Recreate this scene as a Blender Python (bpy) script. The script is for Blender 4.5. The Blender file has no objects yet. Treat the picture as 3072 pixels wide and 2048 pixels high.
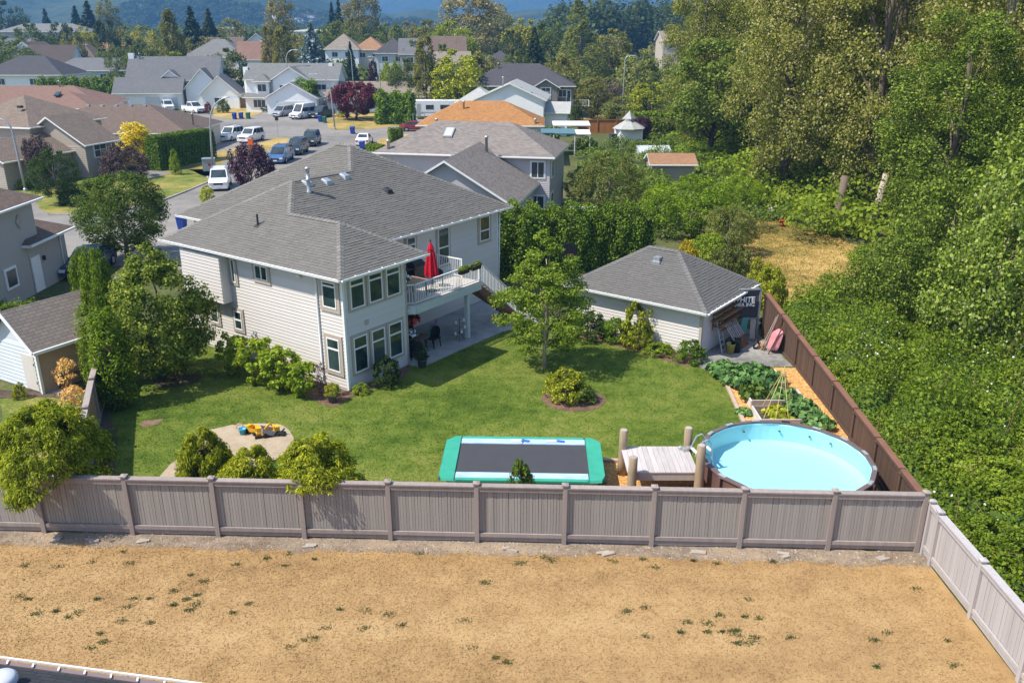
import bpy, math, random
import numpy as np
from mathutils import Vector, Matrix
C = bpy.context.scene
COL = C.collection
PI = math.pi
rad = math.radians

# ---------------------------------------------------------------- camera
HAZE = 0.00034
CAM_H, FPX, PITCH, ROLL = 14.0, 2540.46, 0.3515, 0.00126
_rt = np.array([1, 0, 0.]); _up = np.array([0, math.sin(PITCH), math.cos(PITCH)]); FW = np.array([0, math.cos(PITCH), -math.sin(PITCH)])
RT = _rt * math.cos(ROLL) + _up * math.sin(ROLL); UP = -_rt * math.sin(ROLL) + _up * math.cos(ROLL)
cam = bpy.data.cameras.new('camera'); camo = bpy.data.objects.new('camera', cam); COL.objects.link(camo)
camo.matrix_world = Matrix(((RT[0], UP[0], -FW[0], 0), (RT[1], UP[1], -FW[1], 0), (RT[2], UP[2], -FW[2], CAM_H), (0, 0, 0, 1)))
cam.sensor_width = 36.0; cam.lens = FPX / 3072 * 36; cam.clip_start = 0.1; cam.clip_end = 9000
C.camera = camo
# ---------------------------------------------------------------- world, sun, exposure
SUN_EL, SHADOW_DIR = rad(54), rad(21)          # shadows fall towards +x and a little away
sun_az = SHADOW_DIR + PI                       # direction towards the sun, from +x counter-clockwise
w = bpy.data.worlds.new('World'); C.world = w; w.use_nodes = True
nt = w.node_tree; nt.nodes.clear()
out = nt.nodes.new('ShaderNodeOutputWorld'); bg = nt.nodes.new('ShaderNodeBackground'); sky = nt.nodes.new('ShaderNodeTexSky')
sky.sky_type = 'NISHITA'; sky.sun_disc = False; sky.sun_elevation = SUN_EL; sky.sun_rotation = PI / 2 - sun_az
bg.inputs[1].default_value = 0.14
nt.links.new(sky.outputs[0], bg.inputs[0]); nt.links.new(bg.outputs[0], out.inputs[0])
sd = bpy.data.lights.new('sun', 'SUN'); sd.energy = 4.75; sd.angle = rad(0.53); sd.color = (1.0, 0.94, 0.83)
so = bpy.data.objects.new('sun', sd); COL.objects.link(so)
sdir = Vector((math.cos(sun_az) * math.cos(SUN_EL), math.sin(sun_az) * math.cos(SUN_EL), math.sin(SUN_EL)))
so.rotation_euler = sdir.to_track_quat('Z', 'Y').to_euler(); so.location = (-40, -20, 60)
vs = C.view_settings; vs.view_transform = 'Standard'; vs.look = 'None'; vs.exposure = 0.70; vs.gamma = 1.0; vs.use_curve_mapping = False
C.cycles.max_bounces = 6; C.cycles.diffuse_bounces = 3; C.cycles.glossy_bounces = 2; C.cycles.transmission_bounces = 4
C.cycles.transparent_max_bounces = 8; C.cycles.volume_bounces = 0; C.cycles.caustics_reflective = False; C.cycles.caustics_refractive = False

# ---------------------------------------------------------------- surveying the photograph's ground
def ray(px, py): return FW + (px - 1536) / FPX * RT + (1024 - py) / FPX * UP
def G(px, py, z=0.0):
    d = ray(px, py); t = (z - CAM_H) / d[2]; return (float(t * d[0]), float(t * d[1]))
def AT(px, py, Y):
    d = ray(px, py); t = Y / d[1]; return (float(t * d[0]), float(CAM_H + t * d[2]))

# ---------------------------------------------------------------- mesh helpers
class MB:
    def __init__(s, M=None): s.v = []; s.f = []; s.m = []; s.M = M
    def add(s, vs, fs, m=0):
        b = len(s.v)
        if s.M is not None: vs = [tuple(s.M @ Vector(p)) for p in vs]
        s.v += [tuple(p) for p in vs]; s.f += [tuple(i + b for i in q) for q in fs]; s.m += [m] * len(fs); return s
    def hexa(s, p, m=0): return s.add(p, [(3, 2, 1, 0), (4, 5, 6, 7), (0, 1, 5, 4), (1, 2, 6, 5), (2, 3, 7, 6), (3, 0, 4, 7)], m)
    def box(s, x0, x1, y0, y1, z0, z1, m=0):
        return s.hexa([(x0, y0, z0), (x1, y0, z0), (x1, y1, z0), (x0, y1, z0), (x0, y0, z1), (x1, y0, z1), (x1, y1, z1), (x0, y1, z1)], m)
    def cbox(s, c, sx, sy, sz, rz=0, m=0, tilt=None):
        R = Matrix.Rotation(rz, 3, 'Z')
        if tilt: R = R @ Matrix.Rotation(tilt[1], 3, tilt[0])
        c = Vector(c); P = []
        for z in (-.5, .5):
            for x, y in ((-.5, -.5), (.5, -.5), (.5, .5), (-.5, .5)): P.append(c + R @ Vector((x * sx, y * sy, z * sz)))
        return s.hexa(P, m)
    def bar(s, a, b, wd, ht, m=0):
        a = Vector(a); b = Vector(b); d = (b - a).normalized(); h = Vector((0, 0, 1))
        if abs(d.z) > .95: h = Vector((0, 1, 0))
        x = d.cross(h).normalized(); y = x.cross(d).normalized(); P = []
        for p in (a, b):
            for i, j in ((-1, -1), (1, -1), (1, 1), (-1, 1)): P.append(p + x * (i * wd / 2) + y * (j * ht / 2))
        return s.hexa(P, m)
    def prism(s, poly, z0, z1, m=0, mt=None):
        n = len(poly); P = [(x, y, z0) for x, y in poly] + [(x, y, z1) for x, y in poly]
        s.add(P, [tuple(range(n - 1, -1, -1))] + [(i, (i + 1) % n, n + (i + 1) % n, n + i) for i in range(n)], m)
        return s.add([(x, y, z1) for x, y in poly], [tuple(range(n))], m if mt is None else mt)
    def tube(s, pts, radii, n=6, m=0, cap=True):
        pts = [Vector(p) for p in pts]
        if not hasattr(radii, '__len__'): radii = [radii] * len(pts)
        V = []; ref = None
        for i, p in enumerate(pts):
            d = (pts[min(i + 1, len(pts) - 1)] - pts[max(i - 1, 0)]).normalized()
            if ref is None: ref = Vector((1, 0, 0)) if abs(d.x) < .8 else Vector((0, 1, 0))
            x = (ref - d * ref.dot(d)).normalized(); ref = x; y = d.cross(x)
            for k in range(n):
                a = 2 * PI * k / n; V.append(p + (x * math.cos(a) + y * math.sin(a)) * radii[i])
        F = []
        for i in range(len(pts) - 1):
            for k in range(n): F.append((i * n + k, i * n + (k + 1) % n, (i + 1) * n + (k + 1) % n, (i + 1) * n + k))
        if cap: F.append(tuple(range(n - 1, -1, -1))); F.append(tuple(range((len(pts) - 1) * n, len(pts) * n)))
        return s.add(V, F, m)
    def lathe(s, prof, n=16, c=(0, 0, 0), m=0, cap=True):
        V = []; F = []
        for r, z in prof:
            for k in range(n):
                a = 2 * PI * k / n; V.append((c[0] + r * math.cos(a), c[1] + r * math.sin(a), c[2] + z))
        for i in range(len(prof) - 1):
            for k in range(n): F.append((i * n + k, i * n + (k + 1) % n, (i + 1) * n + (k + 1) % n, (i + 1) * n + k))
        if cap: F.append(tuple(range(n - 1, -1, -1))); F.append(tuple(range((len(prof) - 1) * n, len(prof) * n)))
        return s.add(V, F, m)
    def quad(s, *p, m=0): return s.add(p, [tuple(range(len(p)))], m)
    def mesh(s, name, mats, smooth=False, uv=False):
        me = bpy.data.meshes.new(name); me.from_pydata([tuple(p) for p in s.v], [], s.f)
        if not isinstance(mats, (list, tuple)): mats = [mats]
        for q in mats: me.materials.append(q)
        if len(mats) > 1: me.polygons.foreach_set('material_index', s.m)
        if smooth: me.polygons.foreach_set('use_smooth', [True] * len(me.polygons))
        if uv:
            L = me.uv_layers.new(name='UVMap').data
            for p in me.polygons:
                n = p.normal; t = Vector((0, 0, 1)).cross(n)
                t = t.normalized() if t.length > 1e-4 else Vector((1, 0, 0)); b = n.cross(t)
                for li in p.loop_indices:
                    co = me.vertices[me.loops[li].vertex_index].co; L[li].uv = (co.dot(t), co.dot(b))
        me.update(); return me
    def obj(s, name, mats, parent=None, smooth=False, uv=False):
        return link(name, s.mesh(name, mats, smooth, uv), parent)
def link(name, me, parent=None):
    o = bpy.data.objects.new(name, me); COL.objects.link(o)
    if parent is not None: o.parent = parent
    return o
def tag(o, label, cat, group=None):
    o['label'] = label; o['category'] = cat
    if group: o['group'] = group
    return o
def kind(o, k): o['kind'] = k; return o
def thing(name, label, cat, loc=(0, 0, 0), rz=0.0, group=None):
    o = bpy.data.objects.new(name, None); COL.objects.link(o); o.empty_display_size = .3
    o.location = (loc[0], loc[1], loc[2] if len(loc) > 2 else 0); o.rotation_euler = (0, 0, rz); return tag(o, label, cat, group)
def kids(o): return [c for c in bpy.data.objects if c.parent == o]
def dup(root, chs, loc, rz=0.0, label=None, group=None, scale=None):
    r = root.copy(); COL.objects.link(r); r.location = (loc[0], loc[1], loc[2] if len(loc) > 2 else 0); r.rotation_euler = (0, 0, rz)
    if scale: r.scale = scale
    if label: r['label'] = label
    if group: r['group'] = group
    new = []
    for ch, subs in chs:
        c = ch.copy(); COL.objects.link(c); c.parent = r; new.append(c)
        for g in subs:
            d = g.copy(); COL.objects.link(d); d.parent = c
    return r, new
def tree_of(o): return [(c, [g for g in bpy.data.objects if g.parent == c]) for c in bpy.data.objects if c.parent == o]
def arr_mesh(name, V, F, mat):
    V = np.asarray(V, np.float32); F = np.asarray(F, np.int32); k = F.shape[1]
    me = bpy.data.meshes.new(name); me.vertices.add(len(V)); me.vertices.foreach_set('co', V.ravel())
    me.loops.add(F.size); me.loops.foreach_set('vertex_index', F.ravel())
    me.polygons.add(len(F)); me.polygons.foreach_set('loop_start', np.arange(0, F.size, k, dtype=np.int32))
    try: me.polygons.foreach_set('loop_total', np.full(len(F), k, np.int32))
    except Exception: pass
    me.materials.append(mat); me.update(calc_edges=True); me.validate(); return me

# ---------------------------------------------------------------- materials
def nodes(name):
    m = bpy.data.materials.new(name); m.use_nodes = True; t = m.node_tree; t.nodes.clear()
    o = t.nodes.new('ShaderNodeOutputMaterial'); return m, t, o
def N(t, typ, **kw):
    n = t.nodes.new(typ)
    for k, v in kw.items():
        if k.startswith('i_'): n.inputs[int(k[2:])].default_value = v
        else: setattr(n, k, v)
    return n
def L4(c): return (c[0], c[1], c[2], 1)
def ramp(t, stops):
    r = t.nodes.new('ShaderNodeValToRGB'); e = r.color_ramp.elements
    e[0].position, e[0].color = stops[0][0], L4(stops[0][1]); e[1].position, e[1].color = stops[-1][0], L4(stops[-1][1])
    for p, c in stops[1:-1]: x = e.new(p); x.color = L4(c)
    return r
def noise(t, scale, detail=4, rough=.6, vec=None, stretch=None):
    n = N(t, 'ShaderNodeTexNoise'); n.inputs['Scale'].default_value = scale; n.inputs['Detail'].default_value = detail; n.inputs['Roughness'].default_value = rough
    tc = vec
    if tc is None:
        c = N(t, 'ShaderNodeTexCoord'); tc = c.outputs['Object']
    if stretch:
        mp = N(t, 'ShaderNodeMapping'); mp.inputs['Scale'].default_value = stretch; t.links.new(tc, mp.inputs[0]); tc = mp.outputs[0]
    t.links.new(tc, n.inputs['Vector']); return n
def mixc(t, fac, a, b, mode='MIX'):
    n = N(t, 'ShaderNodeMix', data_type='RGBA', blend_type=mode)
    for i, v in ((0, fac), (6, a), (7, b)):
        if hasattr(v, 'node'): t.links.new(v, n.inputs[i])
        else: n.inputs[i].default_value = v if i == 0 else L4(v)
    return n.outputs[2]
def mth(t, op, a, b=0.0):
    n = N(t, 'ShaderNodeMath', operation=op)
    for i, v in ((0, a), (1, b)):
        if hasattr(v, 'node'): t.links.new(v, n.inputs[i])
        else: n.inputs[i].default_value = v
    return n.outputs[0]
def bsdf(t, o, col, rough=.6, spec=.3, metal=0.0, bump=None, bstr=.3, bdist=.02, coat=0.0):
    b = N(t, 'ShaderNodeBsdfPrincipled')
    if hasattr(col, 'node'): t.links.new(col, b.inputs['Base Color'])
    else: b.inputs['Base Color'].default_value = L4(col)
    b.inputs['Roughness'].default_value = rough; b.inputs['Specular IOR Level'].default_value = spec; b.inputs['Metallic'].default_value = metal
    b.inputs['Coat Weight'].default_value = coat
    if bump is not None:
        k = N(t, 'ShaderNodeBump'); k.inputs['Strength'].default_value = bstr; k.inputs['Distance'].default_value = bdist
        t.links.new(bump, k.inputs['Height']); t.links.new(k.outputs[0], b.inputs['Normal'])
    t.links.new(b.outputs[0], o.inputs[0]); return b
_mc = {}
def sc(c, k): return tuple(max(0, min(1, x * k)) for x in c)
def mat(name, col, rough=.6, spec=.3, var=.15, scale=3.0, metal=0.0, coat=0.0, bump=0.0, bscale=40, stretch=None, rnd=0.0):
    if name in _mc: return _mc[name]
    m, t, o = nodes(name); c = col
    n = noise(t, scale, stretch=stretch)
    r = ramp(t, [(.25, sc(col, 1 - var)), (.75, sc(col, 1 + var))]); t.links.new(n.outputs[0], r.inputs[0]); c = r.outputs[0]
    if rnd:
        oi = N(t, 'ShaderNodeObjectInfo'); ge = N(t, 'ShaderNodeNewGeometry')
        s = mth(t, 'FRACT', mth(t, 'ADD', oi.outputs['Random'], ge.outputs['Random Per Island']))
        v = mth(t, 'ADD', mth(t, 'MULTIPLY', s, 2 * rnd), 1 - rnd)
        cc = N(t, 'ShaderNodeCombineColor')
        for i in range(3): t.links.new(v, cc.inputs[i])
        c = mixc(t, 1.0, c, cc.outputs[0], 'MULTIPLY')
    bo = noise(t, bscale).outputs[0] if bump else None
    bsdf(t, o, c, rough, spec, metal, bo, bump, .02, coat); _mc[name] = m; return m
LK = 1.85
def leafmat(name, dark, mid, light, hot=None, hotf=.12, trans=.3, rough=.5, spec=.25, clump=.35, cs=1.2):
    """leaves: each leaf its own tone, plus tone drifting from clump to clump"""
    if name in _mc: return _mc[name]
    wm = lambda c: (min(1, c[0] * 1.04 * LK), min(1, c[1] * LK), c[2] * .76 * LK)
    dark, mid, light = (wm(dark), wm(mid), wm(light)) if name not in ('fir_needles', 'blue_spruce_needles', 'purple_leaf', 'red_maple_leaf', 'smoke_leaf') else (sc(dark, LK), sc(mid, LK), sc(light, LK))
    spec = min(spec, .16); rough = max(rough, .5); hot = sc(hot, 1.1) if hot else None
    m, t, o = nodes(name)
    ge = N(t, 'ShaderNodeNewGeometry'); oi = N(t, 'ShaderNodeObjectInfo')
    nz = noise(t, cs, 2)
    f = mth(t, 'ADD', mth(t, 'MULTIPLY', ge.outputs['Random Per Island'], 1 - clump), mth(t, 'MULTIPLY', nz.outputs[0], clump))
    f = mth(t, 'ADD', f, mth(t, 'MULTIPLY', mth(t, 'SUBTRACT', oi.outputs['Random'], .5), .22))
    st = [(.15, dark), (.5, mid), (.85, light)]
    if hot: st = [(.12, dark), (.45, mid), (.86 - hotf, light), (.97 - hotf, hot)]
    r = ramp(t, st); t.links.new(f, r.inputs[0])
    b = N(t, 'ShaderNodeBsdfPrincipled'); t.links.new(r.outputs[0], b.inputs['Base Color'])
    b.inputs['Roughness'].default_value = rough; b.inputs['Specular IOR Level'].default_value = spec
    tr = N(t, 'ShaderNodeBsdfTranslucent'); h = mixc(t, 1.0, r.outputs[0], (1.0, 1.0, .55), 'MULTIPLY'); t.links.new(h, tr.inputs[0])
    mx = N(t, 'ShaderNodeMixShader'); mx.inputs[0].default_value = min(.5, trans * 1.4)
    t.links.new(b.outputs[0], mx.inputs[1]); t.links.new(tr.outputs[0], mx.inputs[2]); t.links.new(mx.outputs[0], o.inputs[0])
    _mc[name] = m; return m
def ground_mat(name, stops, s1=.25, s2=2.0, s3=30, bump=.4, rough=.95, w=(.4, .3, .3), stretch=None):
    """three octaves of patchiness, large, middle and grain"""
    m, t, o = nodes(name)
    a = noise(t, s1, 3, .6, stretch=stretch); b = noise(t, s2, 4, .65); c = noise(t, s3, 3, .7)
    f = mth(t, 'ADD', mth(t, 'ADD', mth(t, 'MULTIPLY', a.outputs[0], w[0]), mth(t, 'MULTIPLY', b.outputs[0], w[1])), mth(t, 'MULTIPLY', c.outputs[0], w[2]))
    f = mth(t, 'ADD', mth(t, 'MULTIPLY', mth(t, 'SUBTRACT', f, .5), 1.75), .5)
    r = ramp(t, stops); t.links.new(f, r.inputs[0])
    bsdf(t, o, r.outputs[0], rough, .15, 0, c.outputs[0], bump, .03); _mc[name] = m; return m
def shingle_mat(name, col, row=.14, wd=.3, var=.22, streak=0.05):
    """asphalt or shake roofs seen from far off: courses and tabs on the slope"""
    m, t, o = nodes(name)
    uv = N(t, 'ShaderNodeUVMap'); br = N(t, 'ShaderNodeTexBrick'); t.links.new(uv.outputs[0], br.inputs['Vector'])
    br.offset = .5; br.inputs['Scale'].default_value = 1.0; br.inputs['Brick Width'].default_value = wd; br.inputs['Row Height'].default_value = row
    br.inputs['Mortar Size'].default_value = .012; br.inputs['Mortar Smooth'].default_value = .3; br.inputs['Bias'].default_value = 0
    br.inputs['Color1'].default_value = L4(sc(col, 1 - var * .7)); br.inputs['Color2'].default_value = L4(sc(col, 1 + var * .7)); br.inputs['Mortar'].default_value = L4(sc(col, .55))
    n = noise(t, .5, 5, .65); r = ramp(t, [(.3, (1 - streak,) * 3), (.7, (1 + streak,) * 3)]); t.links.new(n.outputs[0], r.inputs[0])
    c = mixc(t, 1.0, br.outputs[0], r.outputs[0], 'MULTIPLY')
    bsdf(t, o, c, .9, .2, 0, br.outputs[1], .5, -.02); _mc[name] = m; return m
def glass_mat(name, col=(.03, .05, .055), rough=.06):
    m, t, o = nodes(name); n = noise(t, .8, 3)
    r = ramp(t, [(.35, sc(col, .5)), (.7, sc(col, 1.6))]); t.links.new(n.outputs[0], r.inputs[0])
    bsdf(t, o, r.outputs[0], rough, .8); _mc[name] = m; return m
# ================================================================ the setting
rng = np.random.default_rng(11)
random.seed(5)
def wob(poly, amp=.08, step=.5, seed=0):
    r = np.random.default_rng(seed); out = []; n = len(poly)
    for i in range(n):
        a = np.array(poly[i]); b = np.array(poly[(i + 1) % n]); L = np.linalg.norm(b - a); k = max(1, int(L / step))
        for j in range(k): out.append(tuple(a + (b - a) * j / k + r.normal(0, amp, 2) * (0 if j == 0 and amp < .02 else 1)))
    return out
def sheet(name, poly, z, m, kd='structure', parent=None):
    mb = MB(); mb.quad(*[(x, y, z) for x, y in poly]); o = mb.obj(name, m, parent)
    me = o.data
    if me.polygons[0].normal.z < 0: me.flip_normals()
    if kd: kind(o, kd)
    return o
def inpoly(P, poly):
    x, y = P[:, 0], P[:, 1]; ins = np.zeros(len(P), bool); n = len(poly)
    for i in range(n):
        x1, y1 = poly[i]; x2, y2 = poly[(i + 1) % n]
        if y1 == y2: continue
        c = ((y1 > y) != (y2 > y)) & (x < (x2 - x1) * (y - y1) / (y2 - y1) + x1); ins ^= c
    return ins
def scatter(poly, n, holes=()):
    p = np.array(poly); lo, hi = p.min(0), p.max(0); q = rng.uniform(lo, hi, (int(n), 2)); q = q[inpoly(q, poly)]
    for h in holes: q = q[~inpoly(q, h)]
    return q
def blades(name, P, z, h, wd, m, lean=.6):
    n = len(P); a = rng.uniform(0, 2 * PI, n); t = np.stack([np.cos(a), np.sin(a)], 1); hh = h * rng.uniform(.5, 1.3, n); ww = wd * rng.uniform(.6, 1.4, n)
    l = rng.normal(0, lean, (n, 2)) * hh[:, None]
    V = np.zeros((n, 3, 3)); V[:, 0, :2] = P + t * ww[:, None]; V[:, 1, :2] = P - t * ww[:, None]; V[:, 2, :2] = P + l; V[:, :2, 2] = z; V[:, 2, 2] = z + hh
    me = arr_mesh(name, V.reshape(-1, 3), np.arange(3 * n).reshape(-1, 3), m); return kind(link(name, me), 'stuff')

m_ground = ground_mat('rough_ground', [(.3, (.045, .062, .02)), (.5, (.09, .105, .035)), (.7, (.20, .17, .07))], .02, .2, 3)
m_dry = ground_mat('dry_grass', [(.15, (.20, .122, .056)), (.34, (.305, .188, .083)), (.5, (.395, .25, .112)), (.66, (.465, .312, .15)), (.85, (.33, .25, .085))], .16, 1.1, 22, .5, w=(.40, .32, .28), stretch=(.28, 1.7, 1))
m_lawn = ground_mat('lawn_grass', [(.25, (.042, .078, .010)), (.42, (.082, .13, .015)), (.54, (.135, .175, .026)), (.68, (.19, .21, .045)), (.88, (.27, .25, .08))], .22, 1.5, 18, .5, w=(.36, .34, .30), stretch=(.8, 1.25, 1))
m_lawn2 = ground_mat('front_lawn', [(.34, (.06, .09, .015)), (.48, (.13, .17, .03)), (.58, (.26, .23, .06)), (.7, (.42, .29, .10))], .09, .6, 8, .4)
m_yellow = ground_mat('parched_lawn', [(.34, (.16, .15, .04)), (.48, (.34, .25, .08)), (.62, (.50, .34, .13))], .1, .7, 8, .4)
m_asph = ground_mat('street_asphalt', [(.3, (.17, .155, .14)), (.5, (.24, .22, .20)), (.7, (.30, .275, .25))], .06, .6, 40, .2, w=(.4, .3, .3))
m_conc = ground_mat('concrete', [(.3, (.25, .24, .225)), (.5, (.36, .35, .33)), (.7, (.45, .43, .41))], .3, 2.0, 40, .2)
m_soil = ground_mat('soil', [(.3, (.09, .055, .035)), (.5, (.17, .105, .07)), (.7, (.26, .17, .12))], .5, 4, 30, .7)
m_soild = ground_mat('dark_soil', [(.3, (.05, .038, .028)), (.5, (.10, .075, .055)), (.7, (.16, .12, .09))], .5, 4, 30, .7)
m_sand = ground_mat('sand', [(.2, (.29, .225, .15)), (.5, (.42, .335, .235)), (.8, (.52, .43, .32))], .8, 3.5, 25, .6)
m_gravel = ground_mat('gravel', [(.2, (.09, .065, .045)), (.4, (.21, .16, .115)), (.55, (.32, .25, .19)), (.68, (.42, .30, .17)), (.85, (.52, .46, .38))], .45, 3.5, 24, .9, w=(.34, .3, .36))
m_chip = ground_mat('wood_chips', [(.3, (.26, .12, .03)), (.45, (.50, .25, .075)), (.6, (.68, .38, .14)), (.75, (.78, .52, .26))], .6, 6, 26, .9, w=(.15, .3, .55))
m_greyg = ground_mat('grey_gravel', [(.3, (.12, .115, .10)), (.5, (.23, .22, .20)), (.7, (.38, .36, .33))], .5, 3, 36, .7)

gmb = MB(); gmb.quad((-3500, -300, 0), (3500, -300, 0), (3500, 6500, 0), (-3500, 6500, 0)); kind(gmb.obj('ground', m_ground), 'structure')

NF0, NF1 = np.array(G(0, 1593)), np.array(G(2748, 1655))           # foot of the near fence
def nf(t): return tuple(NF0 + (NF1 - NF0) * t)
nfd = (NF1 - NF0) / np.linalg.norm(NF1 - NF0); nfn = np.array([-nfd[1], nfd[0]])   # nfn points into the yard
def nfp(s, o=0.0): q = NF0 + nfd * s + nfn * o; return (float(q[0]), float(q[1]))   # s metres along, o metres into the yard
NFL = float(np.linalg.norm(NF1 - NF0))

field = [nfp(-25, -.02), nfp(NFL + .1, -.02), (11.66, 17), (11.6, 8), (11.5, -10), (-45, -10)]
sheet('dry_field', field, .004, m_dry)
blades('dry_grass', scatter([nfp(-3, -.5), nfp(NFL, -.5), (11.4, 17), (11.4, 8.5), (-14, 8.5)], 190000), .004, .028, .012, m_dry, 1.6)
strip = wob([nfp(-25, .15), nfp(NFL + .2, .15), nfp(NFL + .2, -.75), nfp(NFL * .7, -.62), nfp(NFL * .35, -.66), nfp(0, -.75), nfp(-25, -.7)], .075, .3, 3)
sheet('gravel_strip', strip, .008, m_gravel)

lawn = [nfp(0.5, .1), nfp(NFL, .1), (12.3, 30), (12.6, 34.8), (9, 36), (2.5, 41), (-1, 46), (-17, 46), (-17, 36), (-13.3, 22)]
sheet('lawn', lawn, .008, m_lawn)
HF_O = np.array([-6.59352, 31.37767]); HF_T = .9538
HB = np.array([math.cos(HF_T), math.sin(HF_T)]); HA = np.array([-HB[1], HB[0]])
def hw(u, v): q = HF_O + u * HB + v * HA; return (float(q[0]), float(q[1]))
house_fp = [hw(.5, .5), hw(4.2, .5), hw(4.2, 3.6), hw(15.2, 3.6), hw(15.2, 11.5), hw(.5, 11.5)]
patio = [hw(4.2, -.15), hw(10.2, -.30), hw(12.3, -1.0), hw(14.2, 1.0), hw(14.2, 3.7), hw(4.2, 3.7)]
pit = wob([G(*q) for q in ((470, 1440), (505, 1395), (545, 1370), (628, 1290), (690, 1276), (760, 1270), (835, 1272), (878, 1300), (884, 1330), (850, 1362), (800, 1395), (700, 1440), (560, 1452))], .05, .35, 1)
bed_house = wob([G(*q) for q in ((905, 1180), (930, 1198), (977, 1217), (1008, 1221), (1040, 1200), (1060, 1188), (1107, 1171), (1150, 1160), (1195, 1146), (1232, 1112), (1225, 1075), (1049, 1160), (800, 1080))], .03, .3, 2)
bed_round = [(2.5 + 1.3 * math.cos(a) * (1 + .04 * math.sin(3 * a)), 31.3 + 1.12 * math.sin(a)) for a in np.linspace(0, 2 * PI, 28)[:-1]]
bed_left = wob([nfp(1.6, .1), nfp(4.1, .1), G(348, 1420), G(352, 1290), G(320, 1240), (-16.4, 30.5), (-14.9, 26)], .04, .5, 4)
bed_maple = [(-14.3 + 1.0 * math.cos(a), 33.4 + .9 * math.sin(a)) for a in np.linspace(0, 2 * PI, 20)[:-1]]
bed_gar = wob([G(*q) for q in ((1720, 1010), (1860, 1040), (1985, 1078), (2060, 1100), (2120, 1085), (2095, 1045), (1990, 1010), (1760, 960))], .04, .35, 5)
bare = wob([G(*q) for q in ((410, 1275), (440, 1262), (488, 1258), (470, 1275), (430, 1283))], .04, .3, 6)
chips_a = wob([nfp(NFL - 8.6, .1), nfp(NFL, .1), (11.75, 23), (11.0, 24.5), (6.3, 25.2), (4.0, 26.0), (3.18, 26.05)], .03, .4, 7)
chips_b = wob([(8.78, 28.6), (9.0, 32.9), (8.9, 34.2), (10.5, 34.9), (12.62, 34.8), (12.5, 32), (12.42, 29), (11.9, 24), (9, 26)], .03, .4, 8)
gyard = wob([(8.2, 35.2), (8.7, 34.2), (10.5, 34.95), (12.5, 34.85), (12.4, 37), (12.1, 39.5), (11, 41.5), (8.3, 36.5)], .04, .5, 9)
HOLES = [pit, house_fp, patio, bed_house, bed_round, bed_left, chips_a, chips_b, gyard, bed_gar, bare]
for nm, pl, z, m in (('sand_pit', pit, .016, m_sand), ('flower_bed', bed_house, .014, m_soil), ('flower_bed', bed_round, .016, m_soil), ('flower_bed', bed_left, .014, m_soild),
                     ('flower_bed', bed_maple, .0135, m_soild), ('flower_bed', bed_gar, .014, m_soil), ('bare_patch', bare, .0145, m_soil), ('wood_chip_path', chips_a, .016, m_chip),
                     ('wood_chip_path', chips_b, .0155, m_chip), ('gravel_yard', gyard, .019, m_greyg)):
    sheet(nm, pl, z, m)
mb = MB(); mb.prism(patio, 0, .05); kind(mb.obj('patio', m_conc), 'structure')
gm_lawn = [(-13.0, 22), (11.5, 21.5), (12, 29), (9, 35.5), (2.5, 40.5), (-3, 43), (-15, 42), (-16, 33)]
blades('lawn_blades', scatter(gm_lawn, 150000, HOLES), .008, .05, .012, m_lawn, .9)
# loose stones and chips: one body each
def stones(name, P, z, s, m, flat=.6):
    n = len(P); a = rng.uniform(0, PI, n); s = s * rng.uniform(.4, 1.5, n)
    base = np.array([(-1, -.7, 0), (1, -.6, 0), (.8, .7, 0), (-.9, .8, 0), (-.5, -.3, 1), (.5, -.35, .9), (.4, .3, 1.1), (-.45, .4, .95)])
    V = base[None] * s[:, None, None] * np.array([1, 1, flat]); c, sn = np.cos(a)[:, None], np.sin(a)[:, None]
    X = V[:, :, 0] * c - V[:, :, 1] * sn + P[:, :1]; Y = V[:, :, 0] * sn + V[:, :, 1] * c + P[:, 1:2]; V = np.stack([X, Y, V[:, :, 2] + z], 2)
    q = np.array([(0, 1, 5, 4), (1, 2, 6, 5), (2, 3, 7, 6), (3, 0, 4, 7), (4, 5, 6, 7)])
    F = (q[None] + 8 * np.arange(n)[:, None, None]).reshape(-1, 4)
    return kind(link(name, arr_mesh(name, V.reshape(-1, 3), F, m)), 'stuff')
m_stone = mat('pebble', (.30, .25, .20), .9, .2, .25, 2, rnd=.5)
m_chipp = mat('chip_piece', (.62, .35, .13), .85, .2, .2, 2, rnd=.4)
stones('gravel', scatter(strip, 12000), .008, .022, m_stone)
stones('wood_chips', np.concatenate([scatter(chips_a, 5000), scatter(chips_b, 9000)]), .0165, .03, m_chipp, .3)
cs = [nfp(s, -.25 - .2 * random.random()) for s in (1.9, 3.0, 4.4, 9.5, 15.2, 17.9, 20.5, 23.1, 25.7)]
m_slab = mat('broken_concrete', (.38, .33, .28), .9, .2, .15, 4, bump=.4)
mb = MB()
for q in cs:
    for k in range(2):
        mb.cbox((q[0] + random.uniform(-.12, .12), q[1] + random.uniform(-.08, .08), .03), random.uniform(.22, .42), random.uniform(.09, .16), .05, random.uniform(-.4, .4), tilt=('X', random.uniform(-.2, .2)))
tag(kind(mb.obj('concrete_rubble', m_slab), 'stuff'), 'pale broken concrete lumps lying at the fence foot', 'rubble')

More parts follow.
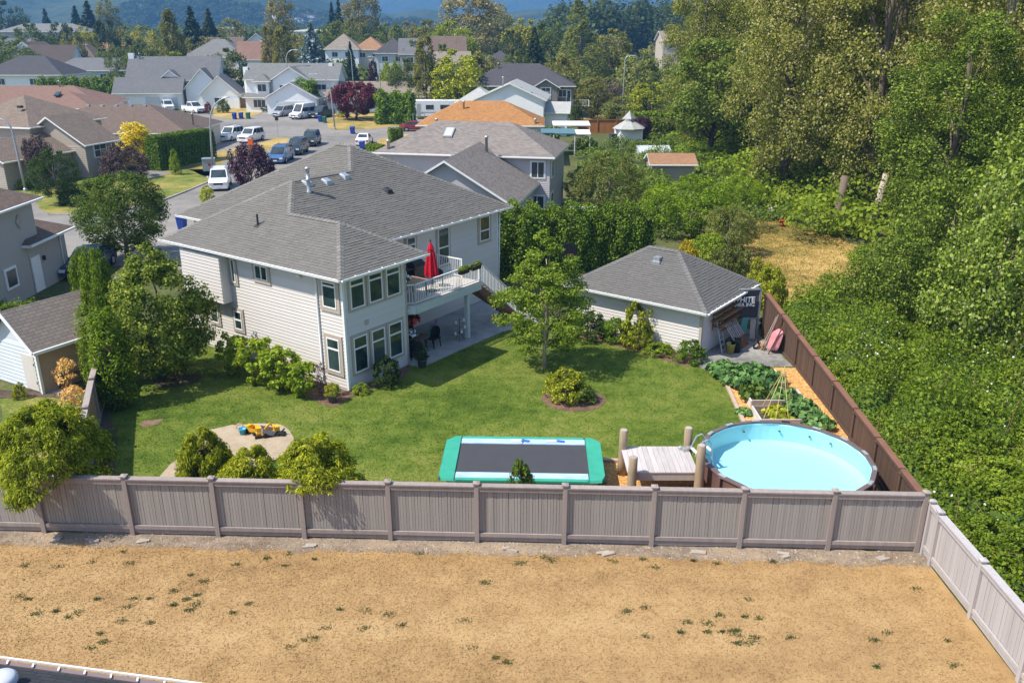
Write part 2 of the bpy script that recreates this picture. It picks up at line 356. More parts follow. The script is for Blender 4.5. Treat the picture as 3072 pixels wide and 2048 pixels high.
# street, drives and front lawns
road = [(-75, 52), (-24.2, 52), (-23.8, 47), (-14, 60), (-15, 108), (-10, 124), (-9, 146), (-25, 152), (-29, 160), (-47, 162), (-62, 156), (-62, 128), (-45, 112), (-75, 75)]
sheet('street', road, .005, m_asph)
lawns = [('front_lawn', m_lawn2, ((0, 600), (100, 598), (121, 623), (147, 643), (255, 643), (473, 607), (637, 540), (650, 508), (560, 508), (440, 540), (330, 520), (0, 560))),
         ('front_lawn', m_yellow, ((637, 538), (652, 500), (700, 468), (672, 452), (600, 470), (480, 520), (560, 507))),
         ('front_lawn', m_yellow, ((700, 470), (760, 462), (820, 448), (866, 424), (868, 415), (826, 413), (780, 428), (745, 440), (690, 448))),
         ('front_lawn', m_yellow, ((978, 364), (988, 388), (1010, 391), (1120, 388), (1245, 368), (1245, 340), (1000, 342))),
         ('front_lawn', m_yellow, ((640, 320), (790, 322), (792, 334), (755, 350), (705, 359), (640, 350))),
         ('front_lawn', m_yellow, ((1126, 440), (1132, 418), (1230, 402), (1240, 420), (1180, 450))),
         ('back_lawn', m_lawn2, ((0, 1195), (240, 1160), (235, 1250), (255, 1400), (262, 1590), (0, 1590)))]
for i, (nm, m, pl) in enumerate(lawns):
    sheet(nm, wob([G(*q) for q in pl], .08, 1.0, 20 + i), .011, m)
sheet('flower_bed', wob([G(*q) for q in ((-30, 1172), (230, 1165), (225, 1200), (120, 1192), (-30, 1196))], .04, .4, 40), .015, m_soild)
sheet('garden_path', [G(*q) for q in ((132, 1180), (215, 1178), (222, 1150), (175, 1130))], .017, m_conc)
# kerb along the left of the street
kp = [G(*q) for q in ((147, 645), (255, 645), (380, 631), (473, 609), (560, 575), (637, 542), (652, 505))]
mb = MB()
for a, b in zip(kp[:-1], kp[1:]): mb.bar((a[0], a[1], .055), (b[0], b[1], .055), .15, .13)
kind(mb.obj('kerb', m_conc), 'structure')
# manholes on the street
# dry meadow beyond the brown fence
mead = wob([G(*q) for q in ((2215, 740), (2235, 690), (2270, 662), (2330, 652), (2520, 690), (2620, 760), (2720, 850), (2720, 910), (2420, 935), (2335, 935), (2300, 880), (2240, 800))], .25, 1.5, 50)
m_mead = ground_mat('meadow_grass', [(.32, (.10, .10, .025)), (.45, (.24, .19, .05)), (.56, (.42, .29, .09)), (.7, (.58, .42, .17))], .15, .9, 9, .5, stretch=(1.4, .7, 1))
sheet('meadow', mead, .006, m_mead)
sheet('meadow', wob([G(*q) for q in ((2040, 490), (2110, 480), (2120, 500), (2060, 515))], .2, 2, 51), .006, m_mead)
sheet('meadow', wob([G(*q) for q in ((1740, 356), (1800, 345), (1900, 350), (1900, 362), (1760, 366))], .2, 2, 52), .006, m_mead)
blades('meadow_grass_blades', scatter(mead, 40000), .006, .09, .02, m_mead, .9)
# green weed tufts on the dry field
wd = []
wp = [(370, 1655), (280, 1685), (390, 1690), (175, 1700), (75, 1697), (710, 1693), (570, 1725), (610, 1745), (520, 1773), (480, 1726), (400, 1795), (450, 1795), (385, 1820), (560, 1798), (590, 1785), (590, 1812), (520, 1815), (490, 1832), (570, 1830),
      (290, 1797), (235, 1838), (205, 1852), (110, 1840), (170, 1833), (60, 1788), (85, 1797), (365, 1863), (450, 1868), (170, 1895), (300, 1900), (310, 1925), (270, 1945), (700, 1838), (745, 1812), (800, 1674), (866, 1660), (912, 1660), (944, 1678), (855, 1697), (920, 1728),
      (1050, 1655), (1250, 1652), (1260, 1660), (1292, 1660), (1000, 1797), (1018, 1828), (1098, 1832), (1166, 1844), (977, 1884), (1093, 1884), (1204, 1875), (914, 1920), (945, 1913), (870, 1940), (1410, 1944), (1393, 1860), (1488, 1974), (1520, 1988), (1452, 1748),
      (1634, 1673), (1655, 1680), (1558, 1690), (1838, 1684), (1930, 1678), (1967, 1702), (2080, 1682), (2150, 1690), (2180, 1692), (1945, 1812), (1935, 1822), (1880, 1834), (1925, 1864), (2043, 1897), (1937, 1908), (2063, 1866), (2125, 1870), (2110, 1836), (2100, 1836), (2160, 1846),
      (2235, 1850), (2277, 1852), (2165, 1895), (2185, 1896), (2120, 1895), (2212, 1930), (2244, 1928), (2266, 1913), (2212, 1905), (2210, 1892), (2245, 1798), (2197, 1780), (2370, 1914), (2318, 1685), (2472, 1886), (2622, 1920), (2660, 1896), (2843, 1922), (2631, 1999), (2732, 2020), (2865, 1995), (2748, 1765), (2190, 2010)]
P = []
for a, b in wp:
    if random.random() < .22: continue
    q = G(a, b); k = random.randint(40, 100); s = random.uniform(.03, .07); P.append(np.array(q) + rng.normal(0, 1, (k, 2)) * np.array([s * 1.5, s]))
m_weed = leafmat('weed', (.03, .045, .02), (.05, .075, .032), (.085, .115, .05))
wo = blades('weeds', np.concatenate(P), .004, .045, .012, m_weed, .8)
tag(wo, 'scattered green weed tufts in the dry grass', 'weeds')
# ================================================================ shared building materials
m_fence = mat('weathered_fence_wood', (.345, .312, .285), .85, .2, .06, 1.2, stretch=(6, 6, .6), rnd=.09)
m_post = mat('fence_post_wood', (.33, .275, .25), .85, .2, .15, 1.5, stretch=(6, 6, .6), rnd=.08)
m_gapshade = mat('fence_gap_shade', (.10, .085, .08), .9, .1, .1)  # added panel behind the boards; its dark colour imitates shade in the gaps
m_sunlitf = mat('sunlit_fence_wood', (.43, .395, .385), .85, .2, .08, 1.2, stretch=(6, 6, .6), rnd=.07)  # same wood as the near fence, with sunlight put into a lighter colour
m_brownf = mat('brown_fence_stain', (.105, .066, .048), .8, .2, .18, 1.0, stretch=(5, 5, .5), rnd=.12)
m_browncap = mat('red_brown_cap', (.215, .105, .07), .8, .2, .15, 1.5)
m_white = mat('white_trim', (.80, .80, .78), .5, .35, .03, 3)
m_siding = mat('beige_siding', (.64, .60, .57), .6, .3, .03, .8, rnd=.03)
m_trim = mat('taupe_trim', (.44, .375, .31), .6, .3, .05, 2)
m_glass = glass_mat('window_glass', (.035, .06, .06))
m_shing = mat('grey_shingle', (.158, .148, .134), .92, .2, .05, .5, rnd=.075)
m_shing_g = mat('garage_shingle', (.135, .128, .12), .92, .2, .04, .5, rnd=.06)
m_roofbase = mat('roof_underlay', (.075, .073, .07), .95, .1, .1)
m_cap = mat('ridge_shingle', (.19, .18, .163), .92, .2, .08, 3, rnd=.12)
m_dark = mat('dark_metal', (.03, .03, .032), .5, .4, .1)
m_galv = mat('galvanised_metal', (.52, .54, .56), .35, .5, .1, 4, metal=.6)
m_black = mat('black_plastic', (.018, .018, .02), .5, .4, .1)

# ================================================================ fences
def fence(name, label, pts_posts, h, nin, wood, postm, boards, cap_over=.06, post_h=.14, skirt=True, limit=300, pw=.13, group=None, capm=None):
    """posts at the points, boards between; nin is the side the boards are set back to"""
    r = thing(name, label, 'fence', (pts_posts[0][0], pts_posts[0][1], 0)); o0 = np.array(pts_posts[0]); cnt = 0; rest = MB()
    pm = MB(); pm.box(-pw / 2, pw / 2, -pw / 2, pw / 2, 0, 1); pmesh = pm.mesh('post', postm)
    cm = MB(); e = pw / 2 + .03; cm.box(-e, e, -e, e, 0, .035); cm.add([(-e + .02, -e + .02, .035), (e - .02, -e + .02, .035), (e - .02, e - .02, .035), (-e + .02, e - .02, .035), (0, 0, .075)], [(0, 1, 4), (1, 2, 4), (2, 3, 4), (3, 0, 4)]); cmesh = cm.mesh('post_cap', postm)
    bms = []
    for i, (a, b) in enumerate(zip(pts_posts[:-1], pts_posts[1:])):
        ha, hb = (h[i], h[i + 1]) if isinstance(h, list) else (h, h)
        a = np.array(a); b = np.array(b); d = b - a; L = np.linalg.norm(d); d /= L; ang = math.atan2(d[1], d[0]); nrm = np.array(nin)
        mid = (a + b) / 2 - o0; la, lb = a + d * pw * .5 - o0, b - d * pw * .5 - o0
        z0 = .24 if skirt else .03
        def rail(nm, za, zb, wd, ht, off):
            mb = MB(); p = la + nrm * off; q = lb + nrm * off; mb.bar((p[0], p[1], za), (q[0], q[1], zb), wd, ht); return mb.obj(nm, capm if capm and nm == 'top_cap' else postm, r)
        rail('top_cap', ha + .02, hb + .02, .15 + cap_over, .04, .03); rail('top_rail', ha - .075, hb - .075, .045, .13, -.022); rail('bottom_rail', z0 + .03, z0 + .03, .05, .12, -.02)
        bk = MB(); p0 = la + nrm * .055; p1 = lb + nrm * .055; bk.bar((p0[0], p0[1], (z0 + ha) / 2 - .03), (p1[0], p1[1], (z0 + hb) / 2 - .03), .012, (ha + hb) / 2 - z0 - .12); bk.obj('gap_shade_panel', m_gapshade, r)
        if skirt: rail('kick_board', .13, .12 + random.uniform(-.02, .03), .04, .12, .012)
        n = max(2, int(round((L - pw) / boards)))
        for k in range(n):
            s = pw / 2 + (k + .5) * (L - pw) / n; hh = ha + (hb - ha) * s / L; p = a + d * s - o0 + nrm * (.035 + random.uniform(-.004, .006)); bw = (L - pw) / n - .007
            if cnt < limit:
                if not bms:
                    q = MB(); q.box(-.5, .5, -.011, .011, 0, 1); bms.append(q.mesh('board', wood))
                ob = link('board', bms[0], r); ob.location = (p[0], p[1], z0 + .02); ob.rotation_euler = (0, random.uniform(-.004, .004), ang); ob.scale = (bw, 1, hh - z0 - .06); cnt += 1
            else: rest.cbox((p[0], p[1], (z0 + hh) / 2 - .02), bw, .022, hh - z0 - .06, ang)
    for i, a in enumerate(pts_posts):
        hh = (h[i] if isinstance(h, list) else h) + post_h - .04; p = np.array(a) - o0
        ob = link('post', pmesh, r); ob.location = (p[0], p[1], 0); ob.scale = (1, 1, hh); ob.rotation_euler = (0, 0, ang)
        cp = link('post_cap', cmesh, r); cp.location = (p[0], p[1], hh); cp.rotation_euler = (0, 0, ang)
    if rest.v: kind(rest.obj('more_boards', wood, r), 'stuff')
    return r
posts = [G(*q) for q in ((-128, 1592), (134, 1598), (397, 1607), (656, 1609), (915, 1614), (1173, 1617), (1432, 1620), (1691, 1629), (1952, 1635), (2215, 1642), (2479, 1647), (2746, 1655))]
posts = [nfp(float(np.dot(np.array(q) - NF0, nfd)), 0) for q in posts]
fence('board_fence', 'long weathered grey board fence between the dry field and the green yard', posts[::-1], 1.84, nfn, m_fence, m_post, .0865)
wfp = [(11.72, 20.62), G(2790, 1696), G(2911, 1853), (11.64, 15.55), (11.62, 13.2), (11.6, 10.8)]
fence('board_fence', 'pale sunlit grey fence running along the right edge of the dry field', wfp, 1.62, (1, 0), m_sunlitf, m_sunlitf, .135, limit=200)
bfp = [(11.62, 20.95), (11.95, 23.0), (12.2, 25.4), (12.38, 27.8), (12.47, 30.2), (12.52, 32.6), (12.58, 35.0), (12.5, 37.1), (12.22, 39.0)]
def top_on(X, Y):
    lo, hi = .4, 2.6
    for _ in range(30):
        z = (lo + hi) / 2; d = np.array([X, Y, z - CAM_H]); k = d @ FW; px, py = 1536 + FPX * (d @ RT) / k, 1024 - FPX * (d @ UP) / k
        if py > 918 + (px - 2330) * 1.2955: lo = z
        else: hi = z
    return z
fence('board_fence', 'dark brown fence behind the pool and the wheelbarrow', bfp, [top_on(*q) - .03 for q in bfp], (1, 0), m_brownf, m_brownf, .13, capm=m_browncap, post_h=-.1, skirt=False, pw=.1)
lfp = [nfp(2.15, .15), (-13.75, 24.2), (-14.75, 26.7), (-15.75, 29.3), (-16.6, 31.7), (-17.2, 33.6)]
m_leftf = mat('tan_fence_wood', (.34, .22, .13), .85, .2, .2, 1.5, stretch=(6, 6, .6), rnd=.15)
fence('board_fence', 'short side fence between the columnar cedars and the shed yard', lfp, 1.68, (-.95, -.3), m_leftf, m_post, .12, skirt=False)

# ================================================================ main house
zE, sl = 4.98793, .57841
uW, vL, vM, uM, u2, vB = 5.13046, 11.78421, 3.07905, 15.66257, 3.72571, 15.95949
H1 = thing('house', 'beige two-storey house with grey hip roof, deck and green lawn in the middle', 'house', (HF_O[0], HF_O[1], 0), HF_T)
fp = [(.55, .55), (4.2, .55), (4.2, 3.63), (15.1, 3.63), (15.1, 15.4), (4.3, 15.4), (4.3, 11.2), (.55, 11.2)]
mb = MB(); mb.prism(fp, 0, 4.75); wall1 = mb.obj('wall', m_siding, H1)
def siding(parent, a, b, z0, z1, ex=.15, joined=False, m=None, M=None):
    """lap boards on the face from a to b; the outside is on the right-hand side of a -> b"""
    a = np.array(a, float); b = np.array(b, float); d = (b - a) / np.linalg.norm(b - a); n = np.array([d[1], -d[0]]); J = MB()
    k = int(round((z1 - z0) / ex)); ex = (z1 - z0) / k
    for i in range(k):
        za, zb = z0 + i * ex, z0 + (i + 1) * ex + .01
        P = [(*(a + n * .0), za), (*(a + n * .033), za), (*(b + n * .033), za), (*(b + n * .0), za), (*(a + n * .0), zb), (*(a + n * .007), zb), (*(b + n * .007), zb), (*(b + n * .0), zb)]
        q = J if joined else MB()
        q.add(P, [(0, 3, 2, 1), (4, 5, 6, 7), (1, 2, 6, 5), (0, 1, 5, 4), (2, 3, 7, 6)])
        if not joined: q.obj('siding_board', m or m_siding, parent)
    if joined: return J
for a, b in (((.55, 11.2), (.55, .55)), ((.55, .55), (4.2, .55)), ((4.2, .55), (4.2, 3.63)), ((4.2, 3.63), (15.1, 3.63))): siding(wall1, a, b, .12, 4.74)
def corner(parent, u, v, z0=.05, z1=4.72, w=.1, m=None):
    q = MB(); q.box(u - w / 2, u + w / 2, v - w / 2, v + w / 2, z0, z1); return q.obj('corner_trim', m or m_white, parent)
corner(H1, .555, .555); corner(H1, 4.19, .56, m=m_trim); corner(H1, 15.08, 3.64)
# bay hung on the left wall
bay = MB(); bay.box(.06, .54, 7.62, 10.4, 2.6, 4.74); bayo = bay.obj('bay', m_siding, H1)
siding(bayo, (.06, 10.4), (.06, 7.62), 2.62, 4.74); siding(bayo, (.06, 7.62), (.54, 7.62), 2.62, 4.74)
def window(parent, a, b, z0, z1, div=(), vdiv=(), trim=.12, fm=None, tm=None, depth=.055, gl=None, off=0.04, fw=.05):
    """a, b on the wall (outside on the right of a -> b). Frame, panes and a flat surround"""
    a = np.array(a, float); b = np.array(b, float); L = np.linalg.norm(b - a); d = (b - a) / L; n = np.array([d[1], -d[0]])
    M = Matrix(((d[0], n[0], 0, a[0]), (d[1], n[1], 0, a[1]), (0, 0, 1, 0), (0, 0, 0, 1))); fm = fm or m_white; gl = gl or m_glass
    f = MB(M); y0, y1 = off - .03, off + depth
    f.box(0, fw, y0, y1, z0, z1); f.box(L - fw, L, y0, y1, z0, z1); f.box(fw, L - fw, y0, y1, z0, z0 + fw); f.box(fw, L - fw, y0, y1, z1 - fw, z1)
    zs = [z0 + fw] + list(div) + [z1 - fw]; xs = [fw] + [L * q for q in vdiv] + [L - fw]
    for q in div: f.box(fw, L - fw, y0, y1 - .004, q - .035, q + .035)
    for q in vdiv: f.box(L * q - .03, L * q + .03, y0, y1 - .007, z0 + fw, z1 - fw)
    fo = f.obj('window', fm, parent)
    for i in range(len(zs) - 1):
        for j in range(len(xs) - 1):
            g = MB(M); e = .03; g.box(xs[j] + (e if j else 0) - .001, xs[j + 1] - (e if j < len(xs) - 2 else 0) + .001, y0, off + depth - .03, zs[i] + (.035 if i else 0) - .001, zs[i + 1] - (.035 if i < len(zs) - 2 else 0) + .001); g.obj('pane', gl, fo)
    if trim:
        s = MB(M); t = trim; y1 = off + depth - .02
        s.box(-t, -.001, y0, y1, z0 - t, z1 + t); s.box(L + .001, L + t, y0, y1, z0 - t, z1 + t); s.box(-.001, L + .001, y0, y1, z0 - t, z0 - .001); s.box(-.001, L + .001, y0, y1, z1 + .001, z1 + t)
        s.obj('window_surround', tm or m_trim, fo)
    return fo
A = lambda v1, v0: ((.55, v1), (.55, v0)); Bw = lambda u0, u1, v=.55: ((u0, v), (u1, v))
window(H1, *A(1.64, .86), 3.5, 4.6, (4.42,), trim=.17); window(H1, *A(1.6, .88), .76, 2.2, (1.74,), trim=.16)
window(H1, *A(5.8, 4.98), 3.98, 4.62, (), (.5,), trim=.15); window(H1, *A(7.42, 7.16), 3.55, 4.62, trim=.13); window(H1, *A(7.58, 7.06), 1.34, 2.22, (1.8,), trim=.13); window(H1, *A(9.3, 8.75), 1.34, 2.22, (1.8,), trim=.13)
for u0, u1 in ((.9, 1.68), (1.95, 2.73), (2.98, 3.8)):
    window(H1, *Bw(u0, u1), 3.46, 4.68, (4.42,), trim=.11); window(H1, *Bw(u0, u1), .7, 2.24, (1.74,), trim=.11)
window(H1, *Bw(7.7, 8.3, 3.63), 3.5, 4.68, (4.3,)); window(H1, *Bw(10.0, 10.86, 3.63), 2.78, 4.7, (3.7,)); window(H1, *Bw(13.44, 14.3, 3.63), 3.38, 4.7, (3.94,), trim=.15)
q = MB(); q.box(5.4, 7.1, 3.56, 3.66, .1, 2.1); q.obj('patio_door', m_glass, H1)
def pipe(name, pts, r, m, parent, n=8): q = MB(); q.tube(pts, r, n); return q.obj(name, m, parent, True)
pipe('downspout', [(.42, 1.98, 4.75), (.48, 1.98, 4.55), (.48, 1.98, .25), (.36, 1.98, .12)], .045, m_white, H1); pipe('downspout', [(15.15, 3.5, 4.7), (15.1, 3.55, .2)], .04, m_white, H1)
q = MB(); q.cbox((1.75, .51, 2.7), .2, .04, .2); q.obj('wall_vent', m_trim, H1)
q = MB(); q.lathe([(.02, 0), (.07, .03), (.09, .12), (.02, .15)], 10, (.4, 2.9, 4.5)); q.obj('wall_lamp', m_white, H1)

# roof planes: corners in (u, v) and the height rule
t_ = (vL - vM) / 2; w_ = uM - u2; mm = (u2 + uM) / 2
h = lambda d: zE + sl * d
a_ = (uW / 2, uW / 2, h(uW / 2)); b_ = (uW / 2, vM + uW / 2, h(uW / 2)); T1 = (t_, vM + t_, h(t_)); T2 = (u2 + t_, vM + t_, h(t_)); E1 = (mm, vM + w_ / 2, h(w_ / 2)); E2 = (mm, vB - w_ / 2, h(w_ / 2))
c0, c1, c2, c3, c4, c5, c6, c7 = (0, 0, zE), (uW, 0, zE), (uW, vM, zE), (uM, vM, zE), (uM, vB, zE), (u2, vB, zE), (u2, vL, zE), (0, vL, zE)
planes = [[c0, a_, b_, T1, c7][::-1], [c0, c1, a_], [c1, c2, b_, a_], [c2, c3, E1, T2, T1, b_], [c6, T2, E1, E2, c5][::-1], [c7, T1, T2, c6][::-1], [c4, c5, E2], [c3, c4, E2, E1]]
eave = [c0, c1, c2, c3, c4, c5, c6, c7]
def roof_body(name, planes, eave, parent, m_top, m_edge, drop=.09):
    q = MB()
    for p in planes: q.quad(*p)
    n = len(eave); lo = [(x, y, z - drop) for x, y, z in eave]
    for i in range(n): j = (i + 1) % n; q.quad(eave[i], lo[i], lo[j], eave[j], m=1)
    q.quad(*lo[::-1], m=1); return q.obj(name, [m_top, m_edge], parent, uv=True)
roof1 = roof_body('roof', planes, eave, H1, m_roofbase, m_white)
def tabs_on(poly, row=.14, wmin=.22, wmax=.42, inset=.02):
    """shingle tabs laid in courses up a slope; returns (origin, along, up, normal, width)"""
    P = [Vector(p) for p in poly]; n = (P[1] - P[0]).cross(P[2] - P[0]).normalized()
    if n.z < 0: n = -n
    e = Vector((0, 0, 1)).cross(n).normalized(); f = n.cross(e); o = min(P, key=lambda p: p.z)
    Q = [((p - o).dot(e), (p - o).dot(f)) for p in P]; vmax = max(q[1] for q in Q); out = []; v = 0.0
    while v < vmax - .03:
        vm = v + row * .5; xs = []
        for i in range(len(Q)):
            (x1, y1), (x2, y2) = Q[i], Q[(i + 1) % len(Q)]
            if (y1 > vm) != (y2 > vm): xs.append(x1 + (x2 - x1) * (vm - y1) / (y2 - y1))
        xs.sort()
        for k in range(0, len(xs) - 1, 2):
            x = xs[k] + inset * 0; end = xs[k + 1]; first = True
            while x < end - .05:
                w = random.choice((.2, .26, .32, .4)) * (random.uniform(.4, 1) if first else 1); first = False; w = min(w, end - x)
                if end - x - w < .08: w = end - x
                out.append((o + e * x + f * v, e, f, n, w)); x += w
        v += row
    return out
def shingle_roof(parent, planes, m, campos, row=.14, near=300):
    T = []
    for p in planes: T += tabs_on(p, row)
    def topm(): 
        q = MB(); q.add([(0, 0, 0), (1, 0, 0), (1, 1.15, 0), (0, 1.15, 0), (0, 0, 1), (1, 0, 1), (1, 1.15, .25), (0, 1.15, .25)], [(4, 5, 6, 7), (0, 1, 5, 4), (1, 2, 6, 5), (3, 0, 4, 7)]); return q
    base = topm().mesh('shingle', m); W = parent.matrix_world if not parent.parent else Matrix.Translation(parent.parent.location) @ Matrix.Rotation(parent.parent.rotation_euler[2], 4, 'Z')
    cp = Vector(campos); T.sort(key=lambda t: ((W @ t[0]) - cp).length); R = MB(); proto = topm()
    for i, (o, e, f, n, wd) in enumerate(T):
        th = random.choice((.02, .023, .026, .03)); M = Matrix(((e.x * (wd - .004), f.x * row, n.x * th, o.x), (e.y * (wd - .004), f.y * row, n.y * th, o.y), (e.z * (wd - .004), f.z * row, n.z * th, o.z), (0, 0, 0, 1)))
        if i < near:
            ob = link('shingle', base, parent); ob.matrix_local = M
        else: R.add([tuple(M @ Vector(p)) for p in proto.v], proto.f)
    kind(R.obj('shingles', m, parent), 'stuff')
shingle_roof(roof1, planes, m_shing, (0, 0, CAM_H))
def caps(parent, lines, m, wd=.3, seg=.22):
    for a, b in lines:
        q = MB(); a = Vector(a); b = Vector(b); L = (b - a).length; k = max(1, int(L / seg)); d = (b - a) / L; x = d.cross(Vector((0, 0, 1))).normalized(); y = x.cross(d)
        for i in range(k):
            p = a + d * (L * i / k); r = a + d * (L * (i + 1.12) / k); j = random.uniform(-.01, .01); dn = y * -(wd * .5 * .42)
            P = [p + x * (wd / 2) + dn + y * .036, p + y * .048, p - x * (wd / 2) + dn + y * .036, r + x * (wd / 2) + dn + y * .02, r + y * .032, r - x * (wd / 2) + dn + y * .02, p + x * (wd / 2) + dn, p - x * (wd / 2) + dn]
            q.add(P, [(0, 3, 4, 1), (1, 4, 5, 2), (6, 0, 1, 2, 7)])
        q.obj('ridge_cap', m, parent)
caps(roof1, [(c0, a_), (c1, a_), (a_, b_), (b_, T1), (T1, T2), (T2, E1), (E1, E2), (c3, E1), (c5, E2), (c7, T1)], m_cap)
def gutter(parent, a, b, out, step=.75, m=None, size=.11):
    a = Vector(a); b = Vector(b); o = Vector((out[0], out[1], 0)); q = MB(); z = Vector((0, 0, -.045)); q.bar(a + o * .06 + z, b + o * .06 + z, .10, .07); q.bar(a + o * .118 + Vector((0, 0, 0)), b + o * .118 + Vector((0, 0, 0)), .022, .03)
    L = (b - a).length; n = int(L / step); d = (b - a) / L
    g = q.obj('gutter', m or m_white, parent); hq = MB()
    for i in range(1, n): p = a + d * (i * step); hq.cbox(p + o * .06 + Vector((0, 0, .018)), .03, .12, .02, math.atan2(d.y, d.x))
    if hq.v: hq.obj('gutter_hanger', m_white, g)
    return g
gutter(H1, c7, c0, (-1, 0)); gutter(H1, c0, c1, (0, -1)); gutter(H1, (uW + .1, vM, zE), c3, (0, -1)); gutter(H1, c5, c6, (-1, 0))
q = MB()
for a, b in ((c7, c0), (c0, c1)): pass
def on_slope(px, py, which):
    """where the ray through a surveyed roof point meets a slope of the house, in house coordinates"""
    d = ray(px, py); c, s_ = math.cos(HF_T), math.sin(HF_T)
    ax, off = {'left': ((HB[0], HB[1]), 0.0), 'front': ((HA[0], HA[1]), vM)}[which]
    k = ax[0] * d[0] + ax[1] * d[1]; k0 = -(ax[0] * HF_O[0] + ax[1] * HF_O[1]) - off
    t = (zE + sl * k0 - CAM_H) / (d[2] - sl * k); X, Y = t * d[0] - HF_O[0], t * d[1] - HF_O[1]
    return Vector((X * c + Y * s_, -X * s_ + Y * c, CAM_H + t * d[2]))
p = on_slope(927, 576, 'front'); q = MB(); q.lathe([(.13, -.08), (.13, .03), (.085, .08), (.085, .55), (.1, .56), (.1, .6), (.085, .6), (.085, 1.02), (.12, 1.03), (.125, 1.1), (.02, 1.16)], 12, p); q.obj('chimney_pipe', m_galv, H1, True)
for px, py, m in ((981, 547, m_galv), (1035, 531, m_galv), (922, 552, m_galv), (1163, 574, m_dark)):
    p = on_slope(px, py, 'front'); q = MB(); q.hexa([p + Vector(v) for v in ((-.2, -.22, -.13), (.2, -.22, -.13), (.2, .22, .12), (-.2, .22, .12), (-.15, -.17, .08), (.15, -.17, .08), (.15, .14, .2), (-.15, .14, .2))]); q.obj('roof_vent', m, H1)
p = on_slope(774, 676, 'left'); q = MB(); q.tube([p + Vector((0, 0, -.05)), p + Vector((0, 0, .5))], .045, 8); q.cbox(p + Vector((0, 0, .01)), .34, .3, .03, 0, tilt=('Y', -.52)); q.obj('vent_pipe', m_dark, H1)
# satellite-like hose reel on the wall
q = MB(); q.cbox((.42, 7.35, .72), .14, .34, .3); q.tube([(.34, 7.35 + .17 * math.cos(a), .72 + .2 * math.sin(a)) for a in np.linspace(0, 6.28, 14)], .05, 6); tagged = q.obj('hose_reel', mat('hose_green', (.02, .12, .07), .5, .4), None)
tagged.matrix_world = Matrix.Translation((HF_O[0], HF_O[1], 0)) @ Matrix.Rotation(HF_T, 4, 'Z'); tag(tagged, 'dark green garden hose reel hung on the beige side wall', 'hose reel')

# ================================================================ deck and stairs
DK = thing('deck', 'raised deck with white railing and stairs on the side of the beige house', 'deck', (HF_O[0], HF_O[1], 0), HF_T)
m_deckf = mat('deck_floor', (.52, .47, .42), .7, .25, .06, 2); m_fasc = mat('deck_fascia', (.55, .60, .58), .6, .3, .05); m_stairw = mat('stair_wood', (.20, .11, .06), .8, .2, .2, 2)
dp = [(4.24, 1.2), (4.24, .85), (4.68, .42), (9.4, .42), (9.4, 3.62), (4.24, 3.62)]
q = MB(); q.prism(dp, 2.56, 2.68); q.obj('floor', m_deckf, DK)
q = MB()
for a, b in ((dp[1], dp[2]), (dp[2], dp[3]), (dp[3], dp[4])): q.bar((*a, 2.45), (*b, 2.45), .07, .34)
q.obj('fascia', m_fasc, DK)
q = MB(); q.prism([(4.3, .55), (9.3, .55), (9.3, 3.6), (4.3, 3.6)], 2.44, 2.555); q.obj('soffit', m_fasc, DK)
for u in (8.45,): q = MB(); q.box(u - .09, u + .09, .45, .63, .05, 2.44); q.obj('post', m_fasc, DK)
bal = MB(); bal.box(-.011, .011, -.011, .011, 0, 1); balm = bal.mesh('baluster', m_white)
def railing(parent, a, b, za, zb, hh=.92, sp=.115, posts=True):
    a = Vector((*a, za)); b = Vector((*b, zb)); L = (b - a).length; up = Vector((0, 0, 1)); q = MB(); q.bar(a + up * hh, b + up * hh, .06, .05); q.bar(a + up * .09, b + up * .09, .035, .035)
    for p in (a, b) if posts else (): q.bar(p, p + up * (hh + .02), .06, .06)
    ro = q.obj('railing', m_white, parent); n = int(L / sp)
    for i in range(1, n): p = a + (b - a) * (i / n); o = link('baluster', balm, ro); o.location = p + up * .09; o.scale = (1, 1, hh - .1)
    return ro
railing(DK, (4.27, .9), (4.72, .48), 2.68, 2.68); railing(DK, (4.72, .48), (9.34, .48), 2.68, 2.68); railing(DK, (9.34, 1.55), (9.34, 3.55), 2.68, 2.68)
# stairs run down beyond the deck's end
for k in range(13):
    u0 = 9.45 + k * .235; z = 2.62 - (k + 1) * .19; q = MB(); q.box(u0, u0 + .27, .5, 1.5, z - .04, z); q.obj('stair_tread', m_stairw, DK)
for v in (.5, 1.46):
    q = MB(); q.hexa([(9.4, v, 2.15), (12.6, v, -.02), (12.6, v + .05, -.02), (9.4, v + .05, 2.15), (9.4, v, 2.52), (12.75, v, .1), (12.75, v + .05, .1), (9.4, v + .05, 2.52)]); q.obj('stair_stringer', m_stairw, DK)
railing(DK, (9.44, .47), (12.4, .47), 2.62, .25, .95, .15)

def hw3(u, v, z=0.0): q = hw(u, v); return (q[0], q[1], z)
# closed red parasol
m_red = mat('red_cloth', (.50, .012, .03), .7, .2, .12, 5); P_ = thing('parasol', 'closed bright red parasol standing on the deck', 'parasol', hw3(6.75, 1.25, 2.68))
q = MB(); q.tube([(0, 0, 0), (0, 0, 2.35)], .022, 8); q.obj('pole', m_dark, P_)
q = MB(); q.lathe([(.22, 0), (.24, .05), (.06, .1)], 14); q.obj('base', m_black, P_)
V = []; F = []; n = 24
for z, r_ in ((.72, .27), (1.0, .26), (1.4, .21), (1.8, .16), (1.98, .13), (2.0, .15), (2.15, .10), (2.33, .025)):
    for k in range(n): rr_ = r_ * (1 + .22 * math.cos(8 * 2 * PI * k / n) * (1 if z < 1.95 else .4)); V.append((rr_ * math.cos(2 * PI * k / n), rr_ * math.sin(2 * PI * k / n), z + (.05 * math.cos(8 * 2 * PI * k / n) if z < .8 else 0)))
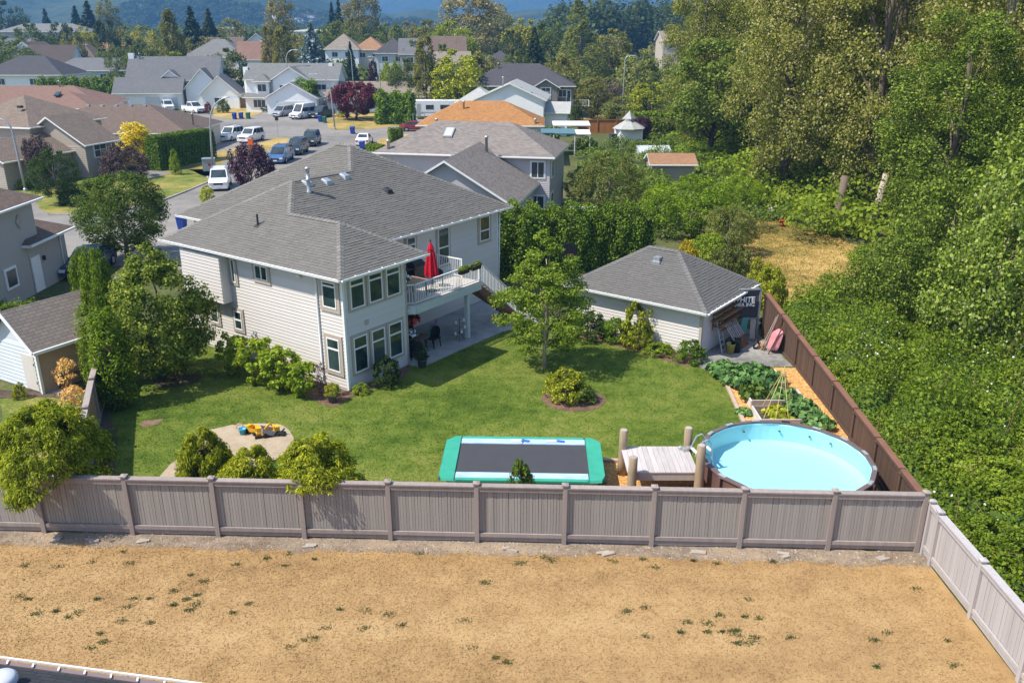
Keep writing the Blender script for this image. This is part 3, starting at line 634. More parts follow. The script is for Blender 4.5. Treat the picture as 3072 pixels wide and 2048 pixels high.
for i in range(7):
    for k in range(n): F.append((i * n + k, i * n + (k + 1) % n, (i + 1) * n + (k + 1) % n, (i + 1) * n + k))
q = MB(); q.add(V, F); q.obj('canopy', m_red, P_)
q = MB(); q.lathe([(.03, 0), (.035, .06), (.008, .13)], 8, (0, 0, 2.33)); q.obj('finial', m_dark, P_)
# tan patio table with flowers
m_tan = mat('tan_tabletop', (.40, .26, .15), .6, .3, .1, 4); m_blackm = mat('black_wicker', (.022, .02, .02), .7, .3, .3, 30)
T_ = thing('patio_table', 'tan-topped patio table on the deck beside the red parasol', 'table', hw3(5.35, 1.45, 2.68), HF_T)
q = MB(); q.box(-.85, .85, -.5, .5, .7, .75); q.obj('tabletop', m_tan, T_)
for x in (-.75, .75):
    for y in (-.42, .42): q = MB(); q.box(x - .03, x + .03, y - .03, y + .03, 0, .7); q.obj('leg', m_dark, T_)
def patio_chair(label, loc, rz, m, group=None, name='patio_chair', s=1.0):
    c = thing(name, label, 'chair', loc, rz, group)
    q = MB(); q.box(-.25 * s, .25 * s, -.25 * s, .25 * s, .40 * s, .46 * s); q.obj('seat', m, c)
    q = MB(); V = []; F = []
    for i in range(9):
        a = PI * i / 8; x = -.27 * math.cos(a) * s; y = (.10 + .18 * math.sin(a)) * s; top = (.72 + .22 * math.sin(a)) * s
        V += [(x, y, .42 * s), (x * 1.04, y + .05 * s, top), (x * .9, y - .03, .42 * s), (x * .94, y + .02 * s, top)]
    for i in range(8): b = i * 4; F += [(b, b + 4, b + 5, b + 1), (b + 2, b + 3, b + 7, b + 6), (b + 1, b + 5, b + 7, b + 3)]
    q.add(V, F); q.obj('backrest', m, c)
    for x in (-.22, .22):
        for y in (-.21, .21): q = MB(); q.bar((x * s, y * s, .42 * s), (x * 1.15 * s, y * 1.15 * s, 0), .035 * s, .035 * s); q.obj('leg', m, c)
    return c
patio_chair('black patio chair on the deck beside the parasol foot', hw3(7.6, 1.6, 2.68), HF_T + 2.2, m_blackm); patio_chair('black patio chair on the deck against the house wall', hw3(6.4, 2.6, 2.68), HF_T + .2, m_blackm)
# barbecue
Bq = thing('barbecue', 'black lidded barbecue on the deck behind the parasol', 'barbecue', hw3(7.35, 2.75, 2.68), HF_T)
q = MB(); q.box(-.35, .35, -.25, .25, .12, .78); q.obj('cabinet', m_dark, Bq); q = MB(); q.tube([(-.36, 0, .86), (.36, 0, .86)], .28, 12); q.obj('lid', m_black, Bq)
for x in (-.62, .62): q = MB(); q.box(x - .24, x + .24, -.22, .22, .8, .84); q.obj('side_shelf', m_dark, Bq)
for x in (-.28, .28): q = MB(); q.lathe([(.07, -.025), (.07, .025)], 10, (x, .22, .07)); q.obj('wheel', m_black, Bq)
# ================================================================ plants
def leaf_geo(P, D, size, aspect=.55, bias=.7, tdir=None, trand=1.0, r=None):
    """P points, D outward directions -> diamond leaves"""
    r = r or rng; n = len(P); nr = r.normal(0, 1, (n, 3)); nr /= np.linalg.norm(nr, axis=1)[:, None]
    nv = nr + D * bias; nv /= np.linalg.norm(nv, axis=1)[:, None] + 1e-9
    t = r.normal(0, 1, (n, 3)) * trand
    if tdir is not None: t = t + tdir
    t -= nv * (t * nv).sum(1)[:, None]; t /= np.linalg.norm(t, axis=1)[:, None] + 1e-9
    b = np.cross(nv, t); s = (size * r.uniform(.6, 1.3, n))[:, None]; bend = nv * s * .12
    V = np.stack([P - t * s * .5, P + b * s * aspect * .5 + bend, P + t * s * .5, P - b * s * aspect * .5 + bend], 1)
    return V.reshape(-1, 3), np.arange(4 * n).reshape(-1, 4)
PROF = {'oval': lambda h: np.sqrt(np.clip(1 - (2 * h - .9) ** 2 / 1.21, 0, 1)), 'round': lambda h: np.sqrt(np.clip(1 - (2 * h - 1) ** 2, 0, 1)), 'cone': lambda h: (1 - h) * .97 + .03,
        'column': lambda h: np.clip(np.minimum(h * 5 + .55, 1) * np.sqrt(np.clip(1 - h ** 3, 0, 1)), 0, 1), 'vase': lambda h: np.clip(.35 + h * 1.3, 0, 1) * np.sqrt(np.clip(1 - (h - .0) ** 5, 0, 1)),
        'egg': lambda h: np.clip(np.sin(np.clip(h, 0, 1) ** .75 * PI), 0, 1) ** .7, 'pyr': lambda h: np.clip(np.minimum(.5 + 1.7 * h, 1.2 * np.clip(1 - h, 0, 1) ** .7), 0.03, 1), 'dome': lambda h: np.sqrt(np.clip(1 - h ** 2, 0, 1)), 'tall': lambda h: np.clip(np.minimum(h * 2.2 + .35, 1.0) * np.sqrt(np.clip(1.02 - h ** 2.6, 0, 1)), 0, 1)}
def crown_pts(H, z0, R, prof, ncl, npl, clr, seed, flat=.65, shell=.45, lean=(0, 0), low=0):
    r = np.random.default_rng(seed); pf = PROF[prof]; c = []
    while len(c) < ncl:
        h = r.uniform(0, 1); p = float(pf(np.array(h)))
        if r.uniform() > p ** 1.2 + .05: continue
        a = r.uniform(0, 2 * PI); wob_ = 1 + .16 * math.sin(3 * a + seed) * math.sin(5 * h + seed * 2); rad_ = R * p * wob_ * (shell + (1 - shell) * math.sqrt(r.uniform()))
        c.append((rad_ * math.cos(a) + lean[0] * h, rad_ * math.sin(a) + lean[1] * h, z0 + h * (H - z0), p))
    c = np.array(c); k = (npl * r.uniform(.6, 1.4, ncl)).astype(int); idx = np.repeat(np.arange(ncl), k)
    sc_ = clr * (.55 + .6 * c[idx, 3]) * r.uniform(.75, 1.2, ncl)[idx]; off = r.normal(0, 1, (len(idx), 3)); off /= np.linalg.norm(off, axis=1)[:, None]; off *= (r.uniform(.15, 1, len(idx)) ** .5)[:, None]
    off[:, 2] *= flat; P = c[idx, :3] + off * sc_[:, None]
    D = off / (np.linalg.norm(off, axis=1)[:, None] + 1e-6) * .7; ax = c[idx, :3] - np.array([0, 0, z0 + (H - z0) * .4]); ax /= np.linalg.norm(ax, axis=1)[:, None] + 1e-6
    D = D + ax * .5 + np.array([0, 0, .55]); D /= np.linalg.norm(D, axis=1)[:, None]
    P[:, 2] = np.maximum(P[:, 2], low + .02); return P, D, c, r
def trunk_mesh(name, m, H, r0, cl, r, nl=14, top=.8, z0=1.0, n=7, sway=.25):
    q = MB(); k = 7; sx, sy = r.normal(0, sway, 2); pts = [(sx * math.sin(i * 1.1) * i / k, sy * math.sin(i * .9 + 1) * i / k, H * top * i / (k - 1)) for i in range(k)]
    q.tube(pts, [r0 * (1.25 if i == 0 else 1 - .8 * i / (k - 1)) for i in range(k)], n)
    for i in r.choice(len(cl), min(nl, len(cl)), replace=False):
        c = Vector(cl[i][:3]); zt = min(max(c.z * r.uniform(.45, .75), z0 * .8), H * top * .95); f = zt / (H * top) * (k - 1); i0 = int(min(f, k - 2)); a = Vector(pts[i0]).lerp(Vector(pts[i0 + 1]), f - i0)
        md = a.lerp(c, .5) + Vector((r.normal(0, .12), r.normal(0, .12), .12)) * (c - a).length * .35; rl = r0 * .42 * (1 - .7 * zt / (H * top))
        q.tube([a, md, c], [rl, rl * .6, rl * .18], 5, cap=False)
    return q.mesh(name, m, True)
m_bark = mat('bark', (.17, .13, .10), .9, .2, .3, 6, stretch=(8, 8, 1), bump=.6, bscale=30)
m_palebark = mat('pale_bark', (.42, .35, .28), .9, .2, .25, 5, stretch=(8, 8, 1), bump=.6, bscale=30)
m_darkbark = mat('dark_bark', (.08, .065, .055), .9, .2, .3, 6)
LM = {
 'lawn_tree': leafmat('lawn_tree_leaf', (.03, .06, .008), (.085, .14, .016), (.19, .24, .035), hot=(.30, .32, .07), hotf=.06),
 'maple': leafmat('maple_leaf', (.032, .056, .012), (.115, .16, .028), (.26, .285, .055), hot=(.46, .27, .09), hotf=.10, rough=.4, spec=.4),
 'linden': leafmat('linden_leaf', (.016, .034, .008), (.05, .086, .018), (.12, .165, .035), hot=(.2, .22, .06), hotf=.02, rough=.4, spec=.4),
 'cotton': leafmat('cottonwood_leaf', (.030, .042, .010), (.112, .130, .028), (.235, .238, .062), hot=(.52, .46, .25), hotf=.09, rough=.42, spec=.4, clump=.28, cs=.35),  # hot: glints painted into the colour of random leaves
 'cotton2': leafmat('cottonwood_leaf_green', (.026, .045, .009), (.095, .142, .022), (.21, .265, .05), hot=(.58, .60, .32), hotf=.075, rough=.42, spec=.4, clump=.3, cs=.35),  # same painted glints, on greener leaves
 'bigmaple': leafmat('bigleaf_green', (.028, .052, .010), (.075, .115, .020), (.15, .19, .038), hot=(.27, .27, .08), hotf=.05),
 'far': leafmat('far_leaf', (.03, .048, .016), (.07, .095, .03), (.13, .155, .05), clump=.4, cs=.25),
 'farol': leafmat('far_olive_leaf', (.055, .065, .02), (.12, .125, .038), (.22, .20, .075), clump=.4, cs=.25),
 'farbr': leafmat('far_bronze_leaf', (.07, .07, .03), (.15, .135, .058), (.27, .235, .12), clump=.4, cs=.25),
 'faryl': leafmat('far_yellow_leaf', (.09, .095, .016), (.20, .20, .035), (.34, .31, .07), clump=.4, cs=.25),
 'farlime': leafmat('far_lime_leaf', (.06, .09, .010), (.15, .19, .020), (.30, .32, .045), clump=.4, cs=.25),
 'fardk': leafmat('far_dark_leaf', (.014, .026, .012), (.035, .055, .024), (.07, .09, .036), clump=.4, cs=.25),
 'fir': leafmat('fir_needles', (.010, .022, .014), (.025, .045, .028), (.05, .075, .045), trans=.05),
 'spruce': leafmat('blue_spruce_needles', (.05, .075, .075), (.11, .15, .15), (.20, .25, .25), trans=.05),
 'cedar': leafmat('cedar_spray', (.018, .042, .004), (.075, .125, .008), (.165, .22, .018), trans=.25, clump=.45, cs=1.6),
 'hedge': leafmat('hedge_spray', (.022, .045, .006), (.075, .125, .012), (.155, .205, .024), trans=.15, clump=.45, cs=.8),
 'hedgeb': leafmat('hedge_bright', (.022, .05, .005), (.075, .135, .010), (.16, .22, .018), trans=.15, clump=.35, cs=.8),
 'gold': leafmat('golden_thread', (.04, .06, .005), (.16, .19, .014), (.34, .35, .028), hot=(.66, .64, .08), hotf=.07, trans=.25, clump=.45, cs=2.2),
 'goldg': leafmat('green_gold_thread', (.04, .062, .005), (.16, .20, .015), (.33, .36, .03), hot=(.62, .62, .08), hotf=.03, trans=.25, clump=.45, cs=1.8),
 'goldced': leafmat('gold_cedar', (.16, .13, .012), (.42, .31, .02), (.70, .50, .04), trans=.2, cs=1),
 'purple': leafmat('purple_leaf', (.016, .008, .014), (.045, .022, .034), (.10, .055, .075), hot=(.22, .15, .17), hotf=.06, trans=.1),
 'redmaple': leafmat('red_maple_leaf', (.03, .006, .012), (.085, .016, .026), (.17, .04, .05), trans=.2, cs=.8),
 'smoke': leafmat('smoke_leaf', (.03, .018, .018), (.075, .05, .048), (.17, .12, .11), trans=.1),
 'rasp': leafmat('raspberry_leaf', (.035, .065, .008), (.13, .20, .02), (.29, .34, .05), hot=(.40, .30, .08), hotf=.06, trans=.35, cs=1.5),
 'shrub': leafmat('shrub_leaf', (.022, .045, .010), (.06, .10, .02), (.14, .19, .04), hot=(.32, .28, .10), hotf=.05),
 'lime': leafmat('lime_shrub_leaf', (.06, .075, .008), (.20, .23, .022), (.40, .40, .05), trans=.3),
 'dkshrub': leafmat('dark_shrub_leaf', (.010, .024, .008), (.026, .05, .015), (.06, .09, .028)),
 'bay': leafmat('bay_leaf', (.022, .05, .006), (.065, .12, .012), (.14, .21, .03)),
 'veg': leafmat('squash_leaf', (.028, .065, .025), (.07, .14, .05), (.14, .235, .09), trans=.2, cs=1.5),
 'bramble': leafmat('bramble_leaf', (.032, .058, .007), (.10, .15, .016), (.20, .25, .032), hot=(.38, .40, .12), hotf=.05, trans=.3, clump=.58, cs=.9),
 'vine': leafmat('vine_leaf', (.035, .07, .006), (.11, .18, .014), (.24, .31, .03), trans=.35, cs=.6),
 'olive': leafmat('olive_tree_leaf', (.045, .058, .018), (.11, .13, .04), (.21, .22, .08), cs=.6),
 'yellow': leafmat('yellow_shrub_leaf', (.12, .11, .012), (.34, .28, .03), (.55, .42, .06), trans=.3),
 'dry': leafmat('dry_stems', (.20, .10, .03), (.42, .24, .09), (.6, .40, .18), trans=.1)}
TK = {}
def tkind(name, leaf, H, R, prof, ncl, npl, ls, clr, seed, z0=1.0, r0=.15, bark=None, flat=.65, shell=.45, lean=(0, 0), aspect=.55, bias=1.15, td=None, trand=1.0, nl=12, top=.8, low=0, keep=None):
    P, D, c, r = crown_pts(H, z0, R, prof, ncl, npl, clr, seed, flat, shell, lean, low); t = None
    if keep is not None: k_ = keep(P); P, D = P[k_], D[k_]
    if td == 'droop': t = D * np.array([1, 1, .3]) * 1.1 + np.array([0, 0, -.7])
    elif td == 'mop': t = D * np.array([1.3, 1.3, .2]) + np.array([0, 0, -.45])
    elif td == 'up': t = np.array([0, 0, 1.6]) + D * .4
    elif td == 'out': t = D * np.array([1, 1, .2]) * 1.6
    elif td == 'wind': t = np.array([-1.0, 0, 1.1])
    V, F = leaf_geo(P, D, ls, aspect, bias, t, trand, r)
    TK[name] = (trunk_mesh('trunk', bark or m_bark, H, r0, c, r, nl, top, z0, sway=.08 * R), arr_mesh('crown', V, F, LM[leaf]), float(np.percentile(V[:, 2], 99.7)), float(np.percentile(np.hypot(V[:, 0] - lean[0] * .4, V[:, 1]), 97)))
def conifer(name, leaf, H, R, seed, tiers=26, per=15, ls=.8, bark=None):
    r = np.random.default_rng(seed); P = []; D = []; T = []; q = MB(); q.tube([(0, 0, 0), (0, 0, H * .5), (0, 0, H * .97)], [R * .07, R * .045, .02], 6)
    for i in range(tiers):
        f = i / (tiers - 1); z = H * (.05 + .93 * f); L = R * (1 - f) ** .85 * r.uniform(.85, 1.1) + .12; nb = max(4, int(per * (1 - .55 * f)))
        for k in range(nb):
            a = 2 * PI * (k + r.uniform(-.3, .3)) / nb + i; Lb = L * r.uniform(.75, 1.12); d = np.array([math.cos(a), math.sin(a), 0]); ns = max(8, int(Lb / R * 58))
            u = r.uniform(.12, 1, ns); pt = d * (u * Lb)[:, None] + np.array([0, 0, z]) + np.array([0, 0, -.28]) * (u ** 1.4 * Lb)[:, None]; sp = np.array([-d[1], d[0], 0]) * (r.normal(0, .22, ns) * Lb * .55 * (1.1 - u * .6))[:, None]
            pt = pt + sp + np.array([0, 0, 1]) * r.normal(0, .05 * R, ns)[:, None]; P.append(pt); D.append(np.tile(d * .4 + np.array([0, 0, .8]), (ns, 1))); T.append(np.tile(d * 1.5 + np.array([0, 0, -.35]), (ns, 1)))
    P, D, T = np.concatenate(P), np.concatenate(D), np.concatenate(T); V, F = leaf_geo(P, D, ls, .45, 1.0, T, .7, r)
    TK[name] = (q.mesh('trunk', bark or m_darkbark, True), arr_mesh('crown', V, F, LM[leaf]), H, R)
def plant(tk, label, x, y, H, R, rz=None, leaf=None, name='tree', cat='tree', group=None, z=0, sxy=None):
    tm, cm, H0, R0 = TK[tk]; o = thing(name, label, cat, (x, y, z), random.uniform(0, 6.28) if rz is None else rz, group); k = R / R0
    o.scale = (k * (sxy or 1), k / (sxy or 1), H / H0)
    if tm: link('trunk' if cat == 'tree' else 'stems', tm, o)
    c = link('crown' if cat == 'tree' else 'foliage', cm, o)
    if leaf: c.material_slots[0].link = 'OBJECT'; c.material_slots[0].material = LM[leaf]
    return o
def at_photo(tk, label, cx, top, Y, wpx, **kw):
    """a tree standing Y metres off whose crown is wpx wide and whose tip reaches the row top in the survey"""
    x, z = AT(cx, top, Y); dpt = Y * math.cos(PITCH) + (CAM_H - 4) * math.sin(PITCH); return plant(tk, label, x, Y, max(z, 1.0), wpx / 2 / FPX * dpt, **kw)
def hedge(name, label, a, b, wd, hgt, leaf, dens=420, ls=.13, bump_=.12, cat='hedge', group=None, hb=None, cl=.55):
    """a clipped or loose evergreen hedge from a to b with a bumpy face"""
    a = np.array(a, float); b = np.array(b, float); L = float(np.linalg.norm(b - a)); d = (b - a) / L; hb = hb or hgt; r = np.random.default_rng(int(abs(a[0] * 91 + b[1] * 37)) + 3)
    faces = [(L * hgt, 0), (L * hgt, 1), (L * wd, 2), (wd * hgt, 3), (wd * hgt, 4)]; P = []; D = []
    for ar, k in faces:
        n = int(ar * dens); u = r.uniform(0, 1, n); v = r.uniform(0, 1, n); z = np.zeros(n)
        if k < 2: s, o, zz = u * L, np.full(n, (-.5 if k == 0 else .5) * wd), v; nn = (0, -1 if k == 0 else 1, .1)
        elif k == 2: s, o, zz = u * L, (v - .5) * wd, np.ones(n); nn = (0, 0, 1)
        else: s, o, zz = np.full(n, 0. if k == 3 else L), (u - .5) * wd, v; nn = (-1 if k == 3 else 1, 0, .1)
        hh = hgt + (hb - hgt) * s / L; z = zz * hh; ph = 2 * PI * s / cl
        bm = bump_ * (np.sin(ph + 1.3 * np.sin(z * 1.7)) * .5 + np.sin(ph * .37 + 2) * .5) + r.normal(0, bump_ * .45, n); nn = np.array(nn, float)
        rnd_ = np.clip((zz - .75) / .25, 0, 1) ** 2 * .2 * wd; o = o - np.sign(o) * rnd_ * (k != 2)
        if k == 2: z = z + bump_ * .8 * np.sin(ph)
        p = np.stack([s, o, np.maximum(z, .05)], 1) + nn * bm[:, None]; P.append(p); D.append(np.tile(nn + np.array([0, 0, .5]), (n, 1)))
    P = np.concatenate(P); D = np.concatenate(D); D /= np.linalg.norm(D, axis=1)[:, None]; n_ = np.array([-d[1], d[0]])
    W = np.stack([P[:, 0] * d[0] + P[:, 1] * n_[0], P[:, 0] * d[1] + P[:, 1] * n_[1], P[:, 2]], 1); DW = np.stack([D[:, 0] * d[0] + D[:, 1] * n_[0], D[:, 0] * d[1] + D[:, 1] * n_[1], D[:, 2]], 1)
    V, F = leaf_geo(W, DW, ls, .5, 1.4, np.array([0, 0, 1.2]) + DW * .5, .7, r); o = thing(name, label, cat, (a[0], a[1], 0), 0, group); link('foliage', arr_mesh('foliage', V, F, LM[leaf]), o)
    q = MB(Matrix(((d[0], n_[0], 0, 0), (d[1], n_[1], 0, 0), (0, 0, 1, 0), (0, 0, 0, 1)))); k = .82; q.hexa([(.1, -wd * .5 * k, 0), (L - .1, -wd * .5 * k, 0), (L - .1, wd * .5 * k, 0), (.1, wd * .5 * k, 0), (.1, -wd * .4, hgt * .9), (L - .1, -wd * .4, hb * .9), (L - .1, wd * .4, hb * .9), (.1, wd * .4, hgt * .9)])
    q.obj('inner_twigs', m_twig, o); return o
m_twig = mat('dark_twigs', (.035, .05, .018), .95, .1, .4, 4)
# ---- the kinds
tkind('lawn_tree', 'lawn_tree', 6.1, 2.2, 'pyr', 170, 120, .12, .42, 3, z0=1.0, r0=.085, bark=m_palebark, shell=.3, nl=30, aspect=.6, flat=.45)
tkind('maple', 'maple', 6.3, 2.3, 'egg', 270, 105, .15, .46, 4, z0=.25, r0=.12, shell=.45, aspect=.65, td='droop', trand=.9, nl=20)
tkind('linden', 'linden', 6.3, 2.75, 'round', 250, 105, .16, .56, 5, z0=.7, r0=.16, shell=.62, nl=18, top=.6)
for i in range(3):
    tkind('cotton%d' % i, 'cotton', 22, 5.4, 'tall', 185, 265, .20, 1.25, 20 + i, z0=1.6, r0=.42, bark=m_palebark if i == 1 else m_bark, shell=.38, nl=24, aspect=.75, flat=.75, bias=.95, top=.9)
tkind('bigmaple', 'bigmaple', 13, 4.6, 'oval', 120, 120, .28, 1.0, 31, z0=3.2, r0=.34, bark=m_darkbark, shell=.3, nl=24, aspect=.8)
for i in range(3): tkind('far%d' % i, 'far', 12, 5, ('oval', 'round', 'egg')[i], 90, 62, .55, 1.25, 40 + i, z0=1.0, r0=.3, shell=.55, flat=.75)
tkind('poplar', 'farol', 16, 2.4, 'column', 120, 62, .42, .72, 51, z0=.6, r0=.3, td='up', trand=.8, shell=.6, flat=1.3)
tkind('gum', 'farbr', 22, 6.5, 'tall', 130, 66, .6, 1.6, 52, z0=1.5, r0=.45, shell=.4, flat=.85)
tkind('windy', 'olive', 20, 5.6, 'cone', 190, 75, .62, 1.1, 53, z0=.6, r0=.4, td='wind', trand=.35, shell=.6, aspect=.22, flat=1.2, lean=(.8, 0))
conifer('fir', 'fir', 18, 4.0, 61); conifer('spruce', 'spruce', 12, 4.6, 62, tiers=22, per=17, ls=.62)
tkind('cedar', 'cedar', 5.0, .62, 'column', 110, 85, .14, .26, 71, z0=.1, r0=.08, td='up', trand=.6, shell=.75, flat=1.8, nl=3, aspect=.4)
tkind('thread', 'gold', 1.6, 1.15, 'dome', 150, 170, .12, .24, 72, z0=.05, r0=.03, td='mop', trand=.5, shell=.7, aspect=.26, bias=1.5, flat=.6, nl=8, low=.02)
for i in range(3): tkind('bush%d' % i, 'shrub', 1.2, .8, 'dome', 60, 60, .105, .19, 80 + i, z0=.12, r0=.03, shell=.5, nl=8, low=.02)
tkind('upright', 'purple', 4.0, 2.0, 'vase', 130, 75, .19, .33, 85, z0=.5, r0=.1, td='up', trand=.7, shell=.35, nl=24, flat=1.4)
tkind('weep', 'smoke', 2.6, 2.2, 'dome', 110, 90, .17, .36, 86, z0=.3, r0=.12, td='droop', trand=.5, shell=.55, aspect=.35)
tkind('stalks', 'dry', 1.6, .45, 'vase', 30, 26, .14, .14, 97, z0=.2, r0=.012, td='up', trand=.3, shell=.1, nl=26, aspect=.22)
tkind('canes', 'rasp', 1.7, .75, 'vase', 42, 48, .15, .2, 87, z0=.1, r0=.02, shell=.15, nl=26, aspect=.7)
tkind('fruit', 'olive', 5.0, 2.8, 'round', 130, 85, .19, .5, 88, z0=.6, r0=.12, shell=.5, aspect=.4)

# ---- garden plants in the yard
tkind('under', 'cotton2', 8, 4.2, 'egg', 150, 130, .21, .95, 33, z0=.2, r0=.16, shell=.45, nl=20, aspect=.75, flat=.75, bias=1.0)
tkind('bigbush', 'shrub', 2.4, 2.2, 'dome', 150, 75, .17, .42, 34, z0=.15, r0=.05, shell=.6, nl=14, aspect=.6, low=.02)
plant('lawn_tree', 'young open-crowned tree in the middle of the green lawn by the patio', 1.45, 34.8, 6.1, 2.12, rz=1.2)
plant('maple', 'maple with reddish shoot tips against the side wall of the beige house', *G(502, 1140), AT(485, 728, 33.6)[1], 2.1, rz=.4)
x, y = G(383, 772); plant('linden', 'round dark green tree by the parked navy car', x, y, AT(375, 522, y)[1], 2.75, rz=2.0)
for i, (px, py, Y, hh, lb) in enumerate(((228, 750, 36.0, 0, 'leftmost slim cedar column behind the shed corner'), (256, 744, 35.2, 0, 'slim cedar column, second from the shed'), (288, 750, 34.2, 0, 'slim cedar column nearest to the maple'), (252, 915, 32.6, 0, 'shorter cedar column against the shed side'), (306, 925, 30.6, 0, 'stout cedar column with the widest foot on the lawn'))):
    at_photo('cedar', lb, px, py, Y, (78, 78, 78, 90, 130)[i], name='cedar', cat='tree', group='columnar cedars beside the shed', rz=i * 1.3)
tkind('thread_over', 'gold', 2.7, 1.25, 'dome', 170, 170, .12, .26, 74, z0=.05, r0=.03, td='mop', trand=.5, shell=.74, aspect=.26, bias=1.5, flat=.6, nl=8, low=.02, keep=lambda P: (P[:, 1] > -.55) | ((P[:, 2] > 1.55) & (P[:, 0] > -.7)))
tkind('thread_big', 'goldg', 3.35, 1.6, 'oval', 300, 190, .14, .34, 75, z0=.1, r0=.05, td='mop', trand=.5, shell=.8, aspect=.26, bias=1.5, flat=.6, nl=8, low=.02, keep=lambda P: (P[:, 1] > -.45) | (P[:, 2] > 1.0 + .5 * np.abs(P[:, 0] + .4)))
for nm, px, top, Y, wp, tk, lb in (('cypress', 598, 1293, 23.6, 195, 'thread', 'leftmost golden thread-leaf cypress shrub by the sand pit'), ('cypress', 738, 1348, 23.4, 225, 'thread', 'low middle golden cypress shrub between two taller ones'),
                                   ('cypress', 945, 1315, 22.1, 290, 'thread_over', 'golden cypress shrub drooping over the grey fence top'), ('cypress', 118, 1225, 22.3, 330, 'thread_big', 'big green-gold cypress hanging over the fence at the left edge')):
    at_photo(tk, lb, px, top, Y, wp, name=nm, cat='shrub', rz=0.0 if '_' in tk else None, group='thread-leaf cypress shrubs along the fence')
plant('bush0', 'rounded shrub in the round soil bed on the lawn', 2.2, 31.5, 1.25, .98, name='shrub', cat='shrub', leaf='lime')
plant('bush1', 'dark mottled shrub under the corner of the lime shrub in the round bed', 2.75, 31.15, .85, .62, name='shrub', cat='shrub', leaf='shrub')
x, y = G(1160, 1155); plant('bush1', 'dark leafy shrub under the lower bay windows', x, y - .1, 1.35, .62, name='shrub', cat='shrub', leaf='dkshrub')
x, y = G(1563, 1455); at_photo('bush0', 'small leafy shrub poking up in front of the trampoline', 1563, 1380, 22.0, 112, name='shrub', cat='shrub', leaf='shrub')
for i, (px, py, hh, rr_, lb) in enumerate(((770, 1150, 2.0, .85, 'raspberry canes at the middle of the sunny side wall'), (850, 1172, 1.9, .8, 'raspberry canes next to the corner bed'), (905, 1188, 1.55, .7, 'raspberry canes nearest to the potted plant'), (705, 1120, 1.75, .7, 'raspberry canes nearest to the hose reel'))):
    x, y = G(px, py); plant('canes', lb, x, y, hh, rr_, name='raspberry', cat='shrub', group='raspberry canes along the house wall')
x, y = G(965, 1190); plant('stalks', 'tall thin dark seed stalks by the corner downspout', x, y, 1.5, .3, name='stalks', cat='plant', leaf='smoke')
x, y = G(1083, 1180); plant('bush2', 'small pale hosta clump at the house corner', x, y, .45, .38, name='hosta', cat='plant', leaf='rasp')
for px, py, hh, rr_, lf, tk, lb in ((1770, 1015, 1.3, 1.0, 'dkshrub', 'bush0', 'dark green shrub at the near end of the garage wall'), (1845, 1022, 1.15, .8, 'bay', 'bush1', 'mid green shrub between the dark and the yellow ones by the garage'), (1910, 1040, 2.2, .85, 'lime', 'bush2', 'tall yellow-green shrub against the garage wall'),
                                   (1975, 1062, .55, .75, 'rasp', 'bush1', 'low pale green leafy clump under the garage wall'), (2070, 1085, 1.05, .72, 'bay', 'bush0', 'rounded bright green shrub at the garage corner')):
    x, y = G(px, py); plant(tk, lb, x, y, hh, rr_, name='shrub', cat='shrub', leaf=lf)
# loose hedge of tall cedars across the back of the yard
hedge('cedar_hedge', 'tall loose cedar hedge behind the deck stairs and the garage', (-2.6, 50.0), (8.6, 53.0), 2.2, 3.9, 'hedge', 330, .16, .30, hb=3.3, cl=1.25)
hedge('cedar_hedge', 'low fuzzy cedar hedge behind the shed at the left edge', (-29.5, 39.5), (-18.3, 37.2), 1.3, 1.55, 'cedar', 420, .12, .16, hb=1.7, cl=.8)
# ---- brambles over everything right of the fences
_bx = rng.uniform([11, 8], [50, 62], (900, 2)); _br = rng.uniform(.6, 1.7, 900); _bh = rng.uniform(.5, 1.15, 900) * (.5 + .5 * _br)
_gx, _gy = np.arange(10.5, 50.6, .12), np.arange(7.5, 62.6, .12); _BG = np.zeros((len(_gx), len(_gy)), np.float32)
for (cx_, cy_), r_, h_ in zip(_bx, _br, _bh):
    i0, i1 = np.searchsorted(_gx, [cx_ - r_, cx_ + r_]); j0, j1 = np.searchsorted(_gy, [cy_ - r_, cy_ + r_]); d2 = ((_gx[i0:i1, None] - cx_) ** 2 + (_gy[None, j0:j1] - cy_) ** 2) / r_ ** 2
    _BG[i0:i1, j0:j1] = np.maximum(_BG[i0:i1, j0:j1], h_ * np.sqrt(np.clip(1 - d2, 0, 1)))
def bh(x, y):
    e = np.minimum(np.clip((x - np.interp(y, [8, 20.5, 24, 30, 35, 39.5, 43], [11.9, 12.0, 12.5, 12.8, 12.9, 12.7, 14.0])) / 1.1, .08, 1), 1)
    b = _BG[np.clip(((x - 10.5) / .12).astype(int), 0, len(_gx) - 1), np.clip(((y - 7.5) / .12).astype(int), 0, len(_gy) - 1)]
    return e * (.25 + .22 * np.sin(x * .9 + 1.3 * np.sin(y * .45)) + .2 * np.sin(y * .8 + 1.7 * np.sin(x * .35)) + b * 1.45 + .012 * (y - 20))
bp = [(11.95, 10), (12.05, 20.6), (12.5, 24), (12.95, 30), (13.0, 35), (12.9, 39.5), (14, 42.5), (18, 42.0), (22, 43.5), (27, 52), (42, 60), (34, 40), (25, 26), (19, 18), (15.5, 10)]
xs, ys = np.meshgrid(np.arange(11, 50, .5), np.arange(8, 62, .5), indexing='ij'); hv = np.maximum(bh(xs, ys) * .62 - .08, .02); nx, ny = xs.shape
V = np.stack([xs.ravel(), ys.ravel(), hv.ravel()], 1); ii, jj = np.meshgrid(np.arange(nx - 1), np.arange(ny - 1), indexing='ij'); b0 = (ii * ny + jj).ravel(); F = np.stack([b0, b0 + ny, b0 + ny + 1, b0 + 1], 1); cen = V[F].mean(1)[:, :2]; F = F[inpoly(cen, bp)]
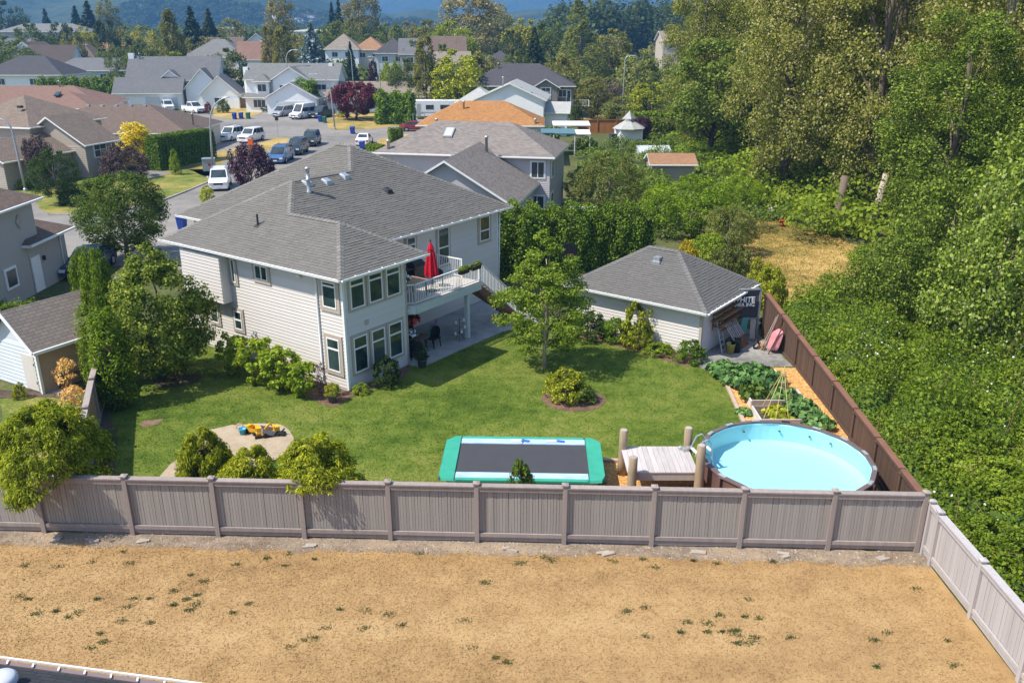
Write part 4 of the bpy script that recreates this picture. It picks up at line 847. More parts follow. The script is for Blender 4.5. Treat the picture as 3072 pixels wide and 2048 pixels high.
BR = thing('bramble_thicket', 'bramble thicket with white blossoms filling the ground right of the fences', 'brambles', (0, 0, 0)); kind(BR, 'stuff')
kind(link('bramble_stems', arr_mesh('stems', V, F, mat('bramble_inner', (.06, .10, .02), .95, .1, .4, 4)), BR), 'stuff')
def near_scatter(poly, n, c=(14, 16), pw=1.0):
    q = scatter(poly, n); dd = np.hypot(q[:, 0] - 8, q[:, 1]); k = rng.uniform(0, 1, len(q)) < np.clip((30 / dd) ** pw, .25, 1); return q[k]
Q = near_scatter(bp, 430000, pw=.8); hq = bh(Q[:, 0], Q[:, 1]) * rng.uniform(.62, 1.16, len(Q)); P3 = np.stack([Q[:, 0], Q[:, 1], hq], 1); e = .15
gx = (bh(Q[:, 0] + e, Q[:, 1]) - bh(Q[:, 0] - e, Q[:, 1])) / (2 * e); gy = (bh(Q[:, 0], Q[:, 1] + e) - bh(Q[:, 0], Q[:, 1] - e)) / (2 * e); gx, gy = np.clip(gx, -2, 2), np.clip(gy, -2, 2); Dn = np.stack([-gx, -gy, np.ones(len(Q))], 1); Dn /= np.linalg.norm(Dn, axis=1)[:, None]
V, F = leaf_geo(P3, Dn, .125, .75, .85); kind(link('bramble_leaves', arr_mesh('leaves', V, F, LM['bramble']), BR), 'stuff')
for k in range(150):
    x, y = Q[rng.integers(len(Q))]
    if x < np.interp(y, [8, 20.5, 24, 30, 35, 39.5, 43], [13.0, 13.1, 13.6, 13.9, 14.0, 13.8, 15.2]): continue
    o = kind(link('bramble_mound', TK['bigbush'][1], BR), 'stuff'); r_ = random.uniform(.75, 1.7); o.location = (x, y, 0); o.rotation_euler = (0, 0, random.uniform(0, 6.28)); o.scale = (r_ / 2.34, r_ / 2.34 * random.uniform(.8, 1.2), random.uniform(1.1, 1.95) / 2.4)
    o.material_slots[0].link = 'OBJECT'; o.material_slots[0].material = LM['bramble']
k = rng.choice(len(P3), 2200, replace=False); k = k[np.sin(Q[k, 0] * .8) + np.sin(Q[k, 1] * .6 + 1) > -.2]; V, F = leaf_geo(P3[k] + np.array([0, 0, .06]), Dn[k], .085, .95, 1.5); kind(link('bramble_blossom', arr_mesh('blossom', V, F, mat('blossom_white', (.75, .73, .68), .7, .2, .05)), BR), 'stuff')
# ---- the wood on the right
WG = 'cottonwoods of the wood on the right'
wl = 'cottonwood with pale flickering leaves inside the wood on the right'
woods = [  # x, y, height, radius, kind, leaf, label
 (33.5, 47.5, 21, 5.6, 0, 'cotton2', 'cottonwood standing at the right edge with leaves down to the brambles'), (27.0, 53.0, 15, 4.3, 2, 'cotton2', 'leafy cottonwood in front of the pale leaning trunk'),
 (40, 55, 24, 6, 1, 'cotton2', wl), (33, 60, 24, 5.6, 1, 'cotton', 'cottonwood with a dark forked trunk near the upper right corner'), (28.5, 68, 25, 5.4, 0, 'cotton', wl), (23.5, 74, 24, 5.2, 2, 'cotton', wl), (40, 70, 27, 6, 2, 'cotton', wl), (34, 78, 27, 6, 0, 'cotton', wl), (27.5, 84, 26, 5.6, 1, 'cotton', wl),
 (22.5, 106, 23, 5.0, 0, 'cotton', 'cottonwood at the far left end of the wood with pale leaf flecks'), (29, 98, 26, 5.8, 2, 'cotton', wl), (38, 92, 29, 6.5, 1, 'cotton', wl), (47, 84, 29, 6.5, 0, 'cotton', wl), (48, 64, 27, 6.2, 2, 'cotton', wl), (33, 112, 28, 6.2, 0, 'cotton', wl), (44, 106, 30, 6.5, 2, 'cotton', wl), (54, 100, 31, 7, 1, 'cotton', wl), (41, 128, 30, 6.8, 1, 'cotton', wl), (56, 122, 32, 7, 0, 'cotton', wl), (66, 112, 32, 7, 2, 'cotton', wl), (28, 124, 21, 5.4, 1, 'cotton', wl), (39.5, 44, 20, 5.2, 1, 'cotton2', wl), (59, 84, 30, 7, 1, 'cotton', wl)]
for i, (x, y, hh, rr_, k, lf, lb) in enumerate(woods): plant('cotton%d' % k, lb, x, y, hh, rr_, rz=i * 1.9, leaf=lf, group=WG)
q = MB(); x, y = G(2612, 692); q.tube([(0, 0, -.1), (.25, .1, 1.5), (.6, .2, 4.2)], [.34, .28, .22], 9); o = q.obj('tree_stump', m_palebark, None, True); o.location = (x, y, 0); tag(o, 'pale bare leaning trunk rising from the brambles under the wood', 'trunk')
q = MB(); x, y = G(2505, 690); q.tube([(0, 0, -.1), (.12, .1, 1.5), (.3, .2, 4.0)], [.36, .30, .26], 9); o = q.obj('tree_stump', m_bark, None, True); o.location = (x, y, 0); tag(o, 'dark leaning trunk left of the pale bare one under the wood', 'trunk')
x, y = G(2130, 500); plant('bigmaple', 'bright green big-leaf tree with a dark bare stem at the left of the wood', x, y, 13.2, 5.2, rz=.7)
for i, (x, y, hh, rr_, lf, lb) in enumerate(((18.6, 39.6, 5.2, 2.5, 'cotton2', 'leftmost leafy tree rising out of the bramble slope'), (21.6, 36.2, 6.8, 3.2, 'cotton2', 'lowest bright cottonwood on the bramble slope near the right edge'), (22.2, 42.0, 7.4, 3.2, 'cotton2', 'bright young cottonwood just right of the pale leaning trunk'), (29.5, 47.0, 9, 4.2, 'cotton2', 'spreading young cottonwood behind the bright one'), (27.8, 43.5, 10.5, 4.4, 'cotton2', 'bright young cottonwood above the brambles at the right edge'), (24.8, 38.6, 9.2, 3.7, 'cotton2', 'leafy tree cut by the right edge above the brambles'), (30.5, 56.5, 10, 4.6, 'cotton2', 'mid-height young cottonwood behind the bright one at the right'), (36, 50, 11, 5, 'cotton2', 'dense young cottonwood beside the right-edge tree'))):
    plant('under', lb, x, y, hh, rr_, leaf=lf, rz=i * 2.2)
# ---- garden trees and shrubs between the garage and the wood
for tk, lf, lb, cx, top, Y, wpx in (('fruit', 'olive', 'greyish fruit tree left of the red-brown shed roof', 1835, 462, 64, 215), ('fruit', 'vine', 'bright lime fruit tree behind the garage ridge', 2075, 528, 60, 290), ('fruit', 'olive', 'dull olive tree right of the lime fruit tree', 2195, 620, 55, 170), ('fruit', 'shrub', 'dark green tree next to the lavender house corner', 1745, 500, 72, 110), ('fruit', 'vine', 'green tree in front of the red-brown shed', 1990, 555, 66, 130), ('fruit', 'vine', 'bushy green tree where the meadow meets the garden', 2225, 530, 68, 150)):
    at_photo(tk, lb, cx, top, Y, wpx, leaf=lf)
for tk, lf, lb, cx, top, Y, wpx in (('bush0', 'yellow', 'orange-yellow shrub peeping over the garage ridge', 2065, 722, 48, 90), ('bush1', 'lime', 'yellow-green shrub at the far end of the brown fence', 2318, 800, 43.5, 110), ('bush2', 'lime', 'yellowish shrub behind the right corner of the garage roof', 2285, 770, 46.5, 80), ('bush0', 'shrub', 'leafy bush between the grey sign and the fence end', 2290, 915, 43.5, 60),
                                    ('bush1', 'olive', 'weedy grey-green bush behind the right garage eave', 2180, 745, 48, 130), ('bush0', 'olive', 'straw-coloured weedy bush at the left edge of the meadow', 2225, 735, 51, 80), ('bush2', 'rasp', 'green weedy clump behind the garage ridge end', 2130, 700, 53, 130), ('bush2', 'rasp', 'leafy green bush below the dark leaning trunk', 2530, 660, 62, 190), ('bush0', 'bramble', 'wide bramble bush at the right edge of the meadow', 2655, 735, 52, 200), ('bush1', 'bramble', 'wide green bush below the leaning trunks', 2760, 790, 47, 260)):
    at_photo('bigbush' if wpx > 85 else tk, lb, cx, top, Y, wpx, leaf=lf, name='bush', cat='shrub')
at_photo('fruit', 'thin young sapling in the dry meadow beyond the brown fence', 2500, 822, 44.5, 95, leaf='bay')
q = MB()
for k in range(260):
    x, y = Q[rng.integers(len(Q))]; z = float(bh(np.array([x]), np.array([y]))[0]); a = random.uniform(0, 6.28); L = random.uniform(.5, 1.3); q.tube([(x, y, z * .6), (x + .4 * L * math.cos(a), y + .4 * L * math.sin(a), z + .35 * L), (x + L * math.cos(a), y + L * math.sin(a), z + .1)], [.012, .01, .005], 4, cap=False)
kind(q.obj('bramble_canes', mat('cane_brown', (.20, .13, .07), .8, .2, .3), BR), 'stuff')
# ================================================================ garage
GO = G(2122, 940.4, 2.3); gl_ = np.array(G(1693, 853, 2.3)); gr_ = np.array(G(2277, 850, 2.3)); go = np.array(GO)
GT = math.atan2(*(gr_ - go)[::-1]); GLn = float(np.linalg.norm(gl_ - go)); GW = float(np.linalg.norm(gr_ - go))      # frame: x along the right eave, y along the left eave
GA = thing('garage', 'small beige garage with grey hip roof behind the lawn tree', 'garage', (GO[0], GO[1], 0), GT); gz = 2.3; go_ = .42
mb = MB(); mb.box(go_, GW - 1.45, go_, GLn - go_, 0, gz - .1); gwall = mb.obj('wall', m_siding, GA)
siding(gwall, (go_, GLn - go_), (go_, go_), .1, gz - .12); siding(gwall, (go_, go_), (GW - 1.45, go_), .1, gz - .12)
corner(GA, go_, go_, .02, gz - .14, .13, m_trim)
gs = .60; ga, gb = (GW / 2, GW / 2, gz + gs * GW / 2), (GW / 2, GLn - GW / 2, gz + gs * GW / 2)
g0, g1, g2, g3 = (0, 0, gz), (GW, 0, gz), (GW, GLn, gz), (0, GLn, gz)
gpl = [[g0, g1, ga], [g1, g2, gb, ga], [g2, g3, gb], [g3, g0, ga, gb]]
roof2 = roof_body('roof', gpl, [g0, g1, g2, g3], GA, m_roofbase, m_white, .17)
shingle_roof(roof2, gpl, m_shing_g, (0, 0, CAM_H)); caps(roof2, [(g0, ga), (g1, ga), (ga, gb), (g3, gb)], mat('garage_ridge', (.15, .143, .135), .92, .2, .1, 3, rnd=.1), .34)
gutter(GA, g3, g0, (-1, 0), .6); gutter(GA, g0, g1, (0, -1), .45)
q = MB(); q.box(GW / 2 - .9, GW / 2 - .55, GLn * .47, GLn * .47 + .33, gz + gs * (GW / 2 - .75) - .06, gz + gs * (GW / 2 - .75) + .2); q.box(GW / 2 - .98, GW / 2 - .5, GLn * .47 - .06, GLn * .47 + .39, gz + gs * (GW / 2 - .78) - .16, gz + gs * (GW / 2 - .78) + .02); q.obj('roof_vent', m_galv, GA)
# everything kept along the garage's shaded side; gp turns (along, out) into the world
gB = np.array([math.cos(GT), math.sin(GT)]); gN = np.array([gB[1], -gB[0]])
def gp(s, o, z=0.0): q = go + gB * s + gN * (o - go_); return (float(q[0]), float(q[1]), z)
m_plank = mat('stored_lumber', (.24, .13, .06), .8, .2, .25, 3, rnd=.3); m_rust = mat('rusty_wood', (.20, .085, .05), .85, .2, .25, 4)
RK = thing('lumber_rack', 'wall rack of brown planks on the shaded garage side under the eave', 'rack', gp(1.6, .03), GT)
for k in range(9):
    q = MB(); z = (1.25, 1.25, 1.27, 1.55, 1.56, 1.58, 1.82, 1.84, 1.0)[k]; x0 = random.uniform(-.5, .1); q.box(x0, x0 + random.uniform(2.2, 3.0), -.12 - .13 * (k % 3) - .1, -.02 - .13 * (k % 3) - .1, z, z + .05); q.obj('plank', m_plank, RK)
for x in (0, 1.2, 2.3): q = MB(); q.box(x - .03, x + .03, -.5, .0, 1.18, 1.24); q.box(x - .03, x + .03, -.5, .0, 1.48, 1.53); q.box(x - .02, x + .02, -.04, 0, 1, 1.95); q.obj('bracket', m_rust, RK)
m_alu = mat('aluminium', (.55, .57, .58), .4, .5, .06, 5, metal=.5)
LD = thing('ladder', 'aluminium step ladder leaning on the shaded garage side', 'ladder', gp(1.45, .35), GT)
for x in (0, .42): q = MB(); q.bar((x, -.35, 0), (x + (.04 if x == 0 else -.04), .1, 1.55), .05, .03); q.obj('rail', m_alu, LD)
for k in range(6): q = MB(); f = (k + .6) / 6.3; q.bar((.02 + .04 * f, -.35 + .45 * f, 1.55 * f), (.40 - .04 * f, -.35 + .45 * f, 1.55 * f), .06, .025); q.obj('rung', m_alu, LD)
SL = thing('slatted_panel', 'slatted wooden panel leaning by the garage wall beside the bins', 'panel', gp(2.75, .45), GT)
m_greyw = mat('grey_weathered_wood', (.40, .35, .32), .85, .2, .15, 3, stretch=(6, 6, 1), rnd=.15)
for k in range(7): q = MB(); x = -.55 + k * .19; q.bar((x, -.45, .5), (x, .12, 1.25), .09, .025); q.obj('slat', m_greyw, SL)
q = MB(); q.hexa([(-.62, -.72, .05), (.68, -.72, .05), (.68, -.68, .03), (-.62, -.68, .03), (-.62, -.42, .55), (.68, -.42, .55), (.68, -.38, .53), (-.62, -.38, .53)]); q.obj('board', m_rust, SL)
def tub(name, label, loc, r0, r1, hh, m, cat='bin', n=14, rim=.02):
    q = MB(); q.lathe([(r0, 0), (r1, hh), (r1 + rim, hh), (r1 + rim, hh - .03), (r1 - .02, hh - .035), (r0 - .02, .03)], n); o = q.obj(name, m, None, True); o.location = loc; return tag(o, label, cat)
tub('bucket', 'pale yellow bucket standing by the dark bin on the gravel', gp(1.75, .95), .15, .2, .5, mat('yellow_plastic', (.45, .38, .10), .5, .3, .1)); tub('rubbish_bin', 'dark green round bin between the yellow bucket and the slatted panel', gp(2.1, 1.05), .22, .27, .62, mat('dark_green_plastic', (.02, .035, .028), .5, .3, .1))
tub('bucket', 'small white bucket at the far end of the gravel yard', G(2270, 986) + (0,), .13, .16, .34, m_white); tub('rubbish_bin', 'dark tub beside the small white bucket under the vine', G(2293, 985) + (0,), .22, .26, .5, m_black)
# the old signboard: white letters on black, on a grey frame
sx, sy = 11.3, 38.85; SG = thing('signboard', 'grey framed sign at the far corner of the garage, white letters on black', 'sign', (sx, sy, 0), .12)
m_frameg = mat('grey_frame', (.26, .26, .26), .7, .3, .08); m_signb = mat('sign_black', (.02, .02, .022), .6, .3, .05)
for a, b in (((-.55, 0), (-.55, 2.45)), ((.62, 0), (.62, 2.45)), ((-.6, 2.41), (.67, 2.41)), ((-.6, .95), (.67, .95))): q = MB(); q.bar((a[0], 0, a[1]), (b[0], 0, b[1]), .10, .08); q.obj('frame_bar', m_frameg, SG)
q = MB(); q.box(-.5, .57, .0, .03, .98, 2.36); q.obj('dark_panel', mat('dark_slate', (.07, .065, .075), .7, .3, .1), SG)
q = MB(); q.box(-.95, .36, -.10, -.06, 1.55, 2.12); board = q.obj('board', m_signb, SG)
def text(body, size, loc, parent, m, name='lettering', ext=.006, rx=PI / 2):
    cu = bpy.data.curves.new(name, 'FONT'); cu.body = body; cu.size = size; cu.extrude = ext; cu.offset = .012; cu.align_x = 'RIGHT'; cu.materials.append(m); tmp = bpy.data.objects.new('t', cu); COL.objects.link(tmp)
    dg = bpy.context.evaluated_depsgraph_get(); me = bpy.data.meshes.new_from_object(tmp.evaluated_get(dg)); bpy.data.objects.remove(tmp); o = link(name, me, parent); o.location = loc; o.rotation_euler = (rx, 0, 0); return o
text('WHITE', .36, (.33, -.108, 1.82), board, m_white); text('MEA INC', .25, (.33, -.108, 1.60), board, m_white)
q = MB(); q.hexa([(-.35, -.3, 0), (-.05, -.3, 0), (-.05, -.26, 0), (-.35, -.26, 0), (-.2, -.13, 1.05), (.1, -.13, 1.05), (.1, -.1, 1.05), (-.2, -.1, 1.05)]); o = q.obj('plank', mat('teal_board', (.10, .30, .28), .6, .3, .1), None); o.location = (sx, sy, 0); tag(o, 'narrow teal board leaning below the white-lettered sign', 'board')
q = MB(); q.hexa([(.2, -.3, 0), (.45, -.3, 0), (.45, -.27, 0), (.2, -.27, 0), (.22, -.12, .95), (.47, -.12, .95), (.47, -.1, .95), (.22, -.1, .95)]); o = q.obj('plank', m_greyw, None); o.location = (sx, sy, 0); tag(o, 'grey board leaning right of the teal one', 'board')
# wheelbarrow tipped up against the brown fence
WB = thing('wheelbarrow', 'faded red wheelbarrow tipped up against the brown fence', 'wheelbarrow', (12.0, 36.7, 0), -1.35); m_wbr = mat('faded_red', (.66, .27, .30), .45, .4, .3, 2)
q = MB(); P = []
for z, k in ((0, 1.0), (.28, .62)):
    for x, y in ((-.36, 0), (.36, 0), (.36, .95), (-.36, .95)): P.append((x * k, .12 + (y - .45) * k * .35 + .35 - z * .9, .10 + (y) * (1 - .15 * (1 - k)) * .95 + .05))
V = [];
for t, (rw, dp) in enumerate(((.34, 0), (.22, .26))):
    for k in range(16): a = 2 * PI * k / 16; cx_ = rw * math.copysign(abs(math.cos(a)) ** .6, math.cos(a)); cz_ = (.52 - .1 * t) * math.copysign(abs(math.sin(a)) ** .6, math.sin(a)); V.append((cx_, .25 - dp * 1.0 + cz_ * .25, .62 + cz_ * .95))
q = MB(); q.add(V, [(k, (k + 1) % 16, 16 + (k + 1) % 16, 16 + k) for k in range(16)] + [tuple(range(16, 32))]); q.obj('tray', m_wbr, WB)
q = MB(); q.tube([(.17 * math.cos(a), 0, .17 * math.sin(a)) for a in np.linspace(0, 2 * PI, 17)], .05, 8); wo_ = q.obj('wheel', mat('tan_tyre', (.36, .22, .12), .8, .2, .15), WB, True); wo_.location = (-.5, -.25, .2)
for x in (-.22, .22): q = MB(); q.bar((x, -.25, .05), (x * 1.4, .35, 1.5), .045, .045); q.obj('handle', m_rust, WB)
for k, (dx, h2) in enumerate(((-.05, 1.7), (.1, 1.5))):
    q = MB(); q.tube([(0, -.3, 0), (.1, .25, h2)], .018, 6); q.cbox((0, -.3, .08), .28, .04, .18); o = q.obj('garden_tool', m_greyw, None); o.location = (12.1 + dx, 37.4 + dx * 4, 0); o.rotation_euler = (0, 0, -1.3); tag(o, ('long-handled rake against the brown fence above the wheelbarrow', 'shovel against the brown fence behind the wheelbarrow')[k], 'tool')
q = MB(); q.tube([(.2 * math.cos(a), .05 * math.sin(2 * a), .24 + .2 * math.sin(a)) for a in np.linspace(0, 2 * PI, 15)], .045, 7); o = q.obj('tyre', m_black, None, True); o.location = (11.45, 37.2, 0); o.rotation_euler = (0, 0, .8); tag(o, 'dark loose tyre standing left of the wheelbarrow', 'tyre')
# basketball hoop seen through the lawn tree
BH = thing('basketball_hoop', 'dark basketball backboard on a pole in front of the cedar hedge', 'basketball hoop', (3.1, 46.8, 0), .25); BH.scale = (.78, .78, .86)
q = MB(); q.tube([(0, 0, 0), (0, 0, 2.5), (0, -.5, 2.75)], .05, 8); q.obj('pole', m_dark, BH)
V = [(x, -.5, z) for x, z in ((-.6, 2.45), (.6, 2.45), (.68, 2.9), (.4, 3.3), (-.4, 3.3), (-.68, 2.9))]; q = MB(); q.add(V + [(x, -.55, z) for x, _, z in V], [(0, 1, 2, 3, 4, 5), (11, 10, 9, 8, 7, 6)] + [(i, 6 + i, 6 + (i + 1) % 6, (i + 1) % 6) for i in range(6)]); q.obj('backboard', m_black, BH)
q = MB(); q.tube([(.22 * math.cos(a), -.8 + .22 * math.sin(a), 2.6) for a in np.linspace(0, 2 * PI, 15)], .015, 5); q.obj('rim', m_rust, BH)

# ================================================================ pool
PC = (8.78, 24.2); PR = 2.68; PH = 1.22; PL = thing('swimming_pool', 'round above-ground pool with brown wall and pale blue water', 'pool', (PC[0], PC[1], 0), .1)
m_poolw = mat('pool_wall_brown', (.13, .075, .062), .55, .35, .15, 2, rnd=.05); m_poolr = mat('pool_rim', (.15, .105, .10), .5, .4, .12, 4)
m_liner = mat('pool_liner', (.55, .84, .90), .5, .3, .03, 1.5); NS = 16
pv = [(math.cos(2 * PI * k / NS), math.sin(2 * PI * k / NS)) for k in range(NS)]
for k in range(NS):
    a, b = pv[k], pv[(k + 1) % NS]; q = MB(); q.hexa([(a[0] * r_, a[1] * r_, .02) if j == 0 else (b[0] * r_, b[1] * r_, .02) for j, r_ in ((0, PR * .985), (0, PR), (1, PR), (1, PR * .985))] + [(a[0] * r_, a[1] * r_, PH - .06) if j == 0 else (b[0] * r_, b[1] * r_, PH - .06) for j, r_ in ((0, PR * .985), (0, PR), (1, PR), (1, PR * .985))]); q.obj('wall_panel', m_poolw, PL)
    q = MB(); e = .0; i_, o_ = PR - .09, PR + .07; q.hexa([(a[0] * i_, a[1] * i_, PH - .05), (a[0] * o_, a[1] * o_, PH - .05), (b[0] * o_, b[1] * o_, PH - .05), (b[0] * i_, b[1] * i_, PH - .05), (a[0] * i_, a[1] * i_, PH), (a[0] * (o_ - .01), a[1] * (o_ - .01), PH), (b[0] * (o_ - .01), b[1] * (o_ - .01), PH), (b[0] * i_, b[1] * i_, PH)]); q.obj('rim', m_poolr, PL)
    ang = 2 * PI * k / NS; M = Matrix.Rotation(ang, 4, 'Z'); q = MB(M); q.box(PR - .02, PR + .1, -.06, .06, 0, PH - .055); q.obj('upright', m_poolw, PL)
    q = MB(Matrix.Rotation(ang, 4, 'Z')); q.box(PR * .985 - .045, PR + .02, -.14, .14, PH + .003, PH + .015); q.box(PR - .05, PR, -.05, .05, PH + .015, PH + .022); q.obj('rim_plate', [m_alu, m_black][k % 5 == 3], PL)
n = 64; R_ = PR * .962; V = [(R_ * math.cos(2 * PI * k / n), R_ * math.sin(2 * PI * k / n), z) for z in (PH - .07, .52) for k in range(n)] + [(R_ * .93 * math.cos(2 * PI * k / n), R_ * (.93) * math.sin(2 * PI * k / n), .42) for k in range(n)]
q = MB(); q.add(V, [((k + 1) % n, k, n + k, n + (k + 1) % n) for k in range(n)] + [(n + (k + 1) % n, n + k, 2 * n + k, 2 * n + (k + 1) % n) for k in range(n)] + [tuple(range(2 * n, 3 * n))]); q.obj('liner', m_liner, PL)
m_water, t, o = nodes('pool_water'); tr = N(t, 'ShaderNodeBsdfTransparent'); tr.inputs[0].default_value = (.81, .965, 1.0, 1); gl = N(t, 'ShaderNodeBsdfGlossy'); gl.inputs['Roughness'].default_value = .03; fr = N(t, 'ShaderNodeFresnel'); fr.inputs[0].default_value = 1.33
nz = noise(t, 2.2, 3, .5); bp_ = N(t, 'ShaderNodeBump'); bp_.inputs['Strength'].default_value = .25; bp_.inputs['Distance'].default_value = .05; t.links.new(nz.outputs[0], bp_.inputs['Height']); t.links.new(bp_.outputs[0], gl.inputs['Normal']); t.links.new(bp_.outputs[0], fr.inputs['Normal'])
mx = N(t, 'ShaderNodeMixShader'); t.links.new(fr.outputs[0], mx.inputs[0]); t.links.new(tr.outputs[0], mx.inputs[1]); t.links.new(gl.outputs[0], mx.inputs[2]); t.links.new(mx.outputs[0], o.inputs[0])
q = MB(); q.add([(R_ * .999 * math.cos(2 * PI * k / n), R_ * .999 * math.sin(2 * PI * k / n), PH - .11) for k in range(n)], [tuple(range(n))]); q.obj('water', m_water, PL)
for a in (1.75, 1.25, .85, .55): q = MB(); q.lathe([(.05, 0), (.03, .02)], 8); o = q.obj('jet', m_black, PL); o.location = (R_ * .975 * math.cos(a), R_ * .975 * math.sin(a), PH - .32)
q = MB(); lad = []
PLd = thing('pool_ladder', 'folding grey pool ladder beside the log platform at the rim', 'ladder', (6.25, 24.9, 0), .25)
for y in (-.22, .22): q = MB(); q.tube([(-.35, y, .98), (-.12, y, 1.5), (.06, y, 1.55), (.2, y, 1.4), (.3, y, .6)], .025, 8); q.obj('rail', m_galv, PLd)
for x, z in ((-.28, 1.1), (.24, 1.1), (.27, .8)): q = MB(); q.bar((x, -.22, z), (x, .22, z), .1, .03); q.obj('step', m_white, PLd)
q = MB(); q.cbox((0, 0, .05), .2, .16, .1, .2); q.cbox((.16, .1, .06), .16, .2, .12, .6); q.lathe([(.07, 0), (.08, .1), (.03, .13)], 10, (-.14, .1, 0)); o = q.obj('pool_pump', m_galv, None); o.location = (5.72, 25.0, 1.0); tag(o, 'small grey pump unit on the log platform beside the ladder', 'pump')

# ================================================================ log-post platform
PF = thing('log_platform', 'weathered wooden platform on four log posts beside the pool', 'platform', (4.75, 24.4, 0), 0)
m_deckw = mat('silvered_planks', (.50, .45, .43), .85, .2, .16, 2.5, stretch=(7, .8, 1), rnd=.1); m_log = mat('log_post', (.34, .255, .17), .85, .2, .25, 2.5, stretch=(7, 7, .8), bump=.5, bscale=25)
for k in range(13):
    x0 = -1.12 + k * .172; q = MB(); q.hexa([(x0, -.85, .96), (x0 + .163, -.85, .96), (x0 + .163, .92, .96), (x0, .92, .96), (x0, -.85, 1.0), (x0 + .163, -.85, 1.0 + random.uniform(-.004, .004)), (x0 + .163, .92, 1.0), (x0, .92, 1.0)]); q.obj('plank', m_deckw, PF)
for y in (-.80, .84): q = MB(); q.box(-1.06, 1.08, y - .03, y + .03, .70, .955); q.obj('beam', m_greyw, PF)
for x in (-1.0, 0, 1.0): q = MB(); q.box(x - .03, x + .03, -.77, .81, .78, .955); q.obj('joist', m_greyw, PF)
for x, y, hh in ((-1.06, .80, 1.68), (1.12, .86, 1.72), (-1.0, -1.0, 1.62), (1.12, -1.0, 2.02)):
    q = MB(); pr = [(.155, 0), (.15, hh * .3), (.14, hh * .7), (.135, hh - .02), (.11, hh)]; q.lathe(pr, 14); lo = q.obj('log_post', m_log, PF, True); lo.location = (x, y, 0); lo.rotation_euler = (random.uniform(-.015, .015), random.uniform(-.015, .015), random.uniform(0, 3))
    q = MB(); q.lathe([(.108, 0), (.02, .006)], 12); ce = q.obj('cut_end', m_greyw, lo); ce.location = (0, 0, hh + .001)
q = MB(); q.lathe([(.17, 0), (.17, .26), (.16, .3)], 16); o = q.obj('filter_drum', mat('navy_plastic', (.03, .06, .12), .5, .4, .1), None, True); o.location = (4.15, 23.1, .0); o.scale = (1, 1, 1.9); tag(o, 'dark blue drum under the near edge of the log platform', 'drum')
# timbers that edge the grass
m_timb = mat('edging_timber', (.48, .36, .27), .85, .2, .12, 3, stretch=(4, 4, 1))
for a, b, lb in (((8.78, 28.7), (8.9, 30.8), 'near pale edging timber between the lawn and the wood chips'), ((8.9, 30.82), (9.03, 32.9), 'far pale edging timber between the lawn and the squash leaves'), ((3.12, 26.1), (3.75, 26.05), 'short edging timber left of the log platform')):
    q = MB(); q.bar((*a, .06), (*b, .06), .14, .12); tag(q.obj('edging_timber', m_timb, None), lb, 'timber')

# ================================================================ trampoline
TR = thing('trampoline', 'rectangular trampoline with green and pale blue edge pads', 'trampoline', (.35, 24.75, 0), -.03)
m_pad = mat('green_vinyl', (.045, .35, .23), .45, .4, .12, 2.5); m_padb = mat('faded_blue_vinyl', (.42, .56, .82), .5, .4, .28, 1.6, stretch=(1, 3, 1)); m_mesh = mat('trampoline_mesh', (.06, .06, .065), .7, .3, .06, 3); m_blue = mat('blue_vinyl', (.05, .13, .45), .5, .4, .2, 3)
zt = .86; X1, Y1, X0, Y0, cx_ = 2.62, 1.52, 2.12, 1.0, .34
q = MB(); q.box(-X0 - .02, X0 + .02, -Y0 - .02, Y0 + .02, zt - .03, zt - .015); q.obj('mat', m_mesh, TR)
def pad(nm, poly, m, z0=zt - .04, z1=zt + .03):
    q = MB(); n = len(poly); c = np.mean(poly, 0); top = [tuple(c + (np.array(p) - c) * .97) for p in poly]; q.add([(*p, z0) for p in poly] + [(*p, z1) for p in top], [tuple(range(n - 1, -1, -1)), tuple(range(n, 2 * n))] + [(i, (i + 1) % n, n + (i + 1) % n, n + i) for i in range(n)]); return q.obj(nm, m, TR)
for s in (-1, 1):
    pad('end_pad', [(s * X0, -Y1), (s * (X1 - .12), -Y1 + .02), (s * X1, -Y1 + cx_), (s * X1, Y1 - cx_), (s * (X1 - .3), Y1), (s * X0, Y1)][::s], m_pad)
    for k in range(2):
        x0 = -X0 + .002 + k * X0; pad('side_pad', [(x0, s * Y0), (x0 + X0 - .004, s * Y0), (x0 + X0 - .004, s * (Y1 - .16)), (x0, s * (Y1 - .16))][::s], m_padb, zt - .045, zt + .01)
    pad('side_edge', [(-X0 + .003, s * (Y1 - .158)), (X0 - .003, s * (Y1 - .158)), (X0 - .003, s * Y1), (-X0 + .003, s * Y1)][::s], m_pad, zt - .05, zt + .012)
for x in (-.25, .95): q = MB(); q.cbox((x, 1.22, zt + .025), .34, .15, .012, .1); q.obj('warning_label', m_white, TR); q = MB(); q.cbox((x + .33, 1.2, zt + .025), .26, .13, .014, -.25); q.obj('label_patch', m_blue, TR)
q = MB(); rim = [(-X1 + .08, -Y1 + .3), (-X1 + .3, -Y1 + .06), (X1 - .3, -Y1 + .06), (X1 - .08, -Y1 + .3), (X1 - .08, Y1 - .3), (X1 - .3, Y1 - .06), (-X1 + .3, Y1 - .06), (-X1 + .08, Y1 - .3)]; q.tube([(*p, zt - .08) for p in rim + rim[:1]], .03, 8); q.obj('frame', m_galv, TR)
for x in (-1.9, -.7, .7, 1.9):
    for y in (-1, 1): q = MB(); q.tube([(x, y * (Y1 - .06), zt - .1), (x, y * (Y1 - .1), 0)], .025, 8); q.obj('leg', m_galv, TR)
